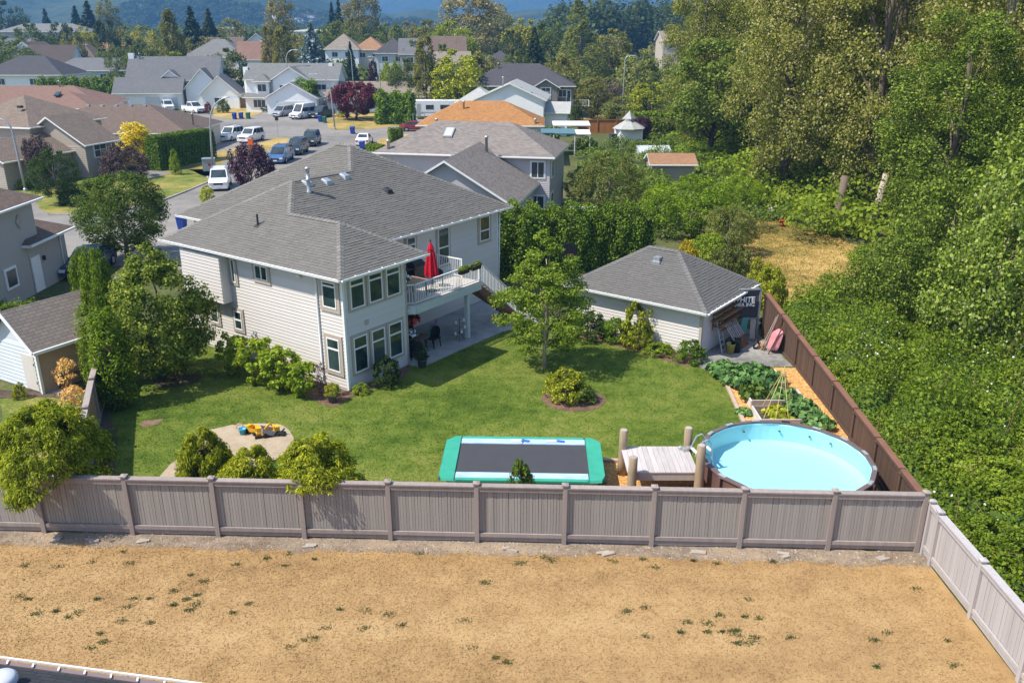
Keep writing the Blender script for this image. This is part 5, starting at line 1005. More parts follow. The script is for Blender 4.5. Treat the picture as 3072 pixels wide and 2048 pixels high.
for s in (-1, 1): q = MB(); q.hexa([(s * (X1 - .03), -Y1 + .34, zt - .2), (s * (X1 + .01), -Y1 + .34, zt - .2), (s * (X1 + .01), Y1 - .36, zt - .2), (s * (X1 - .03), Y1 - .36, zt - .2), (s * (X1 - .03), -Y1 + .34, zt - .045), (s * (X1 + .01), -Y1 + .34, zt - .045), (s * (X1 + .01), Y1 - .36, zt - .045), (s * (X1 - .03), Y1 - .36, zt - .045)]); q.obj('pad_skirt', m_blue, TR)

# ================================================================ vegetable beds
m_bedw = mat('bed_boards', (.36, .29, .25), .85, .2, .15, 3, rnd=.15); m_bedcap = mat('bed_pale_edge', (.60, .55, .50), .8, .2, .1, 4)
def bed(label, x0, x1, y0, y1, hh, rz=0.0):
    b = thing('raised_bed', label, 'raised bed', ((x0 + x1) / 2, (y0 + y1) / 2, 0), rz, 'raised vegetable beds'); hx, hy = (x1 - x0) / 2, (y1 - y0) / 2
    n = int(2 * hx / .085)
    for k in range(n): q = MB(); x = -hx + (k + .5) * 2 * hx / n; q.box(x - hx / n + .004, x + hx / n - .004, -hy, -hy + .03, .0, hh); q.obj('board', m_bedw, b)
    for s in (-1, 1): q = MB(); q.box(s * hx - .03, s * hx + .03, -hy + .035, hy - .02, 0, hh - .01); q.obj('side_board', m_bedcap, b)
    q = MB(); q.box(-hx + .035, hx - .035, hy - .05, hy - .02, 0, hh - .01); q.obj('back_board', m_bedw, b); q = MB(); q.box(-hx + .03, hx - .03, -hy - .008, -hy + .028, hh + .002, hh + .03); q.obj('edge_strip', m_bedcap, b)
    q = MB(); q.box(-hx + .04, hx - .04, -hy + .04, hy - .06, 0, hh - .07); q.obj('soil', m_soild, b)
bed('near raised bed of upright boards between the pool and the bean poles', 9.35, 11.15, 28.75, 30.1, .34); bed('middle raised bed under the squash leaves with a pale edge', 9.45, 11.6, 30.5, 31.75, .34); bed('far raised bed under the tall squash leaves beside the grey gravel', 9.4, 11.3, 32.3, 33.9, .34)
tkind('squash', 'veg', .75, .8, 'dome', 46, 15, .30, .24, 95, z0=.3, r0=.02, flat=.6, shell=.4, nl=14, aspect=.95, bias=1.3)
for i, (x, y, hh, rr_, lb) in enumerate(((9.2, 33.9, .65, .75, 'squash plant at the corner of the gravel yard'), (10.2, 33.3, .75, .9, 'largest squash plant in the far bed'), (9.5, 32.8, .75, .7, 'squash plant spilling over the far edging timber'), (10.95, 32.9, .65, .6, 'squash plant at the fence side of the far bed'), (10.3, 32.5, .85, .8, 'squash plant just behind the bean poles'), (9.75, 31.3, .7, .6, 'fine-leaved plant left of the bean poles'),
                                      (10.9, 31.0, .7, .6, 'dark leafy plant right of the bean poles'), (11.1, 29.5, .8, .75, 'squash plant hanging over the boards of the near bed'), (11.45, 28.75, .55, .6, 'squash plant creeping over the chips towards the pool rim'), (10.2, 29.4, .6, .6, 'pale bean plant at the foot of the bean poles'), (9.05, 30.0, .25, .35, 'small squash seedling lying on the wood chips'))):
    plant('squash', lb, x, y, hh, rr_, name='squash_plant', cat='plant', leaf='lime' if i == 9 else ('shrub' if i == 5 else None), group='vegetable plants')
TP = thing('bean_poles', 'tripod of thin yellow bean poles over the near bed', 'bean poles', (10.25, 29.6, 0)); m_cane = mat('cane', (.55, .42, .16), .7, .3, .15)
for x, y in ((-.75, -.6), (-.35, -.75), (.15, -.7), (.6, .3), (-.5, .5)): q = MB(); q.tube([(x, y, .3), (.06, .15, 2.0), (.1, .2, 2.1)], .014, 5); q.obj('cane', m_cane, TP)

# ================================================================ sand-pit toys
m_ty = mat('toy_yellow', (.75, .42, .03), .5, .4, .1, 6); m_tb = mat('toy_blue', (.05, .35, .55), .4, .4, .15, 6); m_tp = mat('toy_pink', (.80, .35, .32), .5, .4, .1); m_tg = mat('toy_grey', (.30, .30, .34), .5, .4, .1); m_tbk = mat('toy_black', (.03, .03, .03), .6, .3, .1)
tub('toy_bucket', 'blue toy bucket among the sand-pit toys', G(729, 1303) + (.016,), .10, .135, .24, m_tb, 'toy'); q = MB(); q.tube([(.13 * math.cos(a), 0, .26 + .13 * math.sin(a)) for a in np.linspace(.2, PI + .6, 10)], .018, 6); o = q.obj('toy_sieve', m_tp, None); o.location = G(722, 1299) + (.0,); tag(o, 'pink toy hoop behind the blue bucket', 'toy')
def toy_truck(label, loc, rz, bedm, tip, s=1.0):
    t = thing('toy_truck', label, 'toy truck', loc, rz, 'toy trucks in the sand pit')
    q = MB(); q.box(-.30 * s, .30 * s, -.11 * s, .11 * s, .07 * s, .13 * s); q.obj('chassis', m_ty, t); q = MB(); q.box(.12 * s, .30 * s, -.11 * s, .11 * s, .135 * s, .30 * s); q.box(.10 * s, .13 * s, -.12 * s, .12 * s, .27 * s, .33 * s); q.obj('cab', m_ty, t)
    q = MB(); b = .135 * s; P = [(-.30, -.13, 0), (.09, -.13, 0), (.09, .13, 0), (-.30, .13, 0), (-.36, -.17, .17), (.12, -.17, .20), (.12, .17, .20), (-.36, .17, .17)]; R_ = Matrix.Rotation(tip, 3, 'Y'); P = [R_ @ Vector((x * s + .2 * s, y * s, z * s)) + Vector((-.2 * s, 0, b)) for x, y, z in P]; q.add(P, [(3, 2, 1, 0), (0, 1, 5, 4), (1, 2, 6, 5), (2, 3, 7, 6), (3, 0, 4, 7)]); q.obj('tipper', bedm, t)
    for x in (-.2, .2):
        for y in (-.13, .13): q = MB(); q.tube([(x * s, (y - .03) * s, .08 * s), (x * s, (y + .03) * s, .08 * s)], .08 * s, 12); q.obj('wheel', m_tbk, t)
    return t
toy_truck('yellow toy dump truck next to the blue bucket', G(760, 1300) + (.016,), 2.6, m_ty, .15, .95); toy_truck('toy dump truck with grey tipper and big black wheels', G(812, 1306) + (.016,), .5, m_tg, .45, 1.1)
EX = thing('toy_excavator', 'yellow toy excavator between the two dump trucks', 'toy excavator', G(786, 1309) + (.016,), .4)
for y in (-.14, .14): q = MB(); q.box(-.26, .26, y - .05, y + .05, .0, .11); q.obj('track', m_tbk, EX)
q = MB(); q.box(-.2, .16, -.13, .13, .12, .2); q.box(-.18, .0, -.11, .03, .2, .38); q.obj('cab', m_ty, EX); q = MB(); q.bar((.08, .06, .18), (.32, .06, .42), .06, .06); q.bar((.32, .06, .42), (.52, .06, .22), .05, .05); q.obj('boom', m_ty, EX); q = MB(); q.hexa([(.46, -.03, .08), (.62, -.03, .1), (.62, .15, .1), (.46, .15, .08), (.44, -.03, .22), (.56, -.03, .26), (.56, .15, .26), (.44, .15, .22)]); q.obj('bucket', m_ty, EX)
q = MB(); q.box(-.12, .12, -.1, .1, .05, .13); q.tube([(-.1, -.12, .06), (-.1, .12, .06)], .06, 10); q.tube([(.1, -.12, .06), (.1, .12, .06)], .06, 10); q.bar((0, 0, .12), (.15, .06, .25), .04, .04); o = q.obj('toy_loader', m_tbk, None); o.location = G(843, 1306) + (.016,); tag(o, 'small black toy vehicle at the right end of the toys', 'toy')

# ================================================================ pots, furniture and flowers
m_pot = mat('grey_pot', (.13, .14, .16), .6, .3, .12, 4); m_flow = mat('white_petal', (.80, .82, .86), .6, .2, .05); m_redf = mat('red_petal', (.62, .06, .05), .6, .2, .15)
def potted(label, loc, rp, hp, tk, lf, hh, rr_, m=None, blossom=None, nb=40):
    p = thing('potted_plant', label, 'potted plant', loc); q = MB(); q.lathe([(rp * .75, 0), (rp, hp), (rp * 1.08, hp), (rp * 1.08, hp - .05), (rp * .98, hp - .06)], 16); q.obj('pot', m or m_pot, p, True)
    q = MB(); q.lathe([(rp * .95, 0), (.01, .01)], 14, (0, 0, hp - .06)); q.obj('soil', m_soild, p)
    tm, cm, H0, R0 = TK[tk]; c = link('foliage', cm, p); c.location = (0, 0, hp - .06); c.scale = (rr_ / R0, rr_ / R0, hh / H0); c.material_slots[0].link = 'OBJECT'; c.material_slots[0].material = LM[lf]
    if blossom:
        P = rng.normal(0, 1, (nb, 3)); P /= np.linalg.norm(P, axis=1)[:, None]; P[:, 2] = abs(P[:, 2]); D = P.copy(); V, F = leaf_geo(P * np.array([rr_, rr_, hh * .95]) + np.array([0, 0, hp]), D, .15, .9, 1.5); link('blossom', arr_mesh('blossom', V, F, blossom), p)
    return p
potted('yellow-green plant in a grey pot on the bare corner bed', G(998, 1206) + (.016,), .2, .34, 'bush1', 'lime', .55, .34); potted('fern in a dark grey pot at the patio corner by the lower windows', hw3(4.35, -.12), .22, .4, 'bush2', 'dkshrub', .6, .32)
potted('pot of white flowers on the tan patio table', hw3(4.95, 1.3, 3.43), .16, .2, 'bush0', 'bay', .3, .3, None, m_flow, 46)
hb_ = thing('hanging_basket', 'hanging basket of red flowers under the deck edge', 'hanging basket', hw3(4.95, 1.0, 1.75)); tm, cm, H0, R0 = TK['bush1']; c = link('foliage', cm, hb_); c.scale = (.42 / R0, .42 / R0, .35 / H0); c.material_slots[0].link = 'OBJECT'; c.material_slots[0].material = LM['dkshrub']
q = MB(); q.lathe([(.05, -.18), (.2, 0)], 12); q.obj('basket', m_black, hb_); q = MB(); q.tube([(0, 0, .1), (0, 0, .68)], .01, 4); q.obj('chain', m_dark, hb_)
P = rng.normal(0, 1, (60, 3)); P /= np.linalg.norm(P, axis=1)[:, None]; V, F = leaf_geo(P * np.array([.42, .42, .25]) + np.array([0, 0, .12]), P, .15, .9, 1.2); link('blossom', arr_mesh('blossom', V, F, m_redf), hb_)
potted('trailing fern on the patio behind the red hanging basket', hw3(5.9, 2.0, .05), .22, 1.25, 'bush2', 'dkshrub', .5, .5, m_blackm); potted('pot of white petunias on the patio below the red basket', hw3(5.0, 1.05, .05), .2, .95, 'bush0', 'bay', .35, .3, None, m_flow, 30)
bt = thing('bistro_table', 'round dark bistro table on the shaded patio', 'table', hw3(5.75, 1.15, .05)); q = MB(); q.lathe([(.42, .70), (.42, .73), (.02, .735)], 20); q.obj('tabletop', mat('bistro_top', (.16, .10, .09), .5, .4, .2, 6), bt)
for a in (0, 2.1, 4.2): q = MB(); q.bar((.1 * math.cos(a), .1 * math.sin(a), .7), (.34 * math.cos(a), .34 * math.sin(a), 0), .03, .03); q.obj('leg', m_dark, bt)
patio_chair('black wicker chair on the patio right of the bistro table', hw3(6.55, 1.1, .05), HF_T - 1.6, m_blackm, name='wicker_chair'); patio_chair('black wicker chair on the patio at the left of the bistro table', hw3(4.95, .75, .05), HF_T + 2.4, m_blackm, name='wicker_chair')
patio_chair('turquoise child chair on the shaded patio', hw3(7.3, 1.9, .05), HF_T - 2.4, mat('turquoise_plastic', (.05, .45, .42), .5, .4, .08), name='child_chair', s=.68); patio_chair('lilac child chair on the shaded patio by the wall', hw3(8.2, 2.5, .05), HF_T - 2.6, mat('lilac_plastic', (.36, .24, .40), .5, .4, .08), name='child_chair', s=.68)
ls_ = thing('lantern_stand', 'metal stand holding small white lanterns beside the deck post', 'lantern stand', hw3(7.95, .62, .05))
for a in (.5, 2.6, 4.7): q = MB(); q.tube([(.26 * math.cos(a), .26 * math.sin(a), 0), (0, 0, .45), (0, 0, 1.1)], .014, 5); q.obj('leg', m_dark, ls_)
for x, y, z in ((.2, 0, .95), (-.18, .08, .8), (.1, -.18, .42), (-.2, -.1, .3), (.24, .14, .55)): q = MB(); q.bar((0, 0, z), (x, y, z), .012, .012); q.lathe([(.045, 0), (.055, .1), (.03, .14)], 8, (x, y, z)); q.obj('lantern', m_white, ls_)
m_box = mat('planter_box', (.05, .035, .028), .7, .3, .15)
for i, (a, b) in enumerate((((7.7, .36), (8.35, .36)), ((8.6, .36), (9.25, .36)))):
    pb = thing('planter_box', ('left planter box hooked on the white deck railing', 'right planter box hooked on the white deck railing')[i], 'planter', hw3((a[0] + b[0]) / 2, .36, 3.38), HF_T); q = MB(); q.hexa([(-.30, -.09, 0), (.30, -.09, 0), (.30, .09, 0), (-.30, .09, 0), (-.36, -.12, .22), (.36, -.12, .22), (.36, .12, .22), (-.36, .12, .22)]); q.obj('trough', m_box, pb)
    c = link('foliage', TK['bush%d' % i][1], pb); c.location = (0, 0, .16); c.scale = (.42 / .8, .16 / .8, .22 / 1.2); c.material_slots[0].link = 'OBJECT'; c.material_slots[0].material = LM['rasp']
patio_chair('left white garden chair at the far shaded end of the dry meadow', (*G(2275, 655), 0), .6, m_white, name='garden_chair'); patio_chair('right white garden chair at the far shaded end of the dry meadow', (*G(2305, 658), 0), -.5, m_white, name='garden_chair'); tub('red_tub', 'small red tub at the edge of the wood beyond the meadow', (*G(2347, 680), 0), .2, .24, .5, m_red, 'tub')
# shed next door, its bench and the dry stalks by the fence
SH = thing('garden_shed', 'white shed with brown shingle roof and plain door at the left edge', 'shed', (*G(131, 1181), 0), 1.05)
m_shedr = shingle_mat('shed_brown_shingle', (.235, .195, .165), .16, .34, .15); m_shw = mat('shed_white_siding', (.62, .66, .70), .6, .3, .04, 1); m_shb = mat('shed_tan_siding', (.46, .33, .22), .6, .3, .08, 1)
Ls, Ws, hs, rs = 3.3, 3.0, 2.05, 3.25          # x: away along the tan side, y: to the left along the white gable
mb = MB(); mb.add([(0, 0, 0), (Ls, 0, 0), (Ls, Ws, 0), (0, Ws, 0), (0, 0, hs), (Ls, 0, hs), (Ls, Ws, hs), (0, Ws, hs), (0, Ws / 2, rs - .05), (Ls, Ws / 2, rs - .05)], [(0, 1, 5, 4), (2, 3, 7, 6), (0, 4, 8, 7, 3), (1, 2, 6, 9, 5)]); sw = mb.obj('wall', m_shw, SH)
J = siding(None, (0, Ws), (0, 0), .05, hs, .16, True); J.obj('front_siding', m_shw, sw); J = siding(None, (0, 0), (Ls, 0), .05, hs, .16, True); J.obj('side_siding', m_shb, sw)
def gslab(q, a, b, c, d, th=.12, m=0): q.hexa([(*p[:2], p[2] - th) for p in (a, b, c, d)] + [a, b, c, d], m)
o_ = .28; dz = (rs - hs) / (Ws / 2); q = MB(); gslab(q, (-o_, -o_, hs - dz * o_ + .12), (Ls + o_, -o_, hs - dz * o_ + .12), (Ls + o_, Ws / 2, rs + .12), (-o_, Ws / 2, rs + .12)); gslab(q, (-o_, Ws / 2, rs + .119), (Ls + o_, Ws / 2, rs + .119), (Ls + o_, Ws + o_, hs - dz * o_ + .12), (-o_, Ws + o_, hs - dz * o_ + .12)); q.obj('roof', m_shedr, SH, uv=True)
for a, b in (((-o_ - .02, -o_, hs - dz * o_ + .05), (-o_ - .02, Ws / 2, rs + .05)), ((-o_ - .02, Ws / 2, rs + .05), (-o_ - .02, Ws + o_, hs - dz * o_ + .05))): q = MB(); q.bar(a, b, .04, .16); q.obj('barge_board', m_white, SH)
q = MB(); q.bar((-o_, -o_ - .05, hs - dz * o_ + .05), (Ls + o_, -o_ - .05, hs - dz * o_ + .05), .1, .12); q.obj('gutter', m_white, SH); q = MB(); q.box(-.06, .05, -.06, .05, 0, hs - .1); q.obj('corner_trim', m_white, SH)
q = MB(); q.box(-.05, -.02, .16, 1.0, .08, 1.62); d_ = q.obj('door', mat('shed_door', (.62, .58, .53), .7, .2, .06, 2), SH); q = MB(); q.box(-.058, -.048, .18, .24, .4, .5); q.box(-.058, -.048, .18, .24, 1.2, 1.3); q.obj('hinge', m_dark, d_)
bn = thing('bench', 'low wooden bench in the shade of the tan shed side', 'bench', (-18.55, 33.0, 0), 1.05); q = MB(); q.box(-.8, .8, -.22, .22, .42, .48); q.obj('seat', m_rust, bn)
for x in (-.6, .6): q = MB(); q.box(x - .05, x + .05, -.18, .18, 0, .42); q.obj('leg', m_rust, bn)
for i, (px, py, hh, lb) in enumerate(((225, 1215, 2.0, 'tallest dry reddish stalks at the back of the left side fence'), (232, 1270, 1.5, 'orange dry grass clump along the side fence'), (245, 1330, 1.2, 'dry straw clump at the side fence nearest to the big cypress'))): x, y = G(px, py); plant('stalks', lb, x, y, hh, .5, name='dry_stalks', cat='plant')
x, y = G(60, 1195); plant('bush2', 'small yellow-green plant in front of the shed door', x, y, .7, .3, name='shrub', cat='shrub', leaf='lime')
x, y = G(320, 1330); plant('stalks', 'strappy green plant in the dark bed under the cedars', x, y, .5, .4, name='iris_clump', cat='plant', leaf='bay')
# ================================================================ neighbouring houses
RM = {k: shingle_mat('roof_' + k, c, r, w_, v) for k, c, r, w_, v in (('lavgrey', (.235, .205, .185), .15, .34, .25), ('cedar', (.40, .195, .075), .22, .26, .2), ('pale', (.42, .42, .40), .33, .3, .1), ('slate', (.085, .082, .088), .16, .34, .14),
     ('tan', (.27, .225, .18), .18, .36, .12), ('grey', (.165, .165, .17), .16, .34, .16), ('midgrey', (.20, .20, .195), .16, .34, .16), ('taupe', (.215, .165, .13), .17, .36, .2), ('brown', (.165, .12, .095), .17, .36, .2), ('redbrown', (.24, .145, .11), .17, .36, .16), ('terra', (.34, .19, .11), .2, .36, .15), ('dkbrown', (.10, .078, .068), .2, .34, .15))}
WM = {k: mat('wall_' + k, c, .65, .3, .04, .8) for k, c in (('lav', (.50, .46, .47)), ('white', (.84, .84, .83)), ('cream', (.62, .55, .45)), ('grey', (.22, .20, .185)), ('stucco', (.40, .38, .355)), ('taupew', (.40, .35, .29)), ('bluegrey', (.46, .52, .54)), ('tanw', (.50, .43, .35)))}
m_gdoor = mat('garage_door', (.62, .62, .61), .5, .3, .04); m_screen = mat('dark_glass', (.05, .06, .065), .2, .6, .3)  # neighbours' panes: one dark grey tone with random variation
def hipgable(q, x0, x1, y0, y1, z, pitch, typ, th=.16, ov=.45):
    """one roof body over a block; typ hip, gx (ridge along x) or gy (ridge along y)"""
    X0, X1, Y0, Y1 = x0 - ov, x1 + ov, y0 - ov, y1 + ov; zz = z - pitch * ov * 0; W, D = X1 - X0, Y1 - Y0
    if typ == 'hip':
        if W >= D: a, b = (X0 + D / 2, (Y0 + Y1) / 2), (X1 - D / 2, (Y0 + Y1) / 2); r = zz + pitch * D / 2
        else: a, b = ((X0 + X1) / 2, Y0 + W / 2), ((X0 + X1) / 2, Y1 - W / 2); r = zz + pitch * W / 2
        c = [(X0, Y0, zz), (X1, Y0, zz), (X1, Y1, zz), (X0, Y1, zz)]; A, B = (*a, r), (*b, r)
        if W >= D: F = [[c[0], c[1], B, A], [c[1], c[2], B], [c[2], c[3], A, B], [c[3], c[0], A]]
        else: F = [[c[0], c[1], A], [c[1], c[2], B, A], [c[2], c[3], B], [c[3], c[0], A, B]]
        for f in F: q.quad(*f)
        lo = [(x, y, zz - th) for x, y, _ in c]
        for i in range(4): j = (i + 1) % 4; q.quad(c[i], lo[i], lo[j], c[j], m=1)
        q.quad(*lo[::-1], m=1); return r
    if typ == 'gx': r = zz + pitch * D / 2; m_ = (Y0 + Y1) / 2; S = [[(X0, Y0, zz), (X1, Y0, zz), (X1, m_, r), (X0, m_, r)], [(X1, Y1, zz), (X0, Y1, zz), (X0, m_, r), (X1, m_, r)]]
    else: r = zz + pitch * W / 2; m_ = (X0 + X1) / 2; S = [[(X1, Y0, zz), (X1, Y1, zz), (m_, Y1, r), (m_, Y0, r)], [(X0, Y1, zz), (X0, Y0, zz), (m_, Y0, r), (m_, Y1, r)]]
    for s in S:
        lo = [(x, y, z_ - th) for x, y, z_ in s]; q.quad(*s)
        for i in range(4): j = (i + 1) % 4; q.quad(s[i], lo[i], lo[j], s[j], m=1)
        q.quad(*lo[::-1], m=1)
    return r
def house(label, o, rz, blocks, roofm, wallm, wins=(), doors=(), vents=(), name='house', cat='house', lap=0.0, ov=.45, edge=None, group=None, fm=None):
    """blocks: (x0, x1, y0, y1, eave height, roof type, pitch); front of the house is -y"""
    H = thing(name, label, cat, (o[0], o[1], 0), rz, group); edge = edge or m_white
    for bi, (x0, x1, y0, y1, z, typ, pitch) in enumerate(blocks):
        q = MB(); q.box(x0, x1, y0, y1, 0, z - .12)
        if typ == 'gx': r = z + pitch * (y1 - y0 + 2 * ov) / 2 - .22; k = pitch * ov; m_ = (y0 + y1) / 2; q.add([(x0, y0, z - .121), (x0, y1, z - .121), (x0, m_, r), (x1, y0, z - .121), (x1, y1, z - .121), (x1, m_, r), (x0, y0, z + k - .2), (x0, y1, z + k - .2), (x1, y0, z + k - .2), (x1, y1, z + k - .2)], [(0, 6, 2, 7, 1), (3, 4, 9, 5, 8)])
        if typ == 'gy': r = z + pitch * (x1 - x0 + 2 * ov) / 2 - .22; k = pitch * ov; m_ = (x0 + x1) / 2; q.add([(x0, y0, z - .121), (x1, y0, z - .121), (m_, y0, r), (x0, y1, z - .121), (x1, y1, z - .121), (m_, y1, r), (x0, y0, z + k - .2), (x1, y0, z + k - .2), (x0, y1, z + k - .2), (x1, y1, z + k - .2)], [(0, 1, 7, 2, 6), (3, 8, 5, 9, 4)])
        wo = q.obj('wall', wallm, H)
        if lap:
            J = siding(None, (x0, y0), (x1, y0), .1, z - .13, lap, True); J2 = siding(None, (x1, y0), (x1, y1), .1, z - .13, lap, True); J.add(J2.v, J2.f); J2 = siding(None, (x0, y1), (x0, y0), .1, z - .13, lap, True); J.add(J2.v, J2.f); kind(J.obj('siding', wallm, wo), 'stuff')
        q = MB(); hipgable(q, x0, x1, y0, y1, z, pitch, typ, ov=ov); q.obj('roof', [roofm, edge], H, uv=True)
        q = MB(); q.bar((x0 - ov, y0 - ov - .06, z - .06), (x1 + ov, y0 - ov - .06, z - .06), .1, .09)
        if typ != 'gy': q.obj('gutter', edge, H)
    for wn in wins: window(H, wn[0], wn[1], wn[2], wn[3], wn[4] if len(wn) > 4 else (), wn[5] if len(wn) > 5 else (), trim=.08, fm=fm, tm=m_white, gl=m_screen)
    for x0, x1, y, hh in doors:
        q = MB(); q.box(x0, x1, y - .06, y + .02, .02, hh); d = q.obj('garage_door', m_gdoor, H)
        for k in range(4): p = MB(); z0 = .05 + k * hh / 4; p.box(x0 + .05, x1 - .05, y - .085, y - .062, z0, z0 + hh / 4 - .05); p.obj('panel', m_gdoor, d)
    for v in vents:
        q = MB(); t = v[0]
        if t == 'pipe': q.lathe([(.11, -.3), (.11, v[4]), (.16, v[4]), (.16, v[4] + .12), (.02, v[4] + .18)], 8, v[1:4]); q.obj('chimney_pipe', m_galv, H, True)
        elif t == 'sky': q.cbox(v[1:4], .75, 1.3, .14, 0, tilt=('X', v[4])); so_ = q.obj('skylight', m_galv if len(v) < 6 else m_dark, H); q = MB(); q.cbox((v[1], v[2], v[3] + .075), .6, 1.12, .03, 0, tilt=('X', v[4])); q.obj('pane', mat('skylight_pane', (.50, .50, .45), .2, .5, .05) if len(v) < 6 else m_glass, so_)
        elif t == 'chim': q.box(v[1] - v[4] / 2, v[1] + v[4] / 2, v[2] - v[4] / 2, v[2] + v[4] / 2, 0 if len(v) < 6 else v[5], v[3]); q.obj('chimney', wallm, H)
        else: q.cbox(v[1:4], .42, .4, .22); q.obj('roof_vent', m_galv if t == 'vent' else m_dark, H)
    return H
def fr(p, q): d = np.array(q) - np.array(p); return np.array(p), math.atan2(d[1], d[0]), float(np.linalg.norm(d))
# lavender house just behind
o, a, L = fr(G(1116, 457, 5), G(1665, 473, 5))
house('lavender-grey two-storey house with skylight right behind the beige house', o, a, [(.45, L - .45, .45, 8.0, 5.0, 'hip', .5), (4.1, 12.9, -8.9, .6, 3.0, 'gy', .60)], RM['lavgrey'], WM['lav'],
      [((L - 1.9, .45), (L - .85, .45), 3.35, 4.6, (), (.5,)), ((L - 1.95, .45), (L - .85, .45), .75, 2.0, (), (.5,)), ((L - .45, .9), (L - .45, 2.2), 3.3, 4.6, (), (.5,)), ((L - .45, .8), (L - .45, 2.0), .9, 2.1, (), ()), ((12.9, -6.5), (12.9, -5.2), .9, 2.2), ((12.9, -3.2), (12.9, -1.4), .7, 2.2), ((6.2, -8.9), (7.4, -8.9), .9, 2.0)], (), [('sky', 5.6, 2.6, 6.36, .46), ('pipe', 9.4, -.6, 5.3, 1.1), ('pipe', 1.2, .5, 5.2, .6), ('vent', 7.6, -3.4, 5.35), ('vent', 7.6, -2.4, 5.35)], lap=.15)
# white railing of its small porch
pr_ = thing('porch_railing', 'white porch railing at the foot of the lavender house', 'railing', (4.3, 62.3, 0), -.3); railing(pr_, (0, 0), (1.6, 0), .9, .9, .9, .14); railing(pr_, (1.8, -.2), (3.3, -1.0), 1.0, .1, .95, .14)
# orange cedar roof
o, a, L = fr(G(1246, 376, 4.4), G(1634, 378, 4.4))
house('house with a bright orange cedar-shake hip roof', o, a, [(.45, L - .45, .45, 8.5, 4.4, 'hip', .5)], RM['cedar'], WM['bluegrey'], [((L - 1.6, .45), (L - .9, .45), 2.6, 3.9)], (), [('pipe', 5.0, 3.0, 5.8, .8), ('pipe', 2.2, .8, 4.5, .4), ('pipe', L - 1.0, .4, 4.5, .5)])
# pale tile gable roof
o, a, L = fr(G(1418, 306, 5), G(1654, 335, 5)); o, a, L = np.array(G(1418, 300, 5.0)), -.10, 9.8
house('white house with pale grey tile roof and a wide front gable', o, a, [(.4, L, .5, 11, 5.0, 'gy', .44), (-2.2, 3.0, .8, 7.5, 4.6, 'hip', .62), (L - .5, L + 3.2, 2.5, 8, 3.2, 'gx', .4)], RM['pale'], WM['white'], (), (), [('pipe', 3.9, 3.0, 6.9, .9), ('dark', 6.5, 1.2, 6.5), ('dark', 8, 1.2, 5.9)])
# dark grey hip roof
o, a, L = fr(G(1395, 258, 5.2), G(1729, 259, 5.2))
house('grey stucco house with large dark slate hip roof and arched window', o, a, [(.45, L - .45, .45, 12, 5.2, 'hip', .55), (L * .62, L * .62 + 4, -1.2, 5, 5.0, 'gy', .6)], RM['slate'], WM['grey'], [((L * .62 + 1.2, -1.2), (L * .62 + 2.8, -1.2), 3.2, 5.0, (4.3,), (.5,)), ((L * .62 + 4.2, .45), (L * .62 + 5.6, .45), 3.4, 4.6, (), (.5,)), ((L - 1.6, .45), (L - .9, .45), 2.6, 4.5)], (), [('pipe', 5.5, 4.8, 7.6, 1.0)])
bl = thing('balcony', 'white balcony railing on the right end of the dark roofed house', 'railing', (*AT(1722, 300, 141)[:1], 141, 2.4), 0); railing(bl, (0, 0), (2.3, 0), .2, .2, .95, .22); railing(bl, (2.3, 0), (2.3, -1.5), .2, .2, .95, .22)
# low tan long roof
o, a, L = fr(G(972, 290, 2.7), G(1238, 285, 2.7)); L2 = 24
house('low bungalow with long tan roof behind the red maple', (o[0], o[1]), -.02, [(.5, L2 - 2.6, .5, 8.5, 2.7, 'gx', .55), (1.0, 6, -2.5, 4, 2.5, 'hip', .5)], RM['tan'], WM['bluegrey'], [((10, .5), (11.6, .5), 1, 2.1), ((15, .5), (16.6, .5), 1, 2.1)], (), [('pipe', 9.0, 4.4, 4.9, .7)])
# white two-storey with garage gable
o = np.array(G(752, 338)); sW = .062
house('white two-storey house with grey roof and gabled double garage in front', (o[0], o[1]), 0.0, [(-1.5, 15.2, 4.0, 12, 5.5, 'gx', .62), (3.6, 10.2, 3.2, 9, 5.45, 'gy', .62), (4.0, 12.8, -3.2, 4.2, 2.75, 'gy', .56), (-1.0, 4.1, 1.0, 4.5, 2.6, 'gx', .3), (.6, 3.0, 2.4, 5, 5.3, 'hip', .8)], RM['midgrey'], WM['white'],
      [((4.8, 3.2), (6.4, 3.2), 3.7, 4.6, (), (.5,)), ((7.6, 3.2), (9.2, 3.2), 3.7, 4.6, (), (.5,)), ((11.4, 4.0), (13.2, 4.0), 3.7, 4.7, (), (.5,)), ((1.0, 2.4), (2.6, 2.4), 3.5, 4.8, (), (.5,)), ((.4, 1.0), (2.6, 1.0), .8, 2.2, (), (.33, .66))], [(5.6, 11.6, -3.2, 2.2)], [('chim', -2.0, 6.5, 7.6, .9), ('chim', 13.6, 7.5, 8.3, .7, 6.5)])
for x, z, y in ((8.4, 3.75, -3.24), (6.9, 6.3, 3.16)): pass
# grey gables with dormer
o = np.array(G(345, 330)); 
house('white house with grey roofs, small dormer and steep right-hand gables', (o[0], o[1]), .12, [(1.5, 18.0, 5.0, 14, 5.0, 'gx', .85), (0.2, 12.0, .5, 6.5, 2.9, 'gx', .8), (12.6, 19.0, 2.5, 11, 3.4, 'gy', 1.05), (15.8, 22.5, 1.0, 8, 2.6, 'gy', .9), (8.6, 11.0, 3.6, 8, 5.6, 'gy', .8)], RM['grey'], WM['white'],
      [((9.1, 3.6), (10.5, 3.6), 4.3, 5.3, (), (.5,)), ((11.4, 5.0), (12.4, 5.0), 4.0, 4.8, (), (.5,)), ((18, 1.0), (20, 1.0), .8, 2.0, (), (.5,))], [(5.6, 8.2, .5, 2.2), (8.8, 11.4, .5, 2.2)], [('chim', 1.6, 9.5, 9.8, 1.0), ('pipe', 3.2, 9, 8.8, .9)])
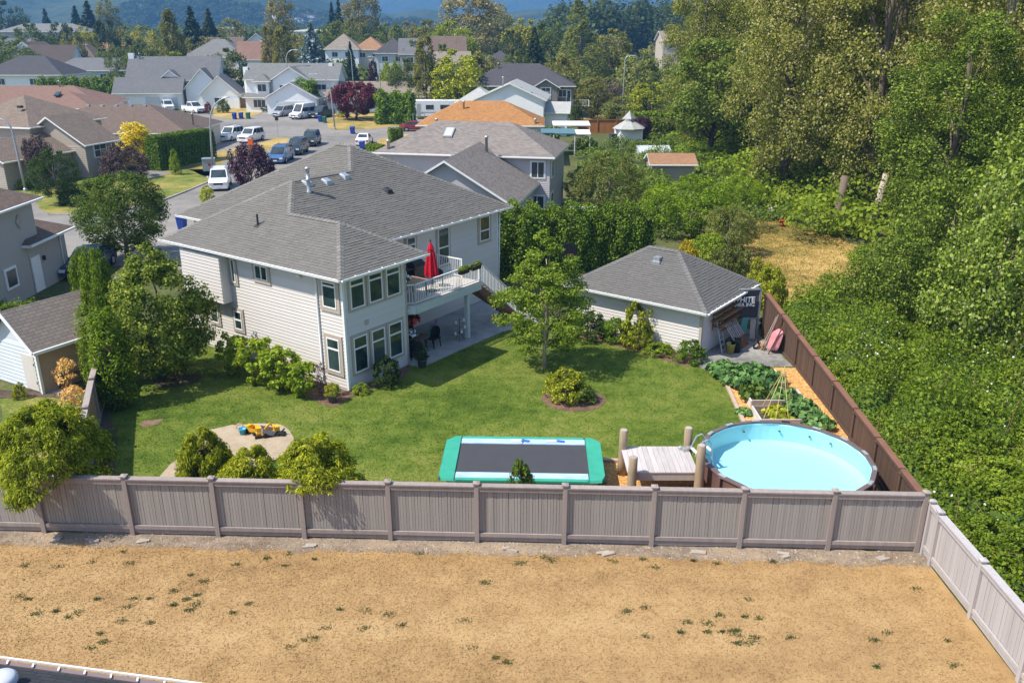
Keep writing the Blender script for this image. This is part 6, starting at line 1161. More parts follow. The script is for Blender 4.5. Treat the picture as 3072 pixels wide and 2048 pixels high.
# left rank: taupe house with porch gable, vented brown roof, red-brown roof behind
o = np.array(G(88, 383, 5.0)); cA = np.array(G(312, 354, 5.0)); a = math.atan2(*(cA - o)[::-1])
house('taupe two-storey house with stone-trimmed porch gable at the left', (o[0], o[1]), a - .0, [(.4, 10.2, .4, 10, 5.0, 'hip', .5), (1.8, 6.0, -4.6, 3.0, 3.3, 'gx', .62), (-6.5, 1.8, -2.8, 3.0, 2.7, 'gx', .5)], RM['taupe'], WM['taupew'], [((2.9, -4.6), (4.6, -4.6), 1.9, 3.2, (2.6,), (.5,)), ((8.2, .4), (9.3, .4), 2.9, 4.3, (), ()), ((-3.2, -2.8), (-1.4, -2.8), .8, 2.0, (), (.5,)), ((5.0, -4.6), (5.8, -4.6), .6, 2.0)], (), [('dark', 2.5, 3.2, 6.7)], lap=.2)
o, a, L = fr(G(287, 400, 2.6), G(552, 400, 2.6))
house('bungalow with wide brown hip roof and a row of five ridge vents', (o[0], o[1]), a, [(-9.5, L, .4, 13.4, 2.6, 'hip', .40)], RM['brown'], WM['cream'], [((2, .4), (4, .4), .9, 2.1, (), (.5,)), ((7, .4), (9, .4), .9, 2.1, (), (.5,))], (), [('vent', -3.4 + 1.75 * k, 6.4, 5.2) for k in range(5)] + [('pipe', L - .6, 5.2, 3.3, 1.0)])
o = np.array(G(30, 330, 3.0))
house('low house with red-brown roof and a dark skylight', (o[0] - 7, o[1] + 8), .06, [(-12, 16, 0, 12, 3.0, 'hip', .40), (6, 17, -5, 6, 2.9, 'hip', .36)], RM['redbrown'], WM['cream'], (), (), [('sky', 10.5, -1.2, 4.75, .4, 1), ('dark', -6, 2.5, 4.4), ('pipe', 8, 5.6, 5.7, .5)])
# stucco house nearest at the left
NLh = house('grey stucco house with brown shingle roof at the left edge', (-26.5, 36.0), PI / 2, [(-4, 11.2, .45, 10, 5.2, 'hip', .5), (9.9, 13.95, .42, 8, 2.9, 'hip', .5)], RM['brown'], WM['stucco'], [((7.4, .45), (8.4, .45), 1.0, 2.0)], (), ())
q = MB(); q.box(9.95, 10.85, .36, .41, .05, 2.05); q.obj('door', m_white, NLh); q = MB(); q.cbox((11.25, .34, 1.75), .14, .14, .25); q.obj('wall_lamp', m_dark, NLh); pipe('downspout', [(13.5, .1, 2.75), (13.3, .36, 2.5), (13.3, .36, .15)], .045, m_white, NLh)
q = MB(); q.hexa([(9.3, .38, 4.2), (9.6, .38, 3.8), (9.6, .44, 3.8), (9.3, .44, 4.2), (9.6, .38, 4.6), (9.9, .38, 4.2), (9.9, .44, 4.2), (9.6, .44, 4.6)]); q.obj('diamond_vent', WM['taupew'], NLh)
# small buildings on the right
gz_ = thing('garden_shed', 'pale octagonal-roofed garden shed with cupola beyond the lavender house', 'shed', (*G(1893, 449), 0), .15)
q = MB(); q.box(-1.45, 1.45, .1, 2.9, 0, 2.5); gw = q.obj('wall', WM['white'], gz_); J = siding(None, (-1.45, .1), (1.45, .1), .05, 2.45, .22, True); J.obj('siding', WM['white'], gw)
q = MB(); q.lathe([(2.1, 2.45), (2.1, 2.53), (.7, 3.35), (.7, 3.6)], 8, (0, 1.4, 0)); q.obj('roof', RM['pale'], gz_, uv=True); q = MB(); q.lathe([(.9, 3.6), (.9, 3.66), (.02, 4.6)], 4, (0, 1.4, 0)); q.obj('cupola', RM['pale'], gz_, uv=True); q = MB(); q.box(-2.5, -1.8, .3, 1.5, 0, 1.9); q.obj('side_locker', m_screen, gz_)
gh = thing('cold_frame', 'low pale greenhouse behind the fruit trees', 'greenhouse', (*G(1965, 482), 0), .05); q = MB(); q.hexa([(-1.9, 0, 0), (1.9, 0, 0), (1.9, 1.8, 0), (-1.9, 1.8, 0), (-1.9, 0, .9), (1.9, 0, .9), (1.9, 1.8, 1.5), (-1.9, 1.8, 1.5)]); q.obj('glazing', mat('polycarbonate', (.50, .54, .56), .3, .5, .05), gh)
for x in (-1.9, -.6, .6, 1.9): q = MB(); q.bar((x, -.02, 0), (x, -.02, .92), .06, .06); q.bar((x, -.02, .93), (x, 1.8, 1.53), .06, .06); q.obj('frame_bar', m_alu, gh)
x, y = G(2020, 560); house('low shed with a plain red-brown roof among the fruit trees', (x - 2.3, y), -.02, [(.2, 4.2, .2, 4.2, 2.1, 'gx', .34)], RM['terra'], WM['taupew'], ov=.3, name='shed', cat='shed')
for px0, px1, py, hh, lb, m in ((1735, 1905, 400, 1.9, 'orange-brown cedar fence behind the clipped hedge on the right', mat('orange_fence', (.36, .15, .05), .8, .2, .2, 2, rnd=.15)), (690, 752, 324, 1.9, 'brown board fence left of the white two-storey house', mat('brown_fence_far', (.22, .15, .10), .8, .2, .2, 2, rnd=.15))):
    p0, p1 = np.array(G(px0, py)), np.array(G(px1, py)); n = max(2, int(np.linalg.norm(p1 - p0) / 2.4)); pts = [tuple(p0 + (p1 - p0) * k / n) for k in range(n + 1)]; fence('board_fence', lb, pts, hh, (0, 1), m, m, .3, limit=200, skirt=False)
for px, py, w_, d_, z, lb, m in ((1713, 372, 4.6, 3.0, 3.1, 'white flat canopy roof behind the orange house', m_white), (1715, 398, 4.4, 2.6, 2.5, 'lower white canopy next to the clipped hedge', m_white), (1672, 396, 4.2, 3.4, 2.6, 'teal patio roof at the corner of the orange house', mat('teal_roof', (.10, .19, .21), .5, .4, .1))):
    x, y = G(px, py, z); cnp = thing('canopy', lb, 'canopy', (x, y, 0)); q = MB(); q.hexa([(-w_ / 2, -d_ / 2, z - .12), (w_ / 2, -d_ / 2, z - .12), (w_ / 2, d_ / 2, z + .1), (-w_ / 2, d_ / 2, z + .1), (-w_ / 2, -d_ / 2, z), (w_ / 2, -d_ / 2, z), (w_ / 2, d_ / 2, z + .22), (-w_ / 2, d_ / 2, z + .22)]); q.obj('roof', m, cnp)
    for sx in (-1, 1): q = MB(); q.box(sx * (w_ / 2 - .1) - .05, sx * (w_ / 2 - .1) + .05, -d_ / 2 + .05, -d_ / 2 + .15, 0, z - .12); q.obj('post', m_white, cnp)
# far rows of roofs: (label, px of left front eave, py, distance, width, depth, eave, pitch, type, roof, wall)
far = [('white house with dark roof cut by the left edge', -60, 225, 175, 16, 11, 4.2, .45, 'hip', 'slate', 'white'), ('long low blue-grey bungalow behind the hedge', 146, 212, 205, 19.5, 9, 2.9, .42, 'hip', 'grey', 'bluegrey'), ('brown-roofed house with white barge boards at the far left', 0, 190, 235, 14, 11, 4.6, .55, 'gy', 'brown', 'white'), ('brown gabled house beside the white barge-boarded one', 70, 200, 222, 11, 12, 3.6, .6, 'gx', 'dkbrown', 'white'),
       ('house with tall brown hip roof behind the bungalow', 165, 180, 235, 11, 12, 4.8, .55, 'hip', 'brown', 'tanw'), ('low terracotta-roofed house half hidden by green trees', 265, 158, 270, 14, 10, 3.4, .4, 'gx', 'terra', 'cream'), ('cream house with grey hip roof behind the round tree', 552, 172, 205, 13.5, 11, 5.2, .5, 'hip', 'midgrey', 'cream'), ('white house with brown roof left of the tall poplars', 708, 180, 200, 9, 11, 5.0, .5, 'gx', 'redbrown', 'white'),
       ('long brown roof on the skyline above the cream house', 560, 140, 290, 17, 10, 3.4, .4, 'gx', 'brown', 'cream'), ('dark house with a white gable above the brown roof', 722, 146, 265, 10, 10, 4.6, .6, 'gy', 'slate', 'white'), ('tan hip-roofed house at the end of the far street', 975, 148, 230, 8.5, 9, 5.8, .62, 'hip', 'tan', 'white'), ('orange-brown hip-roofed house next to the tan one', 1060, 150, 232, 8, 9, 5.6, .55, 'hip', 'terra', 'cream'),
       ('dark grey roofed house in the middle of the far row', 1125, 160, 215, 8, 9, 5.4, .6, 'hip', 'slate', 'bluegrey'), ('mid grey roofed house in the far row left of the poplar', 1200, 163, 212, 8, 9, 5.2, .55, 'gx', 'grey', 'stucco'), ('house with a pale blue gable end right of the poplar', 1290, 158, 205, 8, 10, 5.4, .5, 'gx', 'brown', 'bluegrey'), ('small tan-roofed house below the pale blue gable', 1305, 192, 180, 7, 8, 3.4, .4, 'gx', 'tan', 'cream'), ('dark roofed house peeping out right of the big bush trees', 1440, 198, 180, 8, 8, 4.2, .5, 'hip', 'slate', 'grey'),
       ('wide grey-roofed building on the skyline at the far left', -10, 96, 330, 32, 14, 13.0, .3, 'hip', 'midgrey', 'stucco'), ('pinkish house glimpsed through the left end of the wood', 1990, 122, 230, 9, 8, 7.0, .4, 'gx', 'tan', 'tanw'), ('low white flat building among trees above the poplars', 860, 95, 430, 26, 14, 13.5, .1, 'hip', 'pale', 'white'), ('white commercial building at the right of the far skyline trees', 640, 86, 460, 16, 12, 15.0, .1, 'hip', 'pale', 'white')]
for lb, px, py, Y, wd_, dp_, ev, pt, ty, rf, wl_ in far:
    x, z = AT(px, py, Y); z = max(ev if z < 2 else z, 2.4); W2_ = [((wd_ * .2, 0), (wd_ * .2 + 1.5, 0), z - 1.9, z - .7, (), (.5,)), ((wd_ * .6, 0), (wd_ * .6 + 1.5, 0), z - 1.9, z - .7, (), (.5,))]; house(lb, (x, Y), 0.0 if ty != 'gx' else .08, [(0, wd_, 0, dp_, z, ty, pt * 1.3)], RM[rf], WM[wl_], W2_)

# ================================================================ vehicles
m_tyre = mat('tyre_rubber', (.02, .02, .02), .8, .2, .1); m_rim = mat('wheel_rim', (.45, .46, .47), .35, .5, .05, metal=.5); m_cglass = glass_mat('car_glass', (.035, .05, .055), .05); m_lamp = mat('headlamp_lens', (.70, .72, .74), .2, .6, .05); m_tail = mat('tail_lamp', (.45, .02, .02), .3, .5, .05); m_plate = mat('number_plate', (.75, .76, .78), .5, .3, .03)
CK = {'sedan': (4.7, .90, [(-2.35, .80, .88), (-2.2, .95, .95), (-1.6, .98, 1), (1.0, .92, 1), (2.0, .80, .96), (2.35, .62, .84)], (-1.85, 1.15, -1.0, .25, 1.44, .70)), 'suv': (4.7, .93, [(-2.35, .95, .92), (-2.2, 1.08, .98), (1.05, 1.06, 1), (2.05, 1.0, .97), (2.35, .78, .88)], (-2.28, 1.15, -2.0, .35, 1.76, .76)),
      'minivan': (5.0, .97, [(-2.5, .9, .9), (-2.35, 1.05, .97), (1.4, 1.05, 1), (2.2, .88, .95), (2.5, .66, .84)], (-2.42, 1.75, -2.15, .55, 1.74, .76)), 'van': (5.6, 1.0, [(-2.8, 1.0, .96), (-2.7, 1.15, 1), (1.6, 1.12, 1), (2.55, 1.0, .97), (2.8, .8, .92)], (-2.78, 1.85, -2.7, .75, 2.45, .78)), 'pickup': (5.9, 1.0, [(-2.95, .98, .97), (-2.85, 1.02, 1), (1.3, 1.18, 1), (2.6, 1.12, .97), (2.95, .85, .92)], (-.95, 1.45, -.8, .55, 1.90, .78))}
def car(kd, label, loc, rz, paint, group='vehicles parked along the street', rack=False):
    L, W, st, (bx0, bx1, rx0, rx1, rz_, rw) = CK[kd]; c = thing('pickup_truck' if kd == 'pickup' else ('van' if kd == 'van' else 'car'), label, {'pickup': 'pickup truck', 'van': 'van'}.get(kd, 'car'), loc, rz, group)
    V = []; F = []; q = MB()
    for x, zb, wk in st:
        w2 = W * wk; V += [(x, -w2 * .93, .24), (x, -w2, .52), (x, -w2 * .955, zb - .05), (x, -w2 * .86, zb), (x, w2 * .86, zb), (x, w2 * .955, zb - .05), (x, w2, .52), (x, w2 * .93, .24)]
    n = len(st)
    for i in range(n - 1):
        for k in range(8): F.append((i * 8 + k, i * 8 + (k + 1) % 8, (i + 1) * 8 + (k + 1) % 8, (i + 1) * 8 + k))
    F.append(tuple(range(7, -1, -1))); F.append(tuple(range((n - 1) * 8, n * 8))); F = [f[::-1] for f in F]; q.add(V, F); q.obj('body', paint, c)
    zb = lambda x: float(np.interp(x, [s[0] for s in st], [s[1] for s in st])); cw, tw = W * .88, W * rw; B = [(bx0, -cw, zb(bx0) - .03), (bx1, -cw, zb(bx1) - .03), (bx1, cw, zb(bx1) - .03), (bx0, cw, zb(bx0) - .03)]; T = [(rx0, -tw, rz_), (rx1, -tw, rz_), (rx1, tw, rz_), (rx0, tw, rz_)]
    q = MB(); q.hexa(B + T); rf = .06; q.hexa([(rx0 + .1, -tw + .1, rz_ - .01), (rx1 - .1, -tw + .1, rz_ - .01), (rx1 - .1, tw - .1, rz_ - .01), (rx0 + .1, tw - .1, rz_ - .01), (rx0 + .25, -tw + .2, rz_ + .035), (rx1 - .25, -tw + .2, rz_ + .035), (rx1 - .25, tw - .2, rz_ + .035), (rx0 + .25, tw - .2, rz_ + .035)]); q.obj('cabin', paint, c)
    def glass(nm, a, b, t, u, x0, x1, z0, z1):
        a, b, t, u = map(Vector, (a, b, t, u)); n_ = (b - a).cross(u - a).normalized() * .012; pt = lambda s, v: (a.lerp(b, s)).lerp(u.lerp(t, s), v) + n_
        q = MB(); q.quad(pt(x0, z0), pt(x1, z0), pt(x1, z1), pt(x0, z1)); return q.obj(nm, m_cglass, c)
    glass('windscreen', B[1], B[2], T[2], T[1], .06, .94, .08, .93); glass('rear_window', B[3], B[0], T[0], T[3], .1, .9, .25, .9)
    ns = 2 if kd == 'sedan' or kd == 'pickup' else 3
    if kd == 'van': ns = 2
    for k in range(ns):
        s0, s1 = .05 + k * .9 / ns + .012, .05 + (k + 1) * .9 / ns - .012; hi = .86 if kd != 'van' else .55
        glass('side_window', B[0], B[1], T[1], T[0], s0, s1, .1, hi); glass('side_window', B[2], B[3], T[3], T[2], 1 - s1, 1 - s0, .1, hi)
    for x in (-L * .295, L * .305):
        for s in (-1, 1):
            q = MB(); q.tube([(0, -.11, 0), (0, .11, 0)], .34, 16); wo = q.obj('wheel', m_tyre, c); wo.location = (x, s * (W - .10), .34); q = MB(); q.lathe([(.2, 0), (.2, .012), (.05, .02)], 12); ri = q.obj('rim', m_rim, wo); ri.rotation_euler = (-s * PI / 2, 0, 0); ri.location = (0, s * .112, 0)
    fx, fz, fw = st[-2][0] + .18, st[-2][1] - .16, W * .8
    for s in (-1, 1):
        q = MB(); q.cbox((st[-1][0] - .06, s * W * .68, st[-1][1] - .02), .2, .36, .15); q.obj('headlight', m_lamp, c); q = MB(); q.cbox((st[0][0] + .02, s * W * .74, st[0][1] - .1), .1, .26, .2); q.obj('taillight', m_tail, c); q = MB(); q.cbox((bx1 - .55, s * (W + .07), zb(bx1) + .06), .1, .18, .14); q.obj('mirror', paint, c)
    q = MB(); q.cbox((st[-1][0] + .005, 0, st[-1][1] - .08), .05, W * .9, .18); q.obj('grille', m_dark, c); q = MB(); q.cbox((st[-1][0] + .0, 0, .36), .1, W * 1.66, .2); q.obj('bumper', m_dark if kd in ('van', 'pickup') else paint, c)
    q = MB(); q.cbox((st[0][0] - .03, 0, .62), .03, .4, .13); q.cbox((st[-1][0] + .055, 0, .42), .02, .4, .12); q.obj('number_plate', m_plate, c)
    if kd == 'pickup': q = MB(); q.box(-2.8, -1.05, -.78, .78, 1.02, 1.03); q.obj('bed_liner', m_dark, c); q = MB(); q.box(-2.9, -1.0, -.95, -.80, .95, 1.16); q.box(-2.9, -1.0, .80, .95, .95, 1.16); q.box(-2.93, -2.82, -.80, .80, .95, 1.16); q.obj('bed_wall', paint, c)
    if rack: q = MB(); [q.bar((rx0 + .2, s * tw * .85, rz_ + .09), (rx1 - .1, s * tw * .85, rz_ + .09), .04, .04) for s in (-1, 1)]; q.obj('roof_rail', m_dark, c)
    return c
cp = lambda n, c: mat('car_paint_' + n, c, .28, .5, .03, 1, coat=.6)
CW, CNAVY, CBLUE, CTEAL, CDK, CSIL, CRED, CGR = cp('white', (.80, .81, .82)), cp('navy', (.016, .03, .085)), cp('blue', (.045, .12, .27)), cp('teal', (.015, .032, .048)), cp('dark', (.02, .03, .036)), cp('silver', (.34, .34, .36)), cp('red', (.25, .03, .03)), cp('graphite', (.035, .045, .06))
def gz0(px, py): return G(px, py) + (0,)
dn = -PI / 2
car('sedan', 'navy blue car parked on the drive by the round tree', gz0(272, 812), dn + .05, CNAVY); car('suv', 'white utility vehicle on the street behind the purple shrub', gz0(662, 562), dn + .25, CW, rack=True)
car('minivan', 'blue minivan nearest of three parked along the kerb', gz0(845, 484), dn - .02, CBLUE, rack=True); car('suv', 'dark utility vehicle between the blue minivan and the black one', gz0(893, 460), dn - .02, CTEAL); car('suv', 'black utility vehicle farthest of the three at the kerb', gz0(935, 435), dn + .02, CDK, rack=True)
car('suv', 'white sport utility vehicle left of the white crossover on the drive', gz0(695, 420), dn - .22, CW, rack=True); car('suv', 'white crossover right of the white sport utility vehicle', gz0(755, 424), dn - .22, CW)
car('pickup', 'white pickup truck in front of the grey gabled house', gz0(583, 338), dn + .8, CW); car('suv', 'white vehicle mostly hidden behind the brown vented roof', gz0(505, 330), dn + .5, CW); car('minivan', 'silver minivan beside the tall white van', gz0(850, 348), dn - .3, CSIL); car('van', 'tall white high-roof van on the double driveway', gz0(910, 355), dn - .38, CW)
car('pickup', 'dark pickup truck right of the tall white van', gz0(966, 352), dn - .3, CGR); car('sedan', 'white sedan seen from behind in the cul-de-sac', gz0(1094, 433), -dn + .02, CW); car('sedan', 'dark red car partly behind the lavender roof', gz0(1246, 393), .2, CRED)
RV = thing('motorhome', 'white travel trailer parked by the clipped cedars', 'trailer', (*G(1268, 358), 0), .1); q = MB(); q.box(-1.2, 6.2, 0, 2.4, .5, 2.95); q.box(-1.25, 6.25, .2, 2.2, 2.95, 3.05); q.obj('body', m_white, RV)
for x0, x1, z0, z1, nm in ((-.9, -.3, .6, 2.5, 'door'), (.6, 1.9, 1.6, 2.3, 'window'), (3.0, 4.6, 1.6, 2.3, 'window'), (5.0, 5.7, 1.7, 2.3, 'window')): q = MB(); q.box(x0, x1, -.03, -.002, z0, z1); q.obj(nm, m_cglass if nm == 'window' else m_alu, RV)
q = MB(); q.box(-1.21, 6.21, -.012, -.002, 1.0, 1.2); q.obj('stripe', m_galv, RV)
for x in (2.2, 3.2): q = MB(); q.tube([(x, .05, .35), (x, .3, .35)], .35, 14); q.obj('wheel', m_tyre, RV)

# ================================================================ street furniture
m_bb, m_bg, m_bo = mat('bin_blue', (.012, .05, .30), .5, .4, .1), mat('bin_green', (.015, .13, .06), .5, .4, .1), mat('box_orange', (.75, .13, .04), .5, .4, .1)
def wbin(label, px, py, m, s=1.0):
    b = thing('wheelie_bin', label, 'bin', gz0(px, py), -.2, 'wheelie bins put out on the street'); q = MB(); q.hexa([(-.24 * s, -.26 * s, .05), (.24 * s, -.26 * s, .05), (.24 * s, .26 * s, .05), (-.24 * s, .26 * s, .05), (-.3 * s, -.34 * s, 1.0 * s), (.3 * s, -.34 * s, 1.0 * s), (.3 * s, .34 * s, 1.0 * s), (-.3 * s, .34 * s, 1.0 * s)]); q.obj('body', m, b)
    q = MB(); q.hexa([(-.33 * s, -.38 * s, 1.0 * s), (.33 * s, -.38 * s, 1.0 * s), (.33 * s, .38 * s, 1.0 * s), (-.33 * s, .38 * s, 1.0 * s), (-.31 * s, -.35 * s, 1.06 * s), (.31 * s, -.35 * s, 1.06 * s), (.3 * s, .36 * s, 1.1 * s), (-.3 * s, .36 * s, 1.1 * s)]); q.obj('lid', m, b)
    for sx in (-1, 1): q = MB(); q.tube([(sx * .26 * s, .3 * s, .1), (sx * .32 * s, .3 * s, .1)], .1, 10); q.obj('wheel', m_tyre, b)
for lb, px, py, m in (('left blue bin in front of the dry lawn strip', 704, 358, m_bb), ('right blue bin left of the green bin', 724, 357, m_bb), ('green bin right of the two blue ones', 745, 357, m_bg), ('blue bin by the dark pickup truck', 961, 366, m_bb), ('wide green bin by the dark pickup truck', 974, 369, m_bg), ('single blue bin above the white sedan', 1058, 402, m_bb), ('blue bin below the white sedan at the grey roof edge', 1087, 449, m_bb), ('blue bin behind the eave of the beige house', 548, 688, m_bb)): wbin(lb, px, py, m, .95)
q = MB(); q.cbox((0, 0, .45), .55, .5, .9); q.cbox((0, 0, .93), .62, .56, .06); o = q.obj('box', m_bo, None); o.location = gz0(753, 440); tag(o, 'bright orange box in front of the white crossover', 'box')
ub = thing('utility_box', 'grey utility cabinet beside the left street lamp', 'utility box', gz0(629, 512), .2); q = MB(); q.box(-.6, .6, -.5, .5, 0, 1.25); q.obj('cabinet', mat('cabinet_grey', (.36, .37, .35), .6, .3, .06), ub); q = MB(); q.box(-.66, .66, -.56, .56, 1.25, 1.32); q.obj('lid', m_galv, ub); q = MB(); q.cbox((.1, -.505, .7), .25, .01, .25); q.obj('warning_label', m_tail, ub)
m_pole = mat('lamp_pole', (.40, .42, .44), .4, .5, .06, metal=.4)
def lamp(label, px, py, top, tipx, Y=None):
    """curved single-arm street lamp; top is the highest row of its arch, tipx where the head ends"""
    if Y: x, _ = AT(px, py, Y); y = Y
    else: x, y = G(px, py)
    _, zt = AT(px, top, y); dx = AT(tipx, top, y)[0] - x; l = thing('street_lamp', label, 'street lamp', (x, y, 0), 0, 'curved street lamps'); s = abs(dx); sg = math.copysign(1, dx)
    pts = [(0, 0, 0), (sg * .05 * s, 0, zt * .45), (sg * .09 * s, 0, zt - s * .75)] + [(sg * (.1 + .75 * (1 - math.cos(a))) * s * .95, 0, zt - s * .75 + s * .75 * math.sin(a)) for a in np.linspace(.25, PI / 2, 8)]; q = MB(); q.tube(pts, [.13, .10, .085] + list(np.linspace(.08, .05, 8)), 8); q.obj('pole', m_pole, l, True)
    e = pts[-1]; q = MB(); q.hexa([(e[0] - .1, -.1, e[2] - .08), (e[0] + sg * .75, -.14, e[2] - .08), (e[0] + sg * .75, .14, e[2] - .08), (e[0] - .1, .1, e[2] - .08), (e[0] - .1, -.06, e[2] + .06), (e[0] + sg * .7, -.09, e[2] + .07), (e[0] + sg * .7, .09, e[2] + .07), (e[0] - .1, .06, e[2] + .06)]); q.obj('lamp_head', m_galv, l)
    q = MB(); q.lathe([(.2, 0), (.18, .25), (.13, .3)], 10); q.obj('base', m_pole, l)
lamp('nearest curved street lamp in front of the taupe house at the left edge', 77, 574, 356, -18); lamp('curved street lamp next to the grey utility cabinet', 640, 522, 291, 712); lamp('curved street lamp in front of the red maple', 1005, 389, 222, 930); lamp('curved street lamp behind the white two-storey house', 858, 205, 150, 888, 165); lamp('curved street lamp standing before the wood on the right', 1868, 296, 167, 1895, 150)
lamp('street lamp behind the blue-grey bungalow', 231, 165, 134, 260, 240); lamp('left lamp of the far pair over the brown roofs', 163, 160, 140, 140, 260); lamp('right lamp of the far pair over the brown roofs', 180, 150, 129, 145, 285); lamp('far street lamp by the tan hip-roofed house', 1059, 212, 138, 1020, 175); lamp('far street lamp left of the purple far bush', 1141, 230, 170, 1110, 160)
sp = thing('street_sign', 'back of a small square sign on a post in the street', 'sign', gz0(835, 413), .1); q = MB(); q.bar((0, 0, 0), (0, 0, 2.6), .06, .06); q.obj('post', m_galv, sp); q = MB(); q.box(-.24, .24, -.06, -.035, 2.3, 2.8); q.obj('plate', m_dark, sp)
cfp = [G(1197, 372), G(1240, 375), G(1275, 372)]; cf = thing('chain_link_fence', 'grey chain-link gate by the clipped cedars and the trailer', 'fence', (*cfp[0], 0))
for a in cfp: q = MB(); q.bar((a[0] - cfp[0][0], a[1] - cfp[0][1], 0), (a[0] - cfp[0][0], a[1] - cfp[0][1], 1.7), .08, .08); q.obj('post', m_galv, cf)
for a, b in zip(cfp[:-1], cfp[1:]): 
    for z in (.15, 1.6): q = MB(); q.bar((a[0] - cfp[0][0], a[1] - cfp[0][1], z), (b[0] - cfp[0][0], b[1] - cfp[0][1], z), .05, .05); q.obj('rail', m_galv, cf)
tp = thing('trampoline', 'distant netted trampoline by the white two-storey house', 'trampoline', (*G(712, 285), 0)); q = MB(); q.lathe([(2.2, .75), (2.2, .9), (1.9, .92)], 20); q.obj('pad', m_bb, tp, True)
for k in range(8): q = MB(); q.bar((2.2 * math.cos(k * PI / 4), 2.2 * math.sin(k * PI / 4), 0), (2.2 * math.cos(k * PI / 4), 2.2 * math.sin(k * PI / 4), 2.6), .07, .07); q.obj('pole', m_dark, tp)
# roof corner of the house below the camera
x0, y0 = G(0, 1981, 3.2); x1, y1 = G(495, 2047, 3.2); a = math.atan2(y1 - y0, x1 - x0); m_darkroof = shingle_mat('near_dark_shingle', (.045, .047, .052), .14, .34, .18)
NR = thing('near_house', 'corner of a dark grey shingle roof with white gutter below the camera', 'house', (x0, y0, 0), a); q = MB(); q.hexa([(-8, -9, 2.9), (14, -9, 2.9), (14, -.1, 2.9), (-8, -.1, 2.9), (-8, -9, 7.2), (14, -9, 7.2), (14, 0, 3.1), (-8, 0, 3.1)]); q.obj('roof', m_darkroof, NR, uv=True); q = MB(); q.box(-7.6, 13.6, -8.8, -.5, 0, 2.95); q.obj('wall', WM['taupew'], NR)
q = MB(); q.bar((-8, .06, 3.06), (14, .06, 3.06), .09, .11, 0); gq = q.obj('gutter', mat('mauve_gutter', (.20, .155, .155), .6, .3, .05), NR); q = MB(); q.bar((-8, .135, 3.15), (14, .135, 3.15), .03, .035)
for k in range(40): q.cbox((-7.7 + k * .52, .05, 3.145), .03, .10, .015, .5)
q.obj('gutter_lip', m_white, gq)
p = np.array(G(5, 2040, 3.5)) - np.array((x0, y0)); c_, s_ = math.cos(a), math.sin(a); q = MB(); q.lathe([(.22, 0), (.25, .03), (.25, .12), (.2, .18), (.05, .2)], 20); vv = q.obj('roof_vent', mat('vent_pale', (.55, .58, .62), .4, .4, .05), NR, True); vv.location = (p[0] * c_ + p[1] * s_, -p[0] * s_ + p[1] * c_, 3.42)
# small sale board at the right edge of the field
x, z = AT(3068, 1952, 15.3); sb = thing('sale_sign', 'corner of a red and white board cut by the right edge before the pale fence', 'sign', (11.55, 15.1, 0), -.35); q = MB(); q.box(-.12, .9, -.02, .02, .62, 1.12); q.obj('red_panel', mat('sign_red', (.65, .03, .05), .5, .4, .04), sb); q = MB(); q.box(-.12, .9, -.02, .02, .36, .618); q.obj('white_panel', m_white, sb)
for k in range(5): q = MB(); q.bar((-.1 + k * .05, -.024, .75 + k * .02), (.1 + k * .05, -.024, 1.1), .012, .006); q.obj('stripe', m_white, sb)
for x in (0.05, .8): q = MB(); q.bar((x, .04, 0), (x, .04, 1.1), .04, .04); q.obj('post', m_white, sb)
# ================================================================ street planting and far trees
for lb, a_, b_, wd_, hh, lf, kw in (('tall clipped cedar hedge beside the dry verge and utility cabinet', G(465, 512), G(632, 474), 1.7, 3.5, 'hedgeb', dict(hb=3.3, bump_=.06, dens=260, ls=.17)), ('clipped emerald hedge below the white canopy roofs', (16.4, 118), (24.5, 117), 2.6, 3.6, 'hedgeb', dict(bump_=.08, dens=90, ls=.28)), ('long dark hedge behind the blue-grey bungalow lawn', (-92, 172), (-66, 176), 2.5, 5.0, 'hedge', dict(dens=50, ls=.4, bump_=.3, cl=2)),
                                ('big rounded cedar block right of the red maple', G(1138, 371), G(1238, 371), 3.2, 4.6, 'hedgeb', dict(dens=70, ls=.36, bump_=.35, cl=2.4)), ('cedar hedge behind the red maple and white house', (-38.3, 158), (-35.0, 156.5), 2.2, 5.4, 'hedgeb', dict(dens=45, ls=.42, bump_=.35, cl=2.2)), ('small clipped square hedge at the edge of the lavender roof', G(1170, 430), G(1205, 428), 1.3, 1.9, 'hedge', dict(dens=160, ls=.2, bump_=.05)),
                                ('low round clipped hedge right of the white sedan', G(1105, 452), G(1150, 455), 1.2, .8, 'hedgeb', dict(dens=200, ls=.18, bump_=.05)), ('low dark hedge behind the lavender house', (-5, 112), (6, 113), 2, 2.2, 'hedge', dict(dens=60, ls=.3, bump_=.2, cl=2)), ('hedge running behind the orange roof and trailer', (-14, 160), (-4, 158), 2.2, 3.4, 'hedge', dict(dens=50, ls=.36, bump_=.25, cl=2)), ('low clipped hedge strip below the garden shed', G(1735, 455), G(1790, 456), 1.2, 1.2, 'hedge', dict(dens=120, ls=.22)), ('hedge corner right of the round tree', (-68, 176), (-61, 182), 3, 5, 'hedge', dict(dens=45, ls=.4, bump_=.3, cl=2))):
    hedge('hedge', lb, a_, b_, wd_, hh, lf, **kw)
